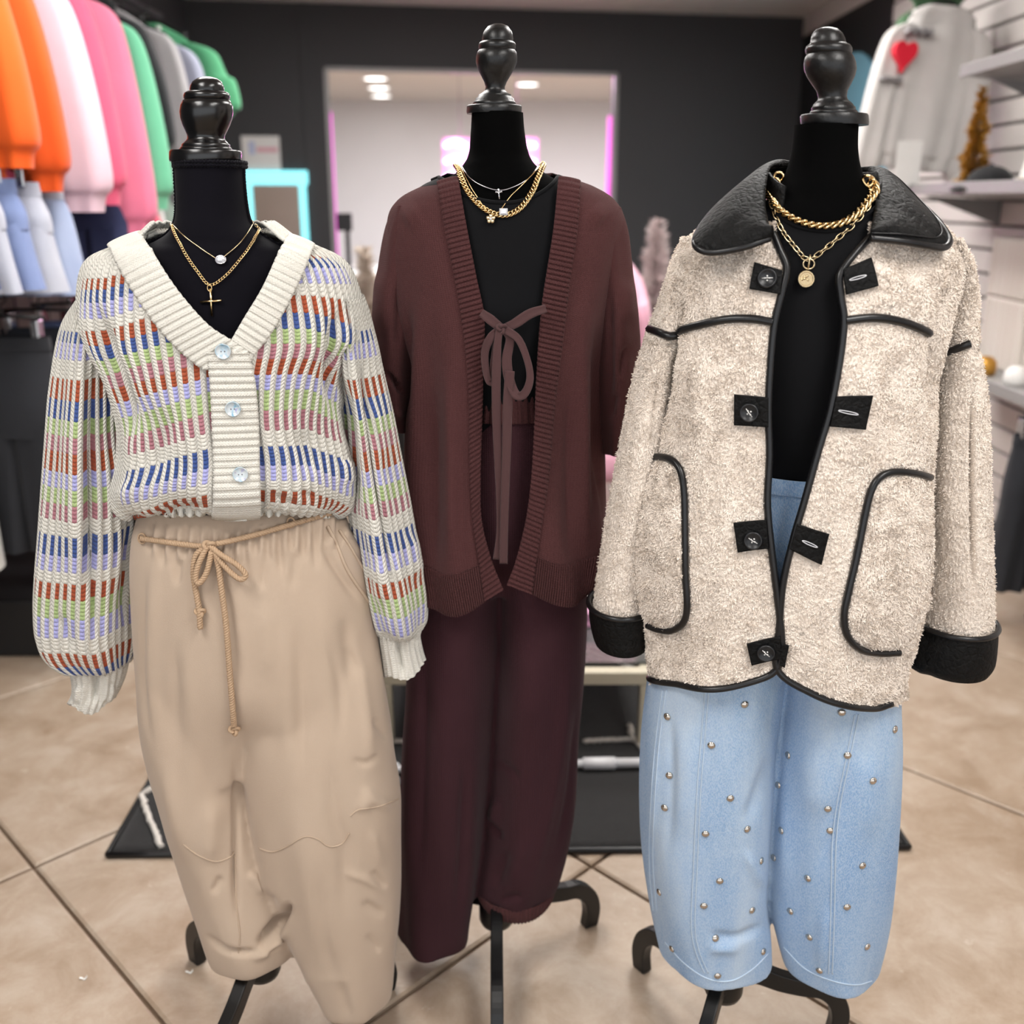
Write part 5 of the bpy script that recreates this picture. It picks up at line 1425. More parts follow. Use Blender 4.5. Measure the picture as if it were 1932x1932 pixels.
for (x, y) in ((272, 1016), (548, 986)):
    p = HL.on(np.array([float(x)]), np.array([float(y)]), .004)[0]
    fr = frame_of(p, (0, -1, 0.1))
    a = np.linspace(0, 2 * np.pi, 24, endpoint=False)
    MB().tube(xf(np.stack([.0055 * np.cos(a), .0075 * np.sin(a), 0 * a], -1), fr), .0016, 6, closed=True).obj('eyelet', m_rope, pants)

# ================================================================== NECKLACES (left)
t = NT('gold_metal'); m_goldm = t.fin(rgb(236, 204, 150), .2, 1.0)
t = NT('pale_gold_metal'); m_goldp = t.fin(rgb(222, 200, 160), .25, 1.0)
m_silver = NT('silver_metal').fin(rgb(214, 212, 218), .2, 1.0)
m_crystal = NT('clear_crystal').fin(rgb(236, 238, 244), .03, 0.0, spec=1.0, coat=1.0)
def chain(par, C, pitch, link, mat, name='link', alt=True, flat=0.0):
    """links (shared mesh) along the space curve C"""
    Lc = np.linalg.norm(np.diff(C, axis=0), axis=1).sum()
    n = int(Lc / pitch)
    Q = spline(C, n)
    T, N, B = frames(Q)
    first = None
    for i in range(n):
        a = (math.pi / 2 if (alt and i % 2) else 0.0) + flat
        n_ = N[i] * math.cos(a) + B[i] * math.sin(a)
        b_ = np.cross(T[i], n_)
        M4 = Matrix([[T[i][k], b_[k], n_[k], Q[i][k]] for k in range(3)] + [[0, 0, 0, 1]])
        if first is None:
            first = link
            first.matrix_basis = M4
            adopt(first, par)
        else:
            instance(first, name, M4, par)
def link_obj(lx, ly, r, mat, name='link', twist=0.0, seg=7, n=18):
    a = np.linspace(0, 2 * np.pi, n, endpoint=False)
    C = np.stack([lx * np.sign(np.cos(a)) * np.abs(np.cos(a)) ** .8, ly * np.sin(a), twist * np.sin(2 * a)], -1)
    V, Q, _ = tube_vf(C, r, seg, closed=True)
    return mesh_obj(name, V, Q, mat)
def sag(L, pts, off, n=200):
    a = spline(pts, n)
    return L.on(a[:, 0], a[:, 1], off)
nk = empty('necklace', (-.45, YL - .07, 1.33), 'fine gold chain necklace with a clear stone on the left form', 'necklace')
C = sag(torsoL, [(327, 424), (345, 442), (370, 463), (395, 480), (414, 490), (432, 478), (452, 460), (470, 434), (478, 416)], .0022)
MB().tube(C, .0009, 6).obj('chain', m_goldp, nk)
p = torsoL.on(np.array([417.]), np.array([492.]), .004)[0]
fr = frame_of(p, (0, -1, .3))
V, Q = lathe_vf([(0, .0042), (.003, .004), (.0058, .001), (.0005, -.004)], (0, 0, 0), 6)
mesh_obj('stone', xf(V * np.array([1.25, .95, 1]), fr), Q, m_crystal, nk, smooth=False)
MB().tube(xf(np.array([(.0072 * math.cos(a), .0056 * math.sin(a), .0) for a in np.linspace(0, 6.28, 20, endpoint=False)]), fr), .0009, 6, closed=True).obj('setting', m_silver, nk)
nk = empty('necklace', (-.45, YL - .08, 1.25), 'gold curb chain necklace with a long slim cross on the left form', 'necklace')
C = sag(torsoL, [(327, 425), (335, 448), (352, 482), (375, 515), (397, 538), (425, 522), (452, 492), (475, 460), (490, 428)], .003)
chain(nk, C, .0043, link_obj(.0030, .0019, .0006, m_goldm, twist=.0006, seg=5, n=10), m_goldm, alt=False)
p0 = torsoL.on(np.array([397.]), np.array([540.]), .005)[0]
top = at(397, 545, p0[1]); bot = at(399.5, 596, p0[1] - .004)
MB().tube([top, (top + bot) / 2, bot], .0018, 8).obj('cross_bar', m_goldm, nk)
a_, b_ = at(378, 570, p0[1] - .002), at(418, 567, p0[1] - .002)
MB().tube([a_, (a_ + b_) / 2, b_], .0017, 8).obj('cross_bar', m_goldm, nk)
MB().tube(np.array([(p0[0] + .003 * math.cos(a), p0[1] - .001, p0[2] - .003 + .0045 * math.sin(a)) for a in np.linspace(0, 6.28, 20, endpoint=False)]), .0009, 6, closed=True).obj('bail', m_goldm, nk)
# ================================================================== BROWN KNIT SET (middle)
BR = rgb(79, 49, 49)
def stockinette(name, c, px_=.0036, py_=.0030, uvm=True, strength=.7):
    t = NT(name)
    if uvm:
        u, v = t.uv()
    else:
        sp = t.n('ShaderNodeSeparateXYZ'); t.L(t.coord(), sp.inputs[0]); u, v = sp.outputs[0], sp.outputs[2]
    k = t.math('ABSOLUTE', t.math('SUBTRACT', t.math('FRACT', t.math('DIVIDE', u, px_)), .5))
    a = t.math('SINE', t.math('MULTIPLY', t.math('FRACT', t.math('SUBTRACT', t.math('DIVIDE', v, py_), t.math('MULTIPLY', k, 1.2))), math.pi))
    b = t.math('SINE', t.math('MULTIPLY', k, math.pi))
    h = t.math('ADD', t.math('MULTIPLY', a, .6), t.math('MULTIPLY', b, .6))
    n = t.noise(14, 4)
    cc = t.mix(n, shade(c, .9), shade(c, 1.1))
    nm = t.bump(h, strength, .0011); nm = t.bump(t.noise(1200, 2), .2, .0005, nm)
    return t.fin(cc, .95, normal=nm, sheen=.05, spec=.08)
m_brown = stockinette('brown_stockinette', BR)
m_brown_rib = stockinette('brown_rib_knit', BR, .004, .003)
m_brown_obj = stockinette('brown_knit_trouser', rgb(64, 39, 44), .0036, .003, False)
m_jersey = NT('black_jersey'); m_jersey = m_jersey.fin(m_jersey.mix(m_jersey.noise(8), rgb(9, 9, 11), rgb(15, 15, 18)), .85, normal=m_jersey.bump(m_jersey.noise(900, 2), .2, .0004), spec=.15, sheen=.04)

def top_on(torso, name, label, base, neck, bottom_v, mat, vback=4.6, off=.005, bottom=None):
    e = empty(name, base, label, 'top')
    nn = np.asarray(neck, float)
    va = lambda t: np.where(np.sin(t) > .12, torso.hem(np.clip(t, .03, np.pi - .03), nn), vback)
    vb = bottom_v if bottom is None else (lambda t: np.where(np.sin(t) > .12, torso.hem(np.clip(t, .03, np.pi - .03), bottom), bottom_v))
    P, N, V, T = torso.patch(-np.pi / 2, 1.5 * np.pi, va, vb, 160, 110, off)
    grid_obj('body', P, mat, e, thick=.002, nref=N)
    a = spline(nn, 90)
    MB().tube(torso.on(a[:, 0], a[:, 1], off + .001), .0032, 8).obj('neck_binding', mat, e)
    return e
top_on(torsoC, 'tank_top', 'black scoop neck top under the open brown cardigan', (-.03, YC, .95), [(800, 330), (862, 356), (880, 372), (905, 380), (935, 385), (975, 384), (1010, 372), (1040, 352), (1058, 336), (1110, 330)], 11.6, m_jersey)

bc = empty('open_cardigan', (-.03, YC, .85), 'dark brown open front knit cardigan tied with a ribbon on the middle form', 'cardigan')
CB = Loft(YC, [(326, 885, 1040, None, .064, .07), (338, 838, 1082, None, .07, .078), (354, 790, 1125, None, .078, .085), (378, 750, 1160, None, .086, .09), (415, 731, 1178, None, .097, .1), (490, 733, 1172, None, .112, .11), (600, 750, 1150, None, .12, .115), (700, 764, 1138, None, .122, .115), (800, 768, 1136, None, .124, .115), (900, 766, 1138, None, .13, .118, 0, 0, .92), (980, 768, 1140, None, .136, .12, 0, 0, .8), (1040, 774, 1137, None, .138, .12, 0, 0, .68), (1085, 782, 1132, None, .138, .12, 0, 0, .62), (1130, 786, 1128, None, .138, .12, 0, 0, .6)])
inA = [(866, 338), (880, 420), (899, 520), (914, 600), (912, 700), (910, 800), (907, 900), (909, 980), (926, 1052), (950, 1114)]
outA = [(826, 348), (842, 440), (864, 550), (880, 660), (887, 760), (888, 860), (890, 940), (895, 1000), (904, 1062), (914, 1134)]
inB = [(1052, 338), (1042, 440), (1022, 570), (1012, 680), (1006, 790), (1000, 900), (991, 980), (975, 1052), (956, 1105)]
outB = [(1093, 346), (1088, 430), (1073, 545), (1060, 660), (1046, 780), (1036, 880), (1022, 970), (1012, 1050), (1004, 1122)]
hemC = [(780, 1118), (800, 1142), (840, 1158), (880, 1153), (915, 1134), (950, 1113), (956, 1104), (1004, 1121), (1060, 1139), (1105, 1133), (1125, 1108)]
midA = (np.array(inA) * .7 + np.array(outA) * .3); midB = (np.array(inB) * .7 + np.array(outB) * .3)
P, N, V, T = CB.patch(lambda v: CB.edge(v, midB), lambda v: CB.edge(v, midA) - 2 * np.pi, 0.0, lambda t: np.where(np.sin(t) > .15, CB.hem(np.clip(t % (2 * np.pi), .03, np.pi - .03), hemC, 8), 12.4), 320, 260)
bstrokes = [([(800, 480), (790, 700), (780, 900), (790, 1100)], 16, .008), ([(845, 640), (850, 850), (852, 1120)], 13, .009), ([(820, 700), (822, 1100)], 11, -.007), ([(868, 760), (872, 1100)], 9, -.005), ([(768, 560), (764, 800)], 10, -.012), ([(1095, 560), (1100, 800), (1105, 1100)], 12, .008), ([(1075, 700), (1072, 1100)], 10, -.006), ([(1128, 560), (1126, 800), (1122, 1000)], 9, -.012), ([(760, 420), (800, 400)], 22, .005), ([(1140, 420), (1110, 395)], 22, .005), ([(1100, 480), (1085, 600)], 14, -.004)]
def brown_surf(v, t, P, N):
    return sculpt(P + N * (.0065 * np.sin(9 * t + .3 * v) * np.clip((v - 4) / 4, 0, 1))[..., None], N, bstrokes)
P = brown_surf(V, T % (2 * np.pi), P, gnormals(P, N))
grid_obj('body', P, m_brown, bc, uv=dist_uv(P), thick=.004, toff=-1, nref=N)
band(CB, outA, inA, 'front_band', m_brown_rib, bc, n=900, m=12, ribs=84, off=.004, amp=.0013, puff=.0015, surf=brown_surf)
band(CB, inB, outB, 'front_band', m_brown_rib, bc, n=900, m=12, ribs=84, off=.004, amp=.0013, puff=.0015, surf=brown_surf)
band(CB, [(786, 1062), (830, 1080), (865, 1080), (905, 1066)], [(798, 1142), (838, 1160), (876, 1157), (915, 1136)], 'hem_band', m_brown_rib, bc, n=420, m=14, ribs=30, off=.002, amp=.0014, puff=.0008, surf=brown_surf)
band(CB, [(1012, 1050), (1050, 1062), (1090, 1060), (1126, 1046)], [(1004, 1123), (1050, 1140), (1090, 1140), (1117, 1112)], 'hem_band', m_brown_rib, bc, n=420, m=14, ribs=30, off=.002, amp=.0014, puff=.0008, surf=brown_surf)
def plain_sleeve(Y, rows, mat, par, strokes, nm='sleeve', nu=140, nv=150, wave=.003, thick=.003):
    L = Loft(Y, rows)
    T, V = np.meshgrid(np.linspace(0, 2 * np.pi, nu, endpoint=False), np.linspace(0, L.n, nv))
    P = L.ev(V, T); N = L.nrm(V, T)
    P = P + N * (wave * np.sin(4 * T + .4 * V))[..., None]
    P = sculpt(P, N, strokes)
    uv = np.stack([T * .05, P[..., 2]], -1)
    return L, grid_obj(nm, P, mat, par, wrap=True, uv=uv, thick=thick, toff=-1, nref=N)
plain_sleeve(YC, [(388, 745, 800, None, .05, .06, .01), (430, 728, 806, None, .06, .065, .015), (500, 716, 806, None, .066, .07, .02), (590, 708, 800, None, .068, .07, .02), (670, 704, 792, None, .066, .07, .02), (730, 707, 786, None, .062, .065, .02), (780, 722, 782, None, .055, .06, .02), (806, 738, 778, None, .045, .05, .02)], m_brown, bc, [([(724, 700), (745, 722), (764, 746)], 5, -.02), ([(720, 500), (716, 640)], 14, .006), ([(752, 520), (748, 680)], 8, -.01), ([(740, 770), (760, 790)], 8, .006)])
plain_sleeve(YC, [(392, 1115, 1168, None, .05, .06, .01), (440, 1112, 1182, None, .06, .065, .015), (520, 1112, 1191, None, .066, .07, .02), (590, 1112, 1200, None, .068, .07, .02), (650, 1114, 1205, None, .066, .07, .02), (710, 1118, 1203, None, .062, .065, .02), (770, 1124, 1192, None, .055, .06, .02), (830, 1130, 1176, None, .045, .05, .02), (850, 1134, 1168, None, .04, .045, .02)], m_brown, bc, [([(1194, 650), (1178, 668), (1172, 720)], 7, -.010), ([(1150, 520), (1152, 700), (1150, 800)], 8, -.009), ([(1180, 520), (1188, 620)], 12, .006), ([(1165, 740), (1152, 790)], 6, -.008)])
# ribbon tie
def ribbon(name, pts, wpx, mat, par, n=60, thick=.0014):
    """pts: (px, py, Y) centre line, wpx width in photo pixels at that depth"""
    a = np.asarray(pts, float)
    c = spline(np.concatenate([at(a[:, 0], a[:, 1], a[:, 2])], 0), n)
    w = np.interp(np.linspace(0, 1, n), np.linspace(0, 1, len(np.atleast_1d(wpx))), np.atleast_1d(wpx)) * 1.6 / FPX
    Tn = np.gradient(c, axis=0); Tn /= np.linalg.norm(Tn, axis=1)[:, None]
    view = c - _C; view /= np.linalg.norm(view, axis=1)[:, None]
    sd = np.cross(Tn, view); sd /= np.linalg.norm(sd, axis=1)[:, None] + 1e-9
    s = np.linspace(-.5, .5, 5)[:, None, None]
    P = c[None] + sd[None] * s * w[None, :, None]
    P[..., 1] += .0015 * np.cos(np.pi * s[..., 0])
    return grid_obj(name, P, mat, par, uv=dist_uv(P), thick=thick)
m_rib = cloth('brown_ribbon', rgb(74, 47, 47), b=.3, bs=900)
Yk = YC - .142
ribbon('tie_strap', [(908, 590, YC - .128), (924, 602, Yk + .004), (945, 619, Yk)], [14, 18, 15], m_rib, bc)
ribbon('tie_strap', [(1030, 582, YC - .128), (1000, 592, Yk + .002), (972, 610, Yk), (950, 620, Yk)], [14, 17, 18, 14], m_rib, bc)
knot(at(946, 620, Yk - .004), .0062, 'tie_knot', m_rib, bc)
ribbon('tie_loop', [(950, 620, Yk - .004), (978, 640, Yk - .012), (995, 680, Yk - .016), (1000, 715, Yk - .018), (990, 742, Yk - .018), (975, 746, Yk - .014), (962, 720, Yk - .008), (956, 680, Yk - .006), (962, 640, Yk - .004), (950, 622, Yk - .004)], [14, 13, 12, 12, 14, 16, 18, 18, 16, 12], m_rib, bc, n=110)
ribbon('tie_loop', [(942, 622, Yk - .002), (926, 636, Yk - .004), (915, 665, Yk + .0), (918, 705, Yk), (926, 722, Yk), (930, 690, Yk + .004), (936, 640, Yk)], [12, 15, 13, 12, 12, 10, 10], m_rib, bc, n=90)
ribbon('tie_end', [(942, 622, Yk - .006), (938, 660, Yk - .008), (936, 740, Yk - .006), (938, 820, Yk - .002), (942, 920, Yk), (944, 1000, Yk + .002), (938, 1056, Yk + .002)], [12, 16, 16, 15, 13, 14, 16], m_rib, bc, n=90)
ribbon('tie_end', [(962, 700, Yk - .010), (958, 760, Yk - .010), (956, 840, Yk - .006), (953, 930, Yk - .004), (951, 1000, Yk - .002), (950, 1064, Yk - .002)], [17, 17, 16, 15, 15, 15], m_rib, bc, n=90)

# brown trousers
bt = empty('knit_trousers', (-.03, YC, .1), 'dark brown wide leg knit trousers on the middle form', 'trousers')
HC = Loft(YC, [(720, 845, 1072, None, .088, .09), (780, 836, 1082, None, .092, .095), (860, 820, 1096, None, .1, .1), (940, 806, 1104, None, .1, .105), (1020, 796, 1106, None, .088, .1), (1080, 800, 1100, None, .065, .09), (1110, 800, 1100, None, .05, .06)])
LcL = Loft(YC, [(930, 800, 950, None, .05, .07, 0, 0, .9), (1020, 792, 944, None, .07, .09), (1100, 782, 940, None, .082, .1), (1200, 769, 938, None, .092, .1), (1300, 763, 934, None, .096, .1), (1400, 760, 928, None, .094, .1), (1500, 756, 920, None, .092, .1), (1600, 753, 911, None, .09, .1), (1680, 752, 901, None, .088, .1), (1722, 752, 892, None, .09, .1), (1758, 754, 886, None, .09, .1)])
LcR = Loft(YC, [(930, 932, 1098, None, .05, .07, 0, 0, .9), (1020, 940, 1104, None, .07, .09), (1100, 942, 1108, None, .082, .1), (1200, 942, 1108, None, .092, .1), (1300, 938, 1103, None, .096, .1), (1400, 930, 1097, None, .094, .1, .01), (1500, 922, 1088, None, .092, .1, .02), (1580, 915, 1074, None, .088, .1, .02), (1640, 903, 1058, None, .082, .095, .02), (1676, 898, 1044, None, .074, .09, .02)])
tb2 = fuse('trouser_body', [ring_of(HC), ring_of(LcL, wave=.005, nw=5), ring_of(LcR, wave=.004, nw=5, seed=2)], m_brown_obj, bt, .0034, 30, [
    ([(800, 1180), (800, 1400), (790, 1700)], 10, -.008), ([(835, 1200), (838, 1450), (836, 1780)], 20, .009), ([(880, 1400), (872, 1600), (862, 1760)], 10, -.010), ([(770, 1300), (768, 1700)], 10, .006), ([(1075, 1200), (1060, 1400), (1020, 1600), (985, 1700)], 12, .008), ([(1095, 1300), (1075, 1500), (1040, 1640)], 9, -.008), ([(930, 1430), (960, 1450), (985, 1480)], 8, -.005), ([(940, 1500), (925, 1580)], 10, .009), ([(922, 1540), (935, 1570), (950, 1585)], 7, -.012), ([(960, 1600), (930, 1680)], 10, -.008), ([(1000, 1560), (960, 1690)], 14, .007), ([(940, 1700), (990, 1690)], 8, -.008), ([(1000, 1200), (1000, 1400)], 30, .006)])
rib_tube('waistband', [(712, 848, 1070, None, .092, .094), (740, 843, 1074, None, .094, .096), (778, 836, 1081, None, .096, .098)], YC, 60, .0012, m_brown_rib, bt, nvs=24, nus=720)
rib_tube('hem_cuff', [(1668, 896, 1048, None, .078, .093, .02), (1684, 902, 1044, None, .08, .095, .02), (1694, 912, 1034, None, .074, .09, .02), (1690, 920, 1024, None, .06, .08, .02)], YC, 60, .0009, m_brown_rib, bt, nvs=24, nus=720, hemw=.003)

# necklaces of the middle form
nk = empty('necklace', (-.02, YC - .07, 1.43), 'fine silver chain necklace with a tiny cross on the middle form', 'necklace')
C = sag(torsoC, [(873, 312), (884, 334), (905, 350), (940, 361), (968, 355), (995, 340), (1012, 318), (1017, 308)], .004)
MB().tube(C, .0010, 6).obj('chain', m_silver, nk)
p = torsoC.on(np.array([941.]), np.array([371.]), .009)[0]
fr = frame_of(p, (0, -1, .25))
mb = MB()
for (a, b) in (((-.0007, .0075), (.0012, -.0075)), ((-.005, .0022), (.0052, .0030))):
    mb.tube(xf(np.array([(a[0], a[1], 0), ((a[0] + b[0]) / 2, (a[1] + b[1]) / 2, 0), (b[0], b[1], 0)]), fr), .0013, 6)
mb.obj('cross_pendant', m_silver, nk)
nk = empty('necklace', (-.02, YC - .08, 1.38), 'chunky gold curb chain with a square crystal on the middle form', 'necklace')
C = sag(torsoC, [(868, 318), (874, 344), (890, 374), (912, 396), (938, 408), (962, 407), (985, 392), (1004, 362), (1016, 328), (1019, 314)], .0085)
chain(nk, C, .0060, link_obj(.0050, .0038, .0012, m_goldm, twist=.0018, seg=6, n=14), m_goldm, alt=False)
p = torsoC.on(np.array([950.]), np.array([405.]), .0125)[0]
fr = frame_of(p, (0, -1, .2))
V, Q = lathe_vf([(0, .004), (.0045, .004), (.0075, .001), (.001, -.003)], (0, 0, 0), 4)
V = V @ np.array([[math.cos(.785), math.sin(.785), 0], [-math.sin(.785), math.cos(.785), 0], [0, 0, 1]]).T
mesh_obj('crystal', xf(V * np.array([1.15, .95, 1]), fr), Q, m_crystal, nk, smooth=False)
nk = empty('necklace', (-.02, YC - .085, 1.37), 'thin gold chain with a flower charm on the middle form', 'necklace')
C = sag(torsoC, [(872, 314), (884, 345), (902, 376), (920, 402), (930, 412), (944, 400), (965, 372), (992, 345), (1012, 322), (1016, 312)], .0075)
MB().tube(C, .0009, 6).obj('chain', m_goldm, nk)
p = torsoC.on(np.array([927.]), np.array([417.]), .0125)[0]
fr = frame_of(p, (0, -1, .2))
for k in range(5):
    a = 2 * math.pi * k / 5 + .3
    V, Q = lathe_vf([(0, .0016), (.0026, .0012), (.0034, 0), (0, -.0008)], (.0042 * math.cos(a), .0042 * math.sin(a), 0), 12)
    mesh_obj('petal', xf(V, fr), Q, m_goldp, nk)
V, Q = lathe_vf([(0, .003), (.0018, .002), (.0024, 0)], (0, 0, 0), 12)
mesh_obj('flower_centre', xf(V, fr), Q, m_crystal, nk)
# ================================================================== SHERPA COAT, TEE AND JEANS (right)
top_on(torsoR, 't_shirt', 'black crew neck tee under the sherpa coat', (.4, YR, .95), [(1380, 385), (1450, 392), (1475, 415), (1510, 432), (1560, 438), (1605, 428), (1640, 402), (1665, 385), (1720, 380)], 10.3, m_jersey, off=.0055, bottom=[(1300, 890), (1450, 912), (1520, 922), (1700, 890)])
t = NT('cream_sherpa')
wv = t.n('ShaderNodeVectorMath', operation='ADD')
nz = t.n('ShaderNodeTexNoise'); nz.inputs['Scale'].default_value = 55; nz.inputs['Detail'].default_value = 3
t.L(t.coord(), nz.inputs['Vector'])
sc_ = t.n('ShaderNodeVectorMath', operation='SCALE'); sc_.inputs['Scale'].default_value = .012
t.L(nz.outputs['Color'], sc_.inputs[0]); t.L(t.coord(), wv.inputs[0]); t.L(sc_.outputs[0], wv.inputs[1])
vo = t.n('ShaderNodeTexVoronoi', feature='DISTANCE_TO_EDGE'); vo.inputs['Scale'].default_value = 270
t.L(wv.outputs[0], vo.inputs['Vector'])
he = t.math('POWER', t.math('MINIMUM', t.math('MULTIPLY', vo.outputs['Distance'], 3.0), 1.0), .5)
hf = t.noise(700, 4, .6, wv.outputs[0])
nm = t.bump(t.math('ADD', he, t.math('MULTIPLY', hf, .9)), .6, .0014)
SH = rgb(250, 236, 222)
m_sherpa = t.fin(t.mix(t.noise(9, 5, .6), shade(SH, .95), shade(SH, 1.05)), 1.0, normal=nm, sheen=.1, spec=.05)
t = NT('cream_sherpa_pile')
m_pile = t.fin(t.mix(t.noise(9, 2, .5), shade(SH, .95), shade(SH, 1.05)), 1.0, spec=.05)
t = NT('black_wrinkled_leather')
w1 = t.noise(70, 6, .62, dist=1.2); w2 = t.n('ShaderNodeTexVoronoi', feature='DISTANCE_TO_EDGE'); w2.inputs['Scale'].default_value = 95
t.L(t.coord(), w2.inputs['Vector'])
hh = t.math('ADD', w1, t.math('MULTIPLY', t.math('MINIMUM', t.math('MULTIPLY', w2.outputs['Distance'], 4.0), 1.0), .22))
wear = t.ramp(t.noise(45, 6, .7), [(.5, (0, 0, 0, 1)), (.75, (1, 1, 1, 1))])
m_leather = t.fin(t.mix(wear, rgb(7, 7, 7), rgb(20, 19, 19)), .58, normal=t.bump(hh, .8, .004), spec=.2)
m_pipe = simple('black_leather_piping', rgb(18, 18, 20), .33, bump=.2, bscale=150, bdist=.001, spec=.5)
coat = empty('sherpa_coat', (.4, YR, .8), 'cream sherpa fleece coat with black leather collar, cuffs and piping', 'coat')
KB = Loft(YR, [(380, 1425, 1700, None, .075, .085), (402, 1370, 1742, None, .084, .09), (432, 1318, 1782, None, .093, .1), (470, 1282, 1806, None, .104, .105), (520, 1268, 1812, None, .115, .11), (600, 1260, 1790, None, .125, .115), (700, 1250, 1768, None, .132, .12), (800, 1243, 1760, None, .136, .12), (900, 1228, 1754, None, .14, .125), (1000, 1210, 1754, None, .145, .13), (1090, 1208, 1750, None, .148, .13), (1170, 1216, 1730, None, .148, .13), (1230, 1221, 1705, None, .146, .13, 0, 0, .85), (1262, 1224, 1696, None, .144, .13, 0, 0, .8), (1290, 1228, 1692, None, .142, .13, 0, 0, .75), (1320, 1232, 1690, None, .14, .13, 0, 0, .75), (1350, 1236, 1688, None, .14, .13, 0, 0, .75)])
edA = [(1462, 440), (1470, 472), (1483, 505), (1476, 545), (1460, 612), (1452, 700), (1449, 780), (1451, 860), (1447, 950), (1455, 1040), (1465, 1120), (1474, 1200), (1474, 1255), (1470, 1300)]
edB = [(1640, 440), (1610, 482), (1584, 520), (1586, 560), (1593, 607), (1583, 690), (1566, 775), (1544, 850), (1518, 945), (1498, 1015), (1479, 1100), (1472, 1180), (1468, 1262), (1468, 1300)]
hemL = [(1200, 1262), (1222, 1276), (1265, 1293), (1340, 1299), (1400, 1293), (1450, 1278), (1480, 1250)]
hemR = [(1460, 1266), (1500, 1290), (1535, 1308), (1600, 1330), (1655, 1340), (1690, 1333), (1700, 1320)]
def fleece(P, N, amp=.0036, cell=.0052, seed=0.0):
    sh = P.shape[:-1]
    Q = P.reshape(-1, 3)
    out = np.empty(len(Q))
    vor = noise.voronoi; nv3 = noise.noise_vector
    inv = 1.0 / cell
    for i in range(len(Q)):
        x, y, z = Q[i]
        w = nv3(Vector((x * 38 + seed, y * 38, z * 38)))
        d = vor(Vector((x * inv + w[0] * 1.3, y * inv + w[1] * 1.3, z * inv * .72 + w[2] * 1.3)))[0]
        out[i] = min(1.0, (d[1] - d[0]) * 1.9)
    h = np.sqrt(out).reshape(sh)
    return P + N * ((h - .6) * amp)[..., None]
pile_tot = 0
def pile(P, N, count, parent, front_only=True, seed=0.0):
    """short curled tufts standing off the fleece, one joined part"""
    nv, nu = P.shape[:2]
    i = rng.integers(0, nv, count * 2); j = rng.integers(0, nu, count * 2)
    p, n = P[i, j], N[i, j]
    k = n[:, 1] < .35
    p, n = p[k][:count], n[k][:count]
    m = len(p)
    w = np.array([noise.noise_vector(Vector((q[0] * 45 + seed, q[1] * 45, q[2] * 45)))[:] for q in p])
    d = n * 1.15 + w * 1.7 + rng.normal(0, .25, (m, 3)) + np.array([0, 0, -.35])
    d -= n * np.minimum(0, np.sum(d * n, 1))[:, None] * 1.4
    d /= np.linalg.norm(d, axis=1)[:, None]
    s_ = np.cross(d, n + rng.normal(0, .3, (m, 3))); s_ /= np.linalg.norm(s_, axis=1)[:, None] + 1e-9
    L = rng.uniform(.0026, .0046, m)[:, None]; wd = rng.uniform(.0005, .0010, m)[:, None]
    base = p - n * .0008
    mid = base + d * L * .55 + n * L * .18
    tip = base + d * L + w * L * .4
    V = np.stack([base - s_ * wd, base + s_ * wd, mid + s_ * wd * .9, mid - s_ * wd * .9, tip], 1).reshape(-1, 3)
    o = np.arange(m)[:, None] * 5
    tag(mesh_obj('fleece_pile', V, o + np.array([[0, 1, 2, 3]]), m_pile, parent, None, True, o + np.array([[3, 2, 4]])), kind='stuff')
cs = [([(1290, 470), (1284, 540), (1270, 620), (1258, 700), (1246, 820)], 9, -.02), ([(1806, 500), (1786, 560), (1768, 620), (1762, 700), (1756, 820)], 9, -.02), ([(1330, 640), (1320, 800), (1310, 860)], 22, .008), ([(1390, 800), (1370, 1000), (1360, 1250)], 26, .006), ([(1340, 700), (1345, 850)], 14, -.005), ([(1700, 640), (1680, 760), (1690, 880)], 16, -.007), ([(1640, 640), (1630, 800), (1600, 900)], 24, .008), ([(1560, 900), (1570, 1100), (1560, 1300)], 24, -.006), ([(1660, 480), (1680, 600)], 30, .006), ([(1400, 480), (1380, 590)], 30, .005), ([(1720, 1230), (1690, 1320)], 14, -.008)]
def coat_on(px, py, off):
    """a point of the draped coat front, folds included"""
    v, t = KB.locate(px, py)
    P = KB.ev(v, t); N = KB.nrm(v, t)
    P = P + N * (.005 * np.sin(8 * t + .25 * v) * np.clip((v - 5) / 5, 0, 1))[..., None]
    return sculpt(P, N, cs) + N * (np.asarray(off)[..., None] if np.ndim(off) else off), N
def coat_panel(name, tA, tB, va, vb, nu, nv, strokes, fl=True, off=0.0):
    P, N, V, T = KB.patch(tA, tB, va, vb, nu, nv, off)
    P = P + N * (.005 * np.sin(8 * T + .25 * V) * np.clip((V - 5) / 5, 0, 1))[..., None]
    P = sculpt(P, gnormals(P, N), strokes)
    if fl: P = fleece(P, gnormals(P, N))
    o = grid_obj(name, P, m_sherpa, coat, thick=0.0 if fl else .006, toff=-1, nref=N)
    if fl: pile(P, gnormals(P, N), 40000, o)
    return o
coat_panel('front_panel', lambda v: KB.edge(v, edA), np.pi + .15, 1.5, lambda t: np.where(np.sin(t) > .1, KB.hem(np.clip(t, .03, np.pi - .03), hemL, 9), 13.6), 260, 520, cs)
coat_panel('front_panel', -.15, lambda v: KB.edge(v, edB), 1.5, lambda t: np.where(np.sin(t) > .1, KB.hem(np.clip(t, .03, np.pi - .03), hemR, 9), 14.2), 280, 520, cs)
coat_panel('back_panel', np.pi + .1, 2 * np.pi - .1, 0.0, 13.9, 120, 160, [], False)
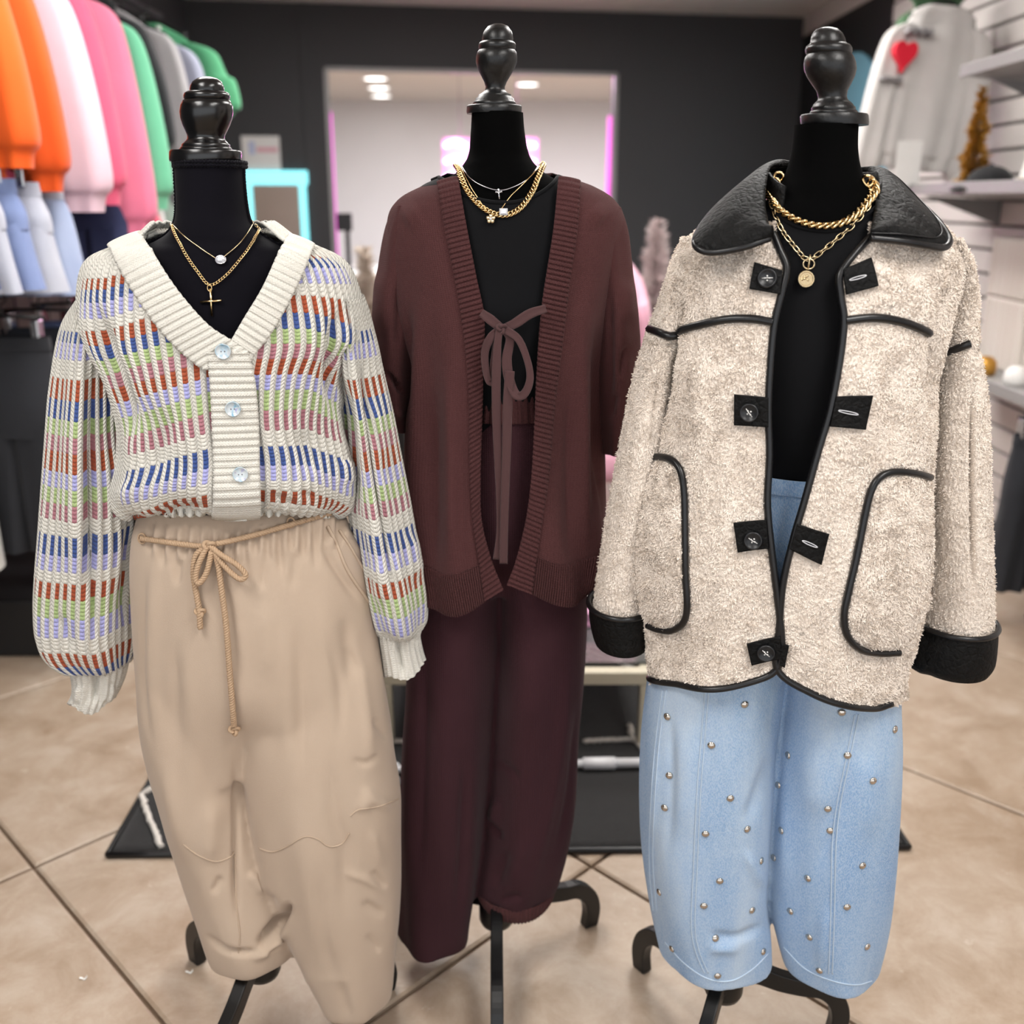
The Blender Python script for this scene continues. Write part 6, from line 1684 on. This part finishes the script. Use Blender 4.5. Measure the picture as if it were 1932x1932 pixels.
def fur_sleeve(rows, strokes, seed):
    L = Loft(YR, rows)
    T, V = np.meshgrid(np.linspace(0, 2 * np.pi, 260, endpoint=False), np.linspace(0, L.n, 400))
    P = L.ev(V, T); N = L.nrm(V, T)
    P = sculpt(P, N, strokes)
    P = fleece(P, N, seed=seed)
    o = grid_obj('sleeve', P, m_sherpa, coat, wrap=True)
    pile(P, gnormals(P, N), 21000, o)
    return L
KSl = fur_sleeve([(448, 1290, 1340, None, .05, .06, .01), (500, 1268, 1325, None, .058, .065, .02), (560, 1248, 1312, None, .062, .068, .03), (620, 1226, 1290, None, .062, .068, .03), (640, 1220, 1280, None, .06, .066, .03), (652, 1215, 1276, None, .064, .068, .03), (720, 1195, 1264, None, .064, .068, .03), (800, 1178, 1254, None, .062, .066, .03), (880, 1163, 1244, None, .06, .065, .03), (960, 1148, 1232, None, .06, .065, .03), (1040, 1135, 1224, None, .06, .065, .03), (1110, 1125, 1222, None, .06, .065, .03), (1150, 1120, 1222, None, .06, .062, .03)], [([(1215, 760), (1200, 900), (1185, 1050)], 18, .006), ([(1240, 700), (1232, 860)], 8, -.008)], 3.0)
KSr = fur_sleeve([(448, 1760, 1802, None, .05, .06, .01), (500, 1768, 1824, None, .058, .065, .02), (560, 1766, 1832, None, .062, .068, .03), (630, 1762, 1833, None, .062, .068, .03), (652, 1760, 1830, None, .06, .066, .03), (666, 1758, 1836, None, .064, .068, .03), (740, 1755, 1851, None, .066, .07, .03), (830, 1750, 1857, None, .066, .07, .03), (920, 1746, 1860, None, .066, .07, .03), (1010, 1746, 1864, None, .066, .07, .03), (1100, 1742, 1867, None, .066, .07, .03), (1180, 1736, 1868, None, .066, .068, .03)], [([(1834, 700), (1834, 900), (1838, 1170)], 5, -.016), ([(1795, 700), (1790, 900), (1795, 1100)], 20, .006), ([(1764, 720), (1758, 900)], 8, -.008)], 9.0)
def leather_cuff(rows, strokes):
    L = Loft(YR, rows)
    T, V = np.meshgrid(np.linspace(0, 2 * np.pi, 120, endpoint=False), np.linspace(0, L.n, 60))
    P = L.ev(V, T); N = L.nrm(V, T)
    P = sculpt(P, N, strokes)
    o = grid_obj('cuff', P, m_leather, coat, wrap=True, thick=.004, toff=-1, nref=N)
    a = np.linspace(0, 2 * np.pi, 90, endpoint=False)
    MB().tube(L.ev(np.full_like(a, .12), a) + L.nrm(np.full_like(a, .12), a) * .001, .0045, 8, closed=True).obj('cuff_piping', m_pipe, o)
leather_cuff([(1138, 1112, 1226, None, .066, .07, .03), (1150, 1111, 1228, None, .068, .072, .03), (1175, 1113, 1228, None, .067, .07, .03), (1198, 1118, 1226, None, .066, .07, .03), (1210, 1122, 1222, None, .064, .066, .03)], [])
leather_cuff([(1170, 1728, 1873, None, .073, .075, .03), (1184, 1722, 1874, None, .076, .078, .03), (1210, 1708, 1873, None, .077, .078, .03), (1238, 1706, 1869, None, .076, .076, .03), (1252, 1722, 1858, None, .072, .072, .03)], [([(1760, 1270), (1700, 1240)], 12, .006)])
# piping
def piping(L, pts, r, off, name='piping', n=140):
    a = spline(pts, n)
    MB().tube(coat_on(a[:, 0], a[:, 1], off)[0] if L is KB else L.on(a[:, 0], a[:, 1], off), r, 8).obj(name, m_pipe, coat)
piping(KB, [(1458, 440), (1470, 470), (1484, 505), (1477, 545), (1461, 612), (1453, 700), (1450, 780), (1452, 860), (1448, 950), (1456, 1040), (1466, 1120), (1475, 1200), (1474, 1245), (1455, 1275), (1400, 1292), (1340, 1298), (1265, 1291), (1228, 1278)], .0052, .001, 'front_piping', 260)
piping(KB, [(1643, 446), (1608, 484), (1584, 520), (1586, 560), (1592, 607), (1582, 690), (1565, 775), (1543, 850), (1517, 945), (1497, 1015), (1478, 1100), (1471, 1180), (1467, 1264), (1530, 1306), (1600, 1330), (1655, 1339), (1683, 1328)], .0052, .001, 'front_piping', 260)
piping(KB, [(1264, 631), (1310, 616), (1370, 603), (1420, 602), (1458, 608)], .0058, .002, 'yoke_piping'); piping(KB, [(1594, 605), (1640, 600), (1680, 603), (1720, 614), (1760, 632)], .0058, .002, 'yoke_piping')
piping(KSl, [(1222, 620), (1240, 626), (1262, 634), (1276, 632)], .0058, .001, 'sleeve_piping'); piping(KSr, [(1764, 674), (1785, 666), (1810, 656), (1830, 648)], .0058, .001, 'sleeve_piping')
piping(KB, [(1222, 870), (1245, 862), (1270, 868), (1287, 890), (1294, 930), (1296, 1000), (1297, 1080), (1300, 1140), (1292, 1172), (1268, 1190), (1245, 1187), (1230, 1178)], .0052, .005, 'pocket_piping', 160)
piping(KB, [(1748, 900), (1715, 891), (1680, 890), (1655, 903), (1640, 930), (1630, 970), (1613, 1050), (1597, 1115), (1589, 1160), (1595, 1197), (1622, 1224), (1660, 1233), (1692, 1230)], .0052, .005, 'pocket_piping', 160)
def pocket(left, right, nu=120, nv=190, puff=.021):
    l, r = np.asarray(left, float), np.asarray(right, float)
    y = np.linspace(l[0, 1], l[-1, 1], nv)
    xl, xr = np.interp(y, l[:, 1], l[:, 0]), np.interp(y, r[:, 1], r[:, 0])
    s = np.linspace(0, 1, nu)[None]
    X = xl[:, None] * (1 - s) + xr[:, None] * s
    v, t = KB.locate_c(X, np.repeat(y[:, None], nu, 1), 5)
    P = KB.ev(v, t); N = KB.nrm(v, t)
    P = P + N * (.005 * np.sin(8 * t + .25 * v) * np.clip((v - 5) / 5, 0, 1))[..., None]
    P = sculpt(P, N, cs)
    q = np.sin(np.pi * s) ** .35 * np.sin(np.pi * np.linspace(0, 1, nv)[:, None]) ** .3
    P = P + N * (q * puff - .002)[..., None]
    P = fleece(P, gnormals(P, N), seed=5.0)
    o = grid_obj('pocket', P, m_sherpa, coat)
    pile(P, gnormals(P, N), 11000, o)
pocket([(1240, 866), (1228, 885), (1220, 920), (1212, 970), (1209, 1040), (1210, 1100), (1216, 1150), (1228, 1176), (1245, 1188)], [(1250, 866), (1278, 880), (1290, 905), (1294, 960), (1296, 1040), (1297, 1100), (1298, 1140), (1288, 1172), (1262, 1188)])
pocket([(1690, 893), (1660, 905), (1643, 935), (1632, 980), (1614, 1060), (1600, 1120), (1593, 1165), (1602, 1202), (1628, 1224), (1655, 1231)], [(1735, 893), (1750, 915), (1753, 960), (1753, 1020), (1750, 1080), (1740, 1140), (1722, 1190), (1705, 1218), (1690, 1231)])
# leather patches
def patch4(q, name='leather_patch', off=.0056):
    q = np.asarray(q, float)
    n = 22
    u, v = np.meshgrid(np.linspace(0, 1, n), np.linspace(0, 1, n))
    X = (q[0] * ((1 - u) * (1 - v))[..., None] + q[1] * (u * (1 - v))[..., None] + q[2] * (u * v)[..., None] + q[3] * ((1 - u) * v)[..., None])
    P, _ = coat_on(X[..., 0], X[..., 1], off)
    return grid_obj(name, P, m_leather, coat, thick=.003, toff=0), P
for q in ([(1424, 497), (1476, 512), (1472, 556), (1415, 546)], [(1387, 743), (1450, 749), (1450, 805), (1387, 801)], [(1386, 984), (1446, 980), (1450, 1034), (1393, 1040)], [(1409, 1213), (1472, 1200), (1474, 1242), (1418, 1254)]):
    patch4(q)
bh = []
for q in ([(1588, 510), (1640, 488), (1651, 541), (1594, 557)], [(1574, 747), (1637, 744), (1624, 808), (1563, 803)], [(1502, 986), (1562, 1006), (1546, 1063), (1489, 1034)], [(1474, 1212), (1488, 1217), (1480, 1258), (1471, 1254)]):
    patch4(q)
m_btn = simple('black_matte_button', rgb(26, 27, 30), .38, var=.1, bump=.1)
for (x, y, a) in ((1448, 527, .05), (1415, 777, -.9), (1421, 1018, -.5), (1445, 1230, -.7)):
    p_, n_ = coat_on(np.array([float(x)]), np.array([float(y)]), .0078)
    p_, n = p_[0], n_[0]
    button(coat, p_, n, .0128, m_btn, rim=.17, th=.0042, thread=.55, rot=a, holes=4)
m_stitch = simple('white_stitching', rgb(206, 206, 210), .8)
for (a, b) in (((1599, 530), (1629, 522)), ((1578, 773), (1612, 780)), ((1511, 1017), (1538, 1029))):
    c = np.array([a, ((a[0] + b[0]) / 2, (a[1] + b[1]) / 2), b], float)
    L_ = spline(c, 20)
    C = coat_on(L_[:, 0], L_[:, 1], .0080)[0]
    a2 = np.linspace(0, 2 * np.pi, 30, endpoint=False)
    mid = C.mean(0); ax = (C[-1] - C[0]) / 2
    up_ = np.cross(ax / np.linalg.norm(ax), KB.nrm(*KB.locate(*c[1])))
    MB().tube(mid + np.cos(a2)[:, None] * ax + np.sin(a2)[:, None] * up_ * .0016, .0008, 6, closed=True).obj('buttonhole', m_stitch, coat)
# collar
def collar_wing(Fp, Op, name='collar'):
    n, m = 80, 26
    a = np.asarray(Fp, float); b = np.asarray(Op, float)
    A = spline(at(a[:, 0], a[:, 1], a[:, 2]), n); B = spline(at(b[:, 0], b[:, 1], b[:, 2]), n)
    s = np.linspace(0, 1, m)[:, None, None]
    P = A[None] * (1 - s) + B[None] * s
    bul = np.sin(np.pi * s) ** .7 * .012
    P = P + bul * np.array([0, -.55, .85])
    o = grid_obj(name, P, m_leather, coat, thick=.005, toff=-1)
    MB().tube(B + np.array([0, -.002, 0]), .0048, 8).obj('collar_piping', m_pipe, o)
    C = P[int(m * .86)] + np.array([0, -.0016, .0012])
    MB().tube(C, .0010, 6).obj('stitch_line', m_pipe, o)
collar_wing([(1500, 322, YR + .07), (1474, 314, YR + .055), (1452, 318, YR + .02), (1443, 345, YR - .03), (1439, 390, YR - .075), (1444, 425, YR - .098), (1452, 447, YR - .112)],
            [(1490, 330, YR + .085), (1440, 335, YR + .07), (1385, 377, YR + .03), (1342, 405, YR - .03), (1313, 447, YR - .075), (1316, 468, YR - .098), (1345, 476, YR - .108), (1400, 467, YR - .12), (1452, 449, YR - .118)])
collar_wing([(1612, 325, YR + .07), (1638, 324, YR + .055), (1654, 332, YR + .02), (1655, 355, YR - .03), (1650, 395, YR - .075), (1644, 425, YR - .098), (1640, 446, YR - .112)],
            [(1620, 335, YR + .085), (1680, 336, YR + .06), (1735, 385, YR + .02), (1772, 422, YR - .04), (1790, 452, YR - .078), (1780, 467, YR - .095), (1745, 463, YR - .11), (1700, 455, YR - .118), (1642, 449, YR - .118)])
aa = np.linspace(R(-35), R(215), 60)
A0, A1 = at(1450, 330, YR), at(1656, 335, YR)
cx_, hw_ = (A0[0] + A1[0]) / 2, (A1[0] - A0[0]) / 2
P = np.array([[(cx_ + hw_ * (1 + .1 * q) * math.cos(a), YR + (.078 + .008 * q) * math.sin(a), at(1560, 318, YR + .07)[2] - .006 - .075 * q - .035 * max(0, -math.sin(a))) for a in aa] for q in np.linspace(0, 1, 10)])
grid_obj('collar_stand', P, m_leather, coat, thick=.004)

# jeans
t = NT('light_wash_denim')
sp = t.n('ShaderNodeSeparateXYZ'); t.L(t.coord(), sp.inputs[0])
tw = t.math('SINE', t.math('MULTIPLY', t.math('ADD', sp.outputs[0], sp.outputs[2]), 2600))
mpz = t.n('ShaderNodeMapping'); mpz.inputs['Scale'].default_value = (9, 9, 2.2); t.L(t.coord(), mpz.inputs[0])
fade = t.noise(1.0, 4, .55, mpz.outputs[0])
stz = t.n('ShaderNodeMapping'); stz.inputs['Scale'].default_value = (620, 620, 300); t.L(t.coord(), stz.inputs[0])
slub = t.noise(1.0, 2, .5, stz.outputs[0])
c0 = t.ramp(fade, [(.32, rgb(134, 172, 216)), (.5, rgb(164, 194, 226)), (.66, rgb(202, 220, 236))])
sl2 = t.ramp(slub, [(.38, (0, 0, 0, 1)), (.62, (1, 1, 1, 1))])
c1 = t.mix(t.math('MULTIPLY', sl2, .42), t.mix(.25, c0, rgb(112, 150, 204)), rgb(214, 227, 240))
m_jean = t.fin(c1, .9, normal=t.bump(t.math('ADD', tw, t.math('MULTIPLY', slub, 2.0)), .35, .0006), sheen=.1, spec=.15)
m_jseam = simple('pale_denim_seam', rgb(196, 214, 232), .9, bump=.5, bscale=500)
m_stud = NT('silver_stud').fin(rgb(206, 198, 188), .2, 1.0)
jn = empty('studded_jeans', (.4, YR, .1), 'light wash barrel leg jeans dotted with silver studs on the right form', 'jeans')
HJ = Loft(YR, [(880, 1385, 1668, None, .09, .09), (900, 1380, 1674, None, .096, .095), (960, 1358, 1690, None, .104, .105), (1050, 1320, 1706, None, .11, .11), (1130, 1290, 1698, None, .104, .11), (1200, 1270, 1690, None, .09, .105), (1250, 1270, 1680, None, .065, .08)])
LjL = Loft(YR, [(1060, 1290, 1490, None, .06, .07, 0, 0, .9), (1150, 1250, 1484, None, .098, .1, 0, 0, .9), (1230, 1230, 1478, None, .106, .105, 0, 0, .9), (1310, 1218, 1471, None, .108, .11), (1400, 1209, 1461, None, .11, .11), (1500, 1207, 1456, None, .11, .11), (1600, 1212, 1451, None, .108, .11), (1690, 1225, 1447, None, .104, .11), (1745, 1236, 1454, None, .1, .108), (1795, 1248, 1455, None, .096, .105)])
LjR = Loft(YR - .004, [(1060, 1470, 1690, None, .06, .07, 0, 0, .9), (1150, 1474, 1694, None, .09, .1, 0, 0, .9), (1230, 1476, 1692, None, .1, .105, 0, 0, .9), (1310, 1476, 1694, None, .104, .11), (1400, 1466, 1695, None, .11, .11), (1500, 1460, 1690, None, .11, .11), (1600, 1453, 1683, None, .108, .11), (1690, 1454, 1674, None, .104, .11), (1750, 1462, 1664, None, .1, .108), (1808, 1476, 1650, None, .096, .105)])
jb = fuse('denim_body', [ring_of(HJ), ring_of(LjL, wave=.003, nw=5), ring_of(LjR, wave=.003, nw=5, seed=2)], m_jean, jn, .0034, 12, [
    ([(1262, 1320), (1268, 1480), (1258, 1640)], 10, -.006), ([(1300, 1350), (1290, 1600)], 26, .007), ([(1405, 1560), (1438, 1480), (1450, 1420)], 12, -.008), ([(1405, 1600), (1440, 1680)], 10, .006), ([(1450, 1740), (1390, 1770), (1330, 1760)], 9, -.008), ([(1330, 1790), (1400, 1790)], 10, .006), ([(1600, 1430), (1585, 1500), (1560, 1600), (1530, 1680)], 12, -.006), ([(1530, 1400), (1540, 1550)], 28, .007), ([(1640, 1400), (1640, 1600)], 24, .006), ([(1480, 1450), (1480, 1700)], 12, .004), ([(1240, 1400), (1232, 1600)], 9, .004), ([(1560, 1700), (1545, 1830)], 12, .005)])
rib_tube('waistband', [(878, 1384, 1669, None, .098, .098), (890, 1381, 1673, None, .1, .1), (906, 1376, 1678, None, .101, .101)], YR, 2, .0, m_jean, jn, nvs=14, nus=160)
for L, pts in ((LjL, [(1335, 1290), (1326, 1400), (1318, 1500), (1312, 1640), (1308, 1745), (1316, 1795), (1334, 1838)]), (LjL, [(1254, 1300), (1241, 1400), (1233, 1500), (1229, 1620), (1236, 1720)]), (LjR, [(1617, 1345), (1600, 1430), (1582, 1520), (1574, 1600), (1571, 1720), (1567, 1840)])):
    for dx in (-3.5, 3.5):
        surf_seam(jb, [(x + dx, y) for x, y in pts], 'seam', m_jseam, jn, r=.0011, n=110)
surf_seam(jb, [(1254, 1776), (1290, 1816), (1335, 1846), (1380, 1850), (1420, 1828), (1450, 1798)], 'hem_stitch', m_jseam, jn, r=.0012)
surf_seam(jb, [(1478, 1786), (1520, 1828), (1570, 1850), (1615, 1858), (1646, 1850)], 'hem_stitch', m_jseam, jn, r=.0012)
def jstud(L, x, y):
    v, tt = L.locate(float(x), float(y))
    n = L.nrm(v, tt); p = L.ev(v, tt)
    return p, n
V, Q = lathe_vf([(0, .0030), (.003, .0026), (.0056, .0012), (.0062, 0), (.0058, -.001)], (0, 0, 0), 14)
stud0 = mesh_obj('stud', V, Q, m_stud)
first = True
for (x, y) in [(1405, 1329), (1259, 1352), (1342, 1406), (1263, 1463), (1378, 1506), (1254, 1524), (1331, 1573), (1410, 1564), (1436, 1624), (1358, 1662), (1244, 1683), (1328, 1709), (1419, 1717), (1350, 1770), (1268, 1790), (1354, 1841), (1440, 1795), (1588, 1344), (1688, 1376), (1487, 1425), (1599, 1425), (1647, 1473), (1468, 1481), (1562, 1526), (1474, 1567), (1566, 1567), (1627, 1633), (1460, 1618), (1524, 1657), (1491, 1719), (1598, 1711), (1527, 1768), (1636, 1786), (1546, 1831)]:
    C_, N_ = cast(jb, [(x, y)])
    if not len(C_): continue
    p, n = C_[0], N_[0]
    fr = frame_of(p + n * .0008, n)
    M4 = Matrix([[fr[0][k][0], fr[0][k][1], fr[0][k][2], fr[1][k]] for k in range(3)] + [[0, 0, 0, 1]])
    if first:
        stud0.matrix_basis = M4; adopt(stud0, jn); first = False
    else:
        instance(stud0, 'stud', M4, jn)
# necklaces of the right form
nk = empty('necklace', (.43, YR - .08, 1.4), 'chunky gold curb chain choker on the right form', 'necklace')
C = sag(torsoR, [(1476, 342), (1458, 358), (1454, 376), (1468, 397), (1496, 416), (1535, 428), (1575, 426), (1608, 410), (1630, 386), (1640, 364), (1628, 346)], .0085)
chain(nk, C, .0088, link_obj(.0080, .0062, .0019, m_goldm, twist=.0032, seg=7, n=16), m_goldm, alt=False)
nk = empty('necklace', (.43, YR - .085, 1.33), 'gold paperclip chain with toggle and coin medallion on the right form', 'necklace')
C = sag(torsoR, [(1452, 366), (1458, 392), (1474, 434), (1498, 468), (1522, 492), (1545, 480), (1580, 450), (1612, 420), (1636, 386), (1642, 366)], .0095)
chain(nk, C, .0088, link_obj(.0064, .0033, .0009, m_goldp, seg=6, n=16), m_goldp, alt=True, flat=.5)
p = torsoR.on(np.array([1524.]), np.array([501.]), .012)[0]
fr = frame_of(p, (0, -1, .2))
a = np.linspace(0, 2 * np.pi, 30, endpoint=False)
MB().tube(xf(np.stack([.0075 * np.cos(a), .0065 * np.sin(a), 0 * a], -1), fr), .0012, 7, closed=True).obj('toggle_ring', m_goldp, nk)
MB().tube(xf(np.array([(.001, .012, .002), (.0, .004, .002), (-.001, -.006, .002)]), fr), .0014, 7).obj('toggle_bar', m_goldp, nk)
p = torsoR.on(np.array([1519.]), np.array([528.]), .0125)[0]
fr = frame_of(p, (0, -1, .2))
V, Q = lathe_vf([(0, .0012), (.0085, .0012), (.0092, .0018), (.0108, .0018), (.0114, .001), (.0114, -.0008), (0, -.0008)], (0, 0, 0), 16)
med = mesh_obj('medallion', xf(V, fr), Q, m_goldp, nk, smooth=False)
mb = MB()
for k in range(9):   # embossed relief
    r0, a0 = .0065 * math.sqrt(random.random()), random.random() * 6.28
    V, Q = lathe_vf([(0, .0022), (.0014, .0018), (.0019, .001)], (r0 * math.cos(a0), r0 * math.sin(a0), 0), 8)
    mb.add(xf(V, fr), Q)
mb.obj('relief', m_goldp, med)
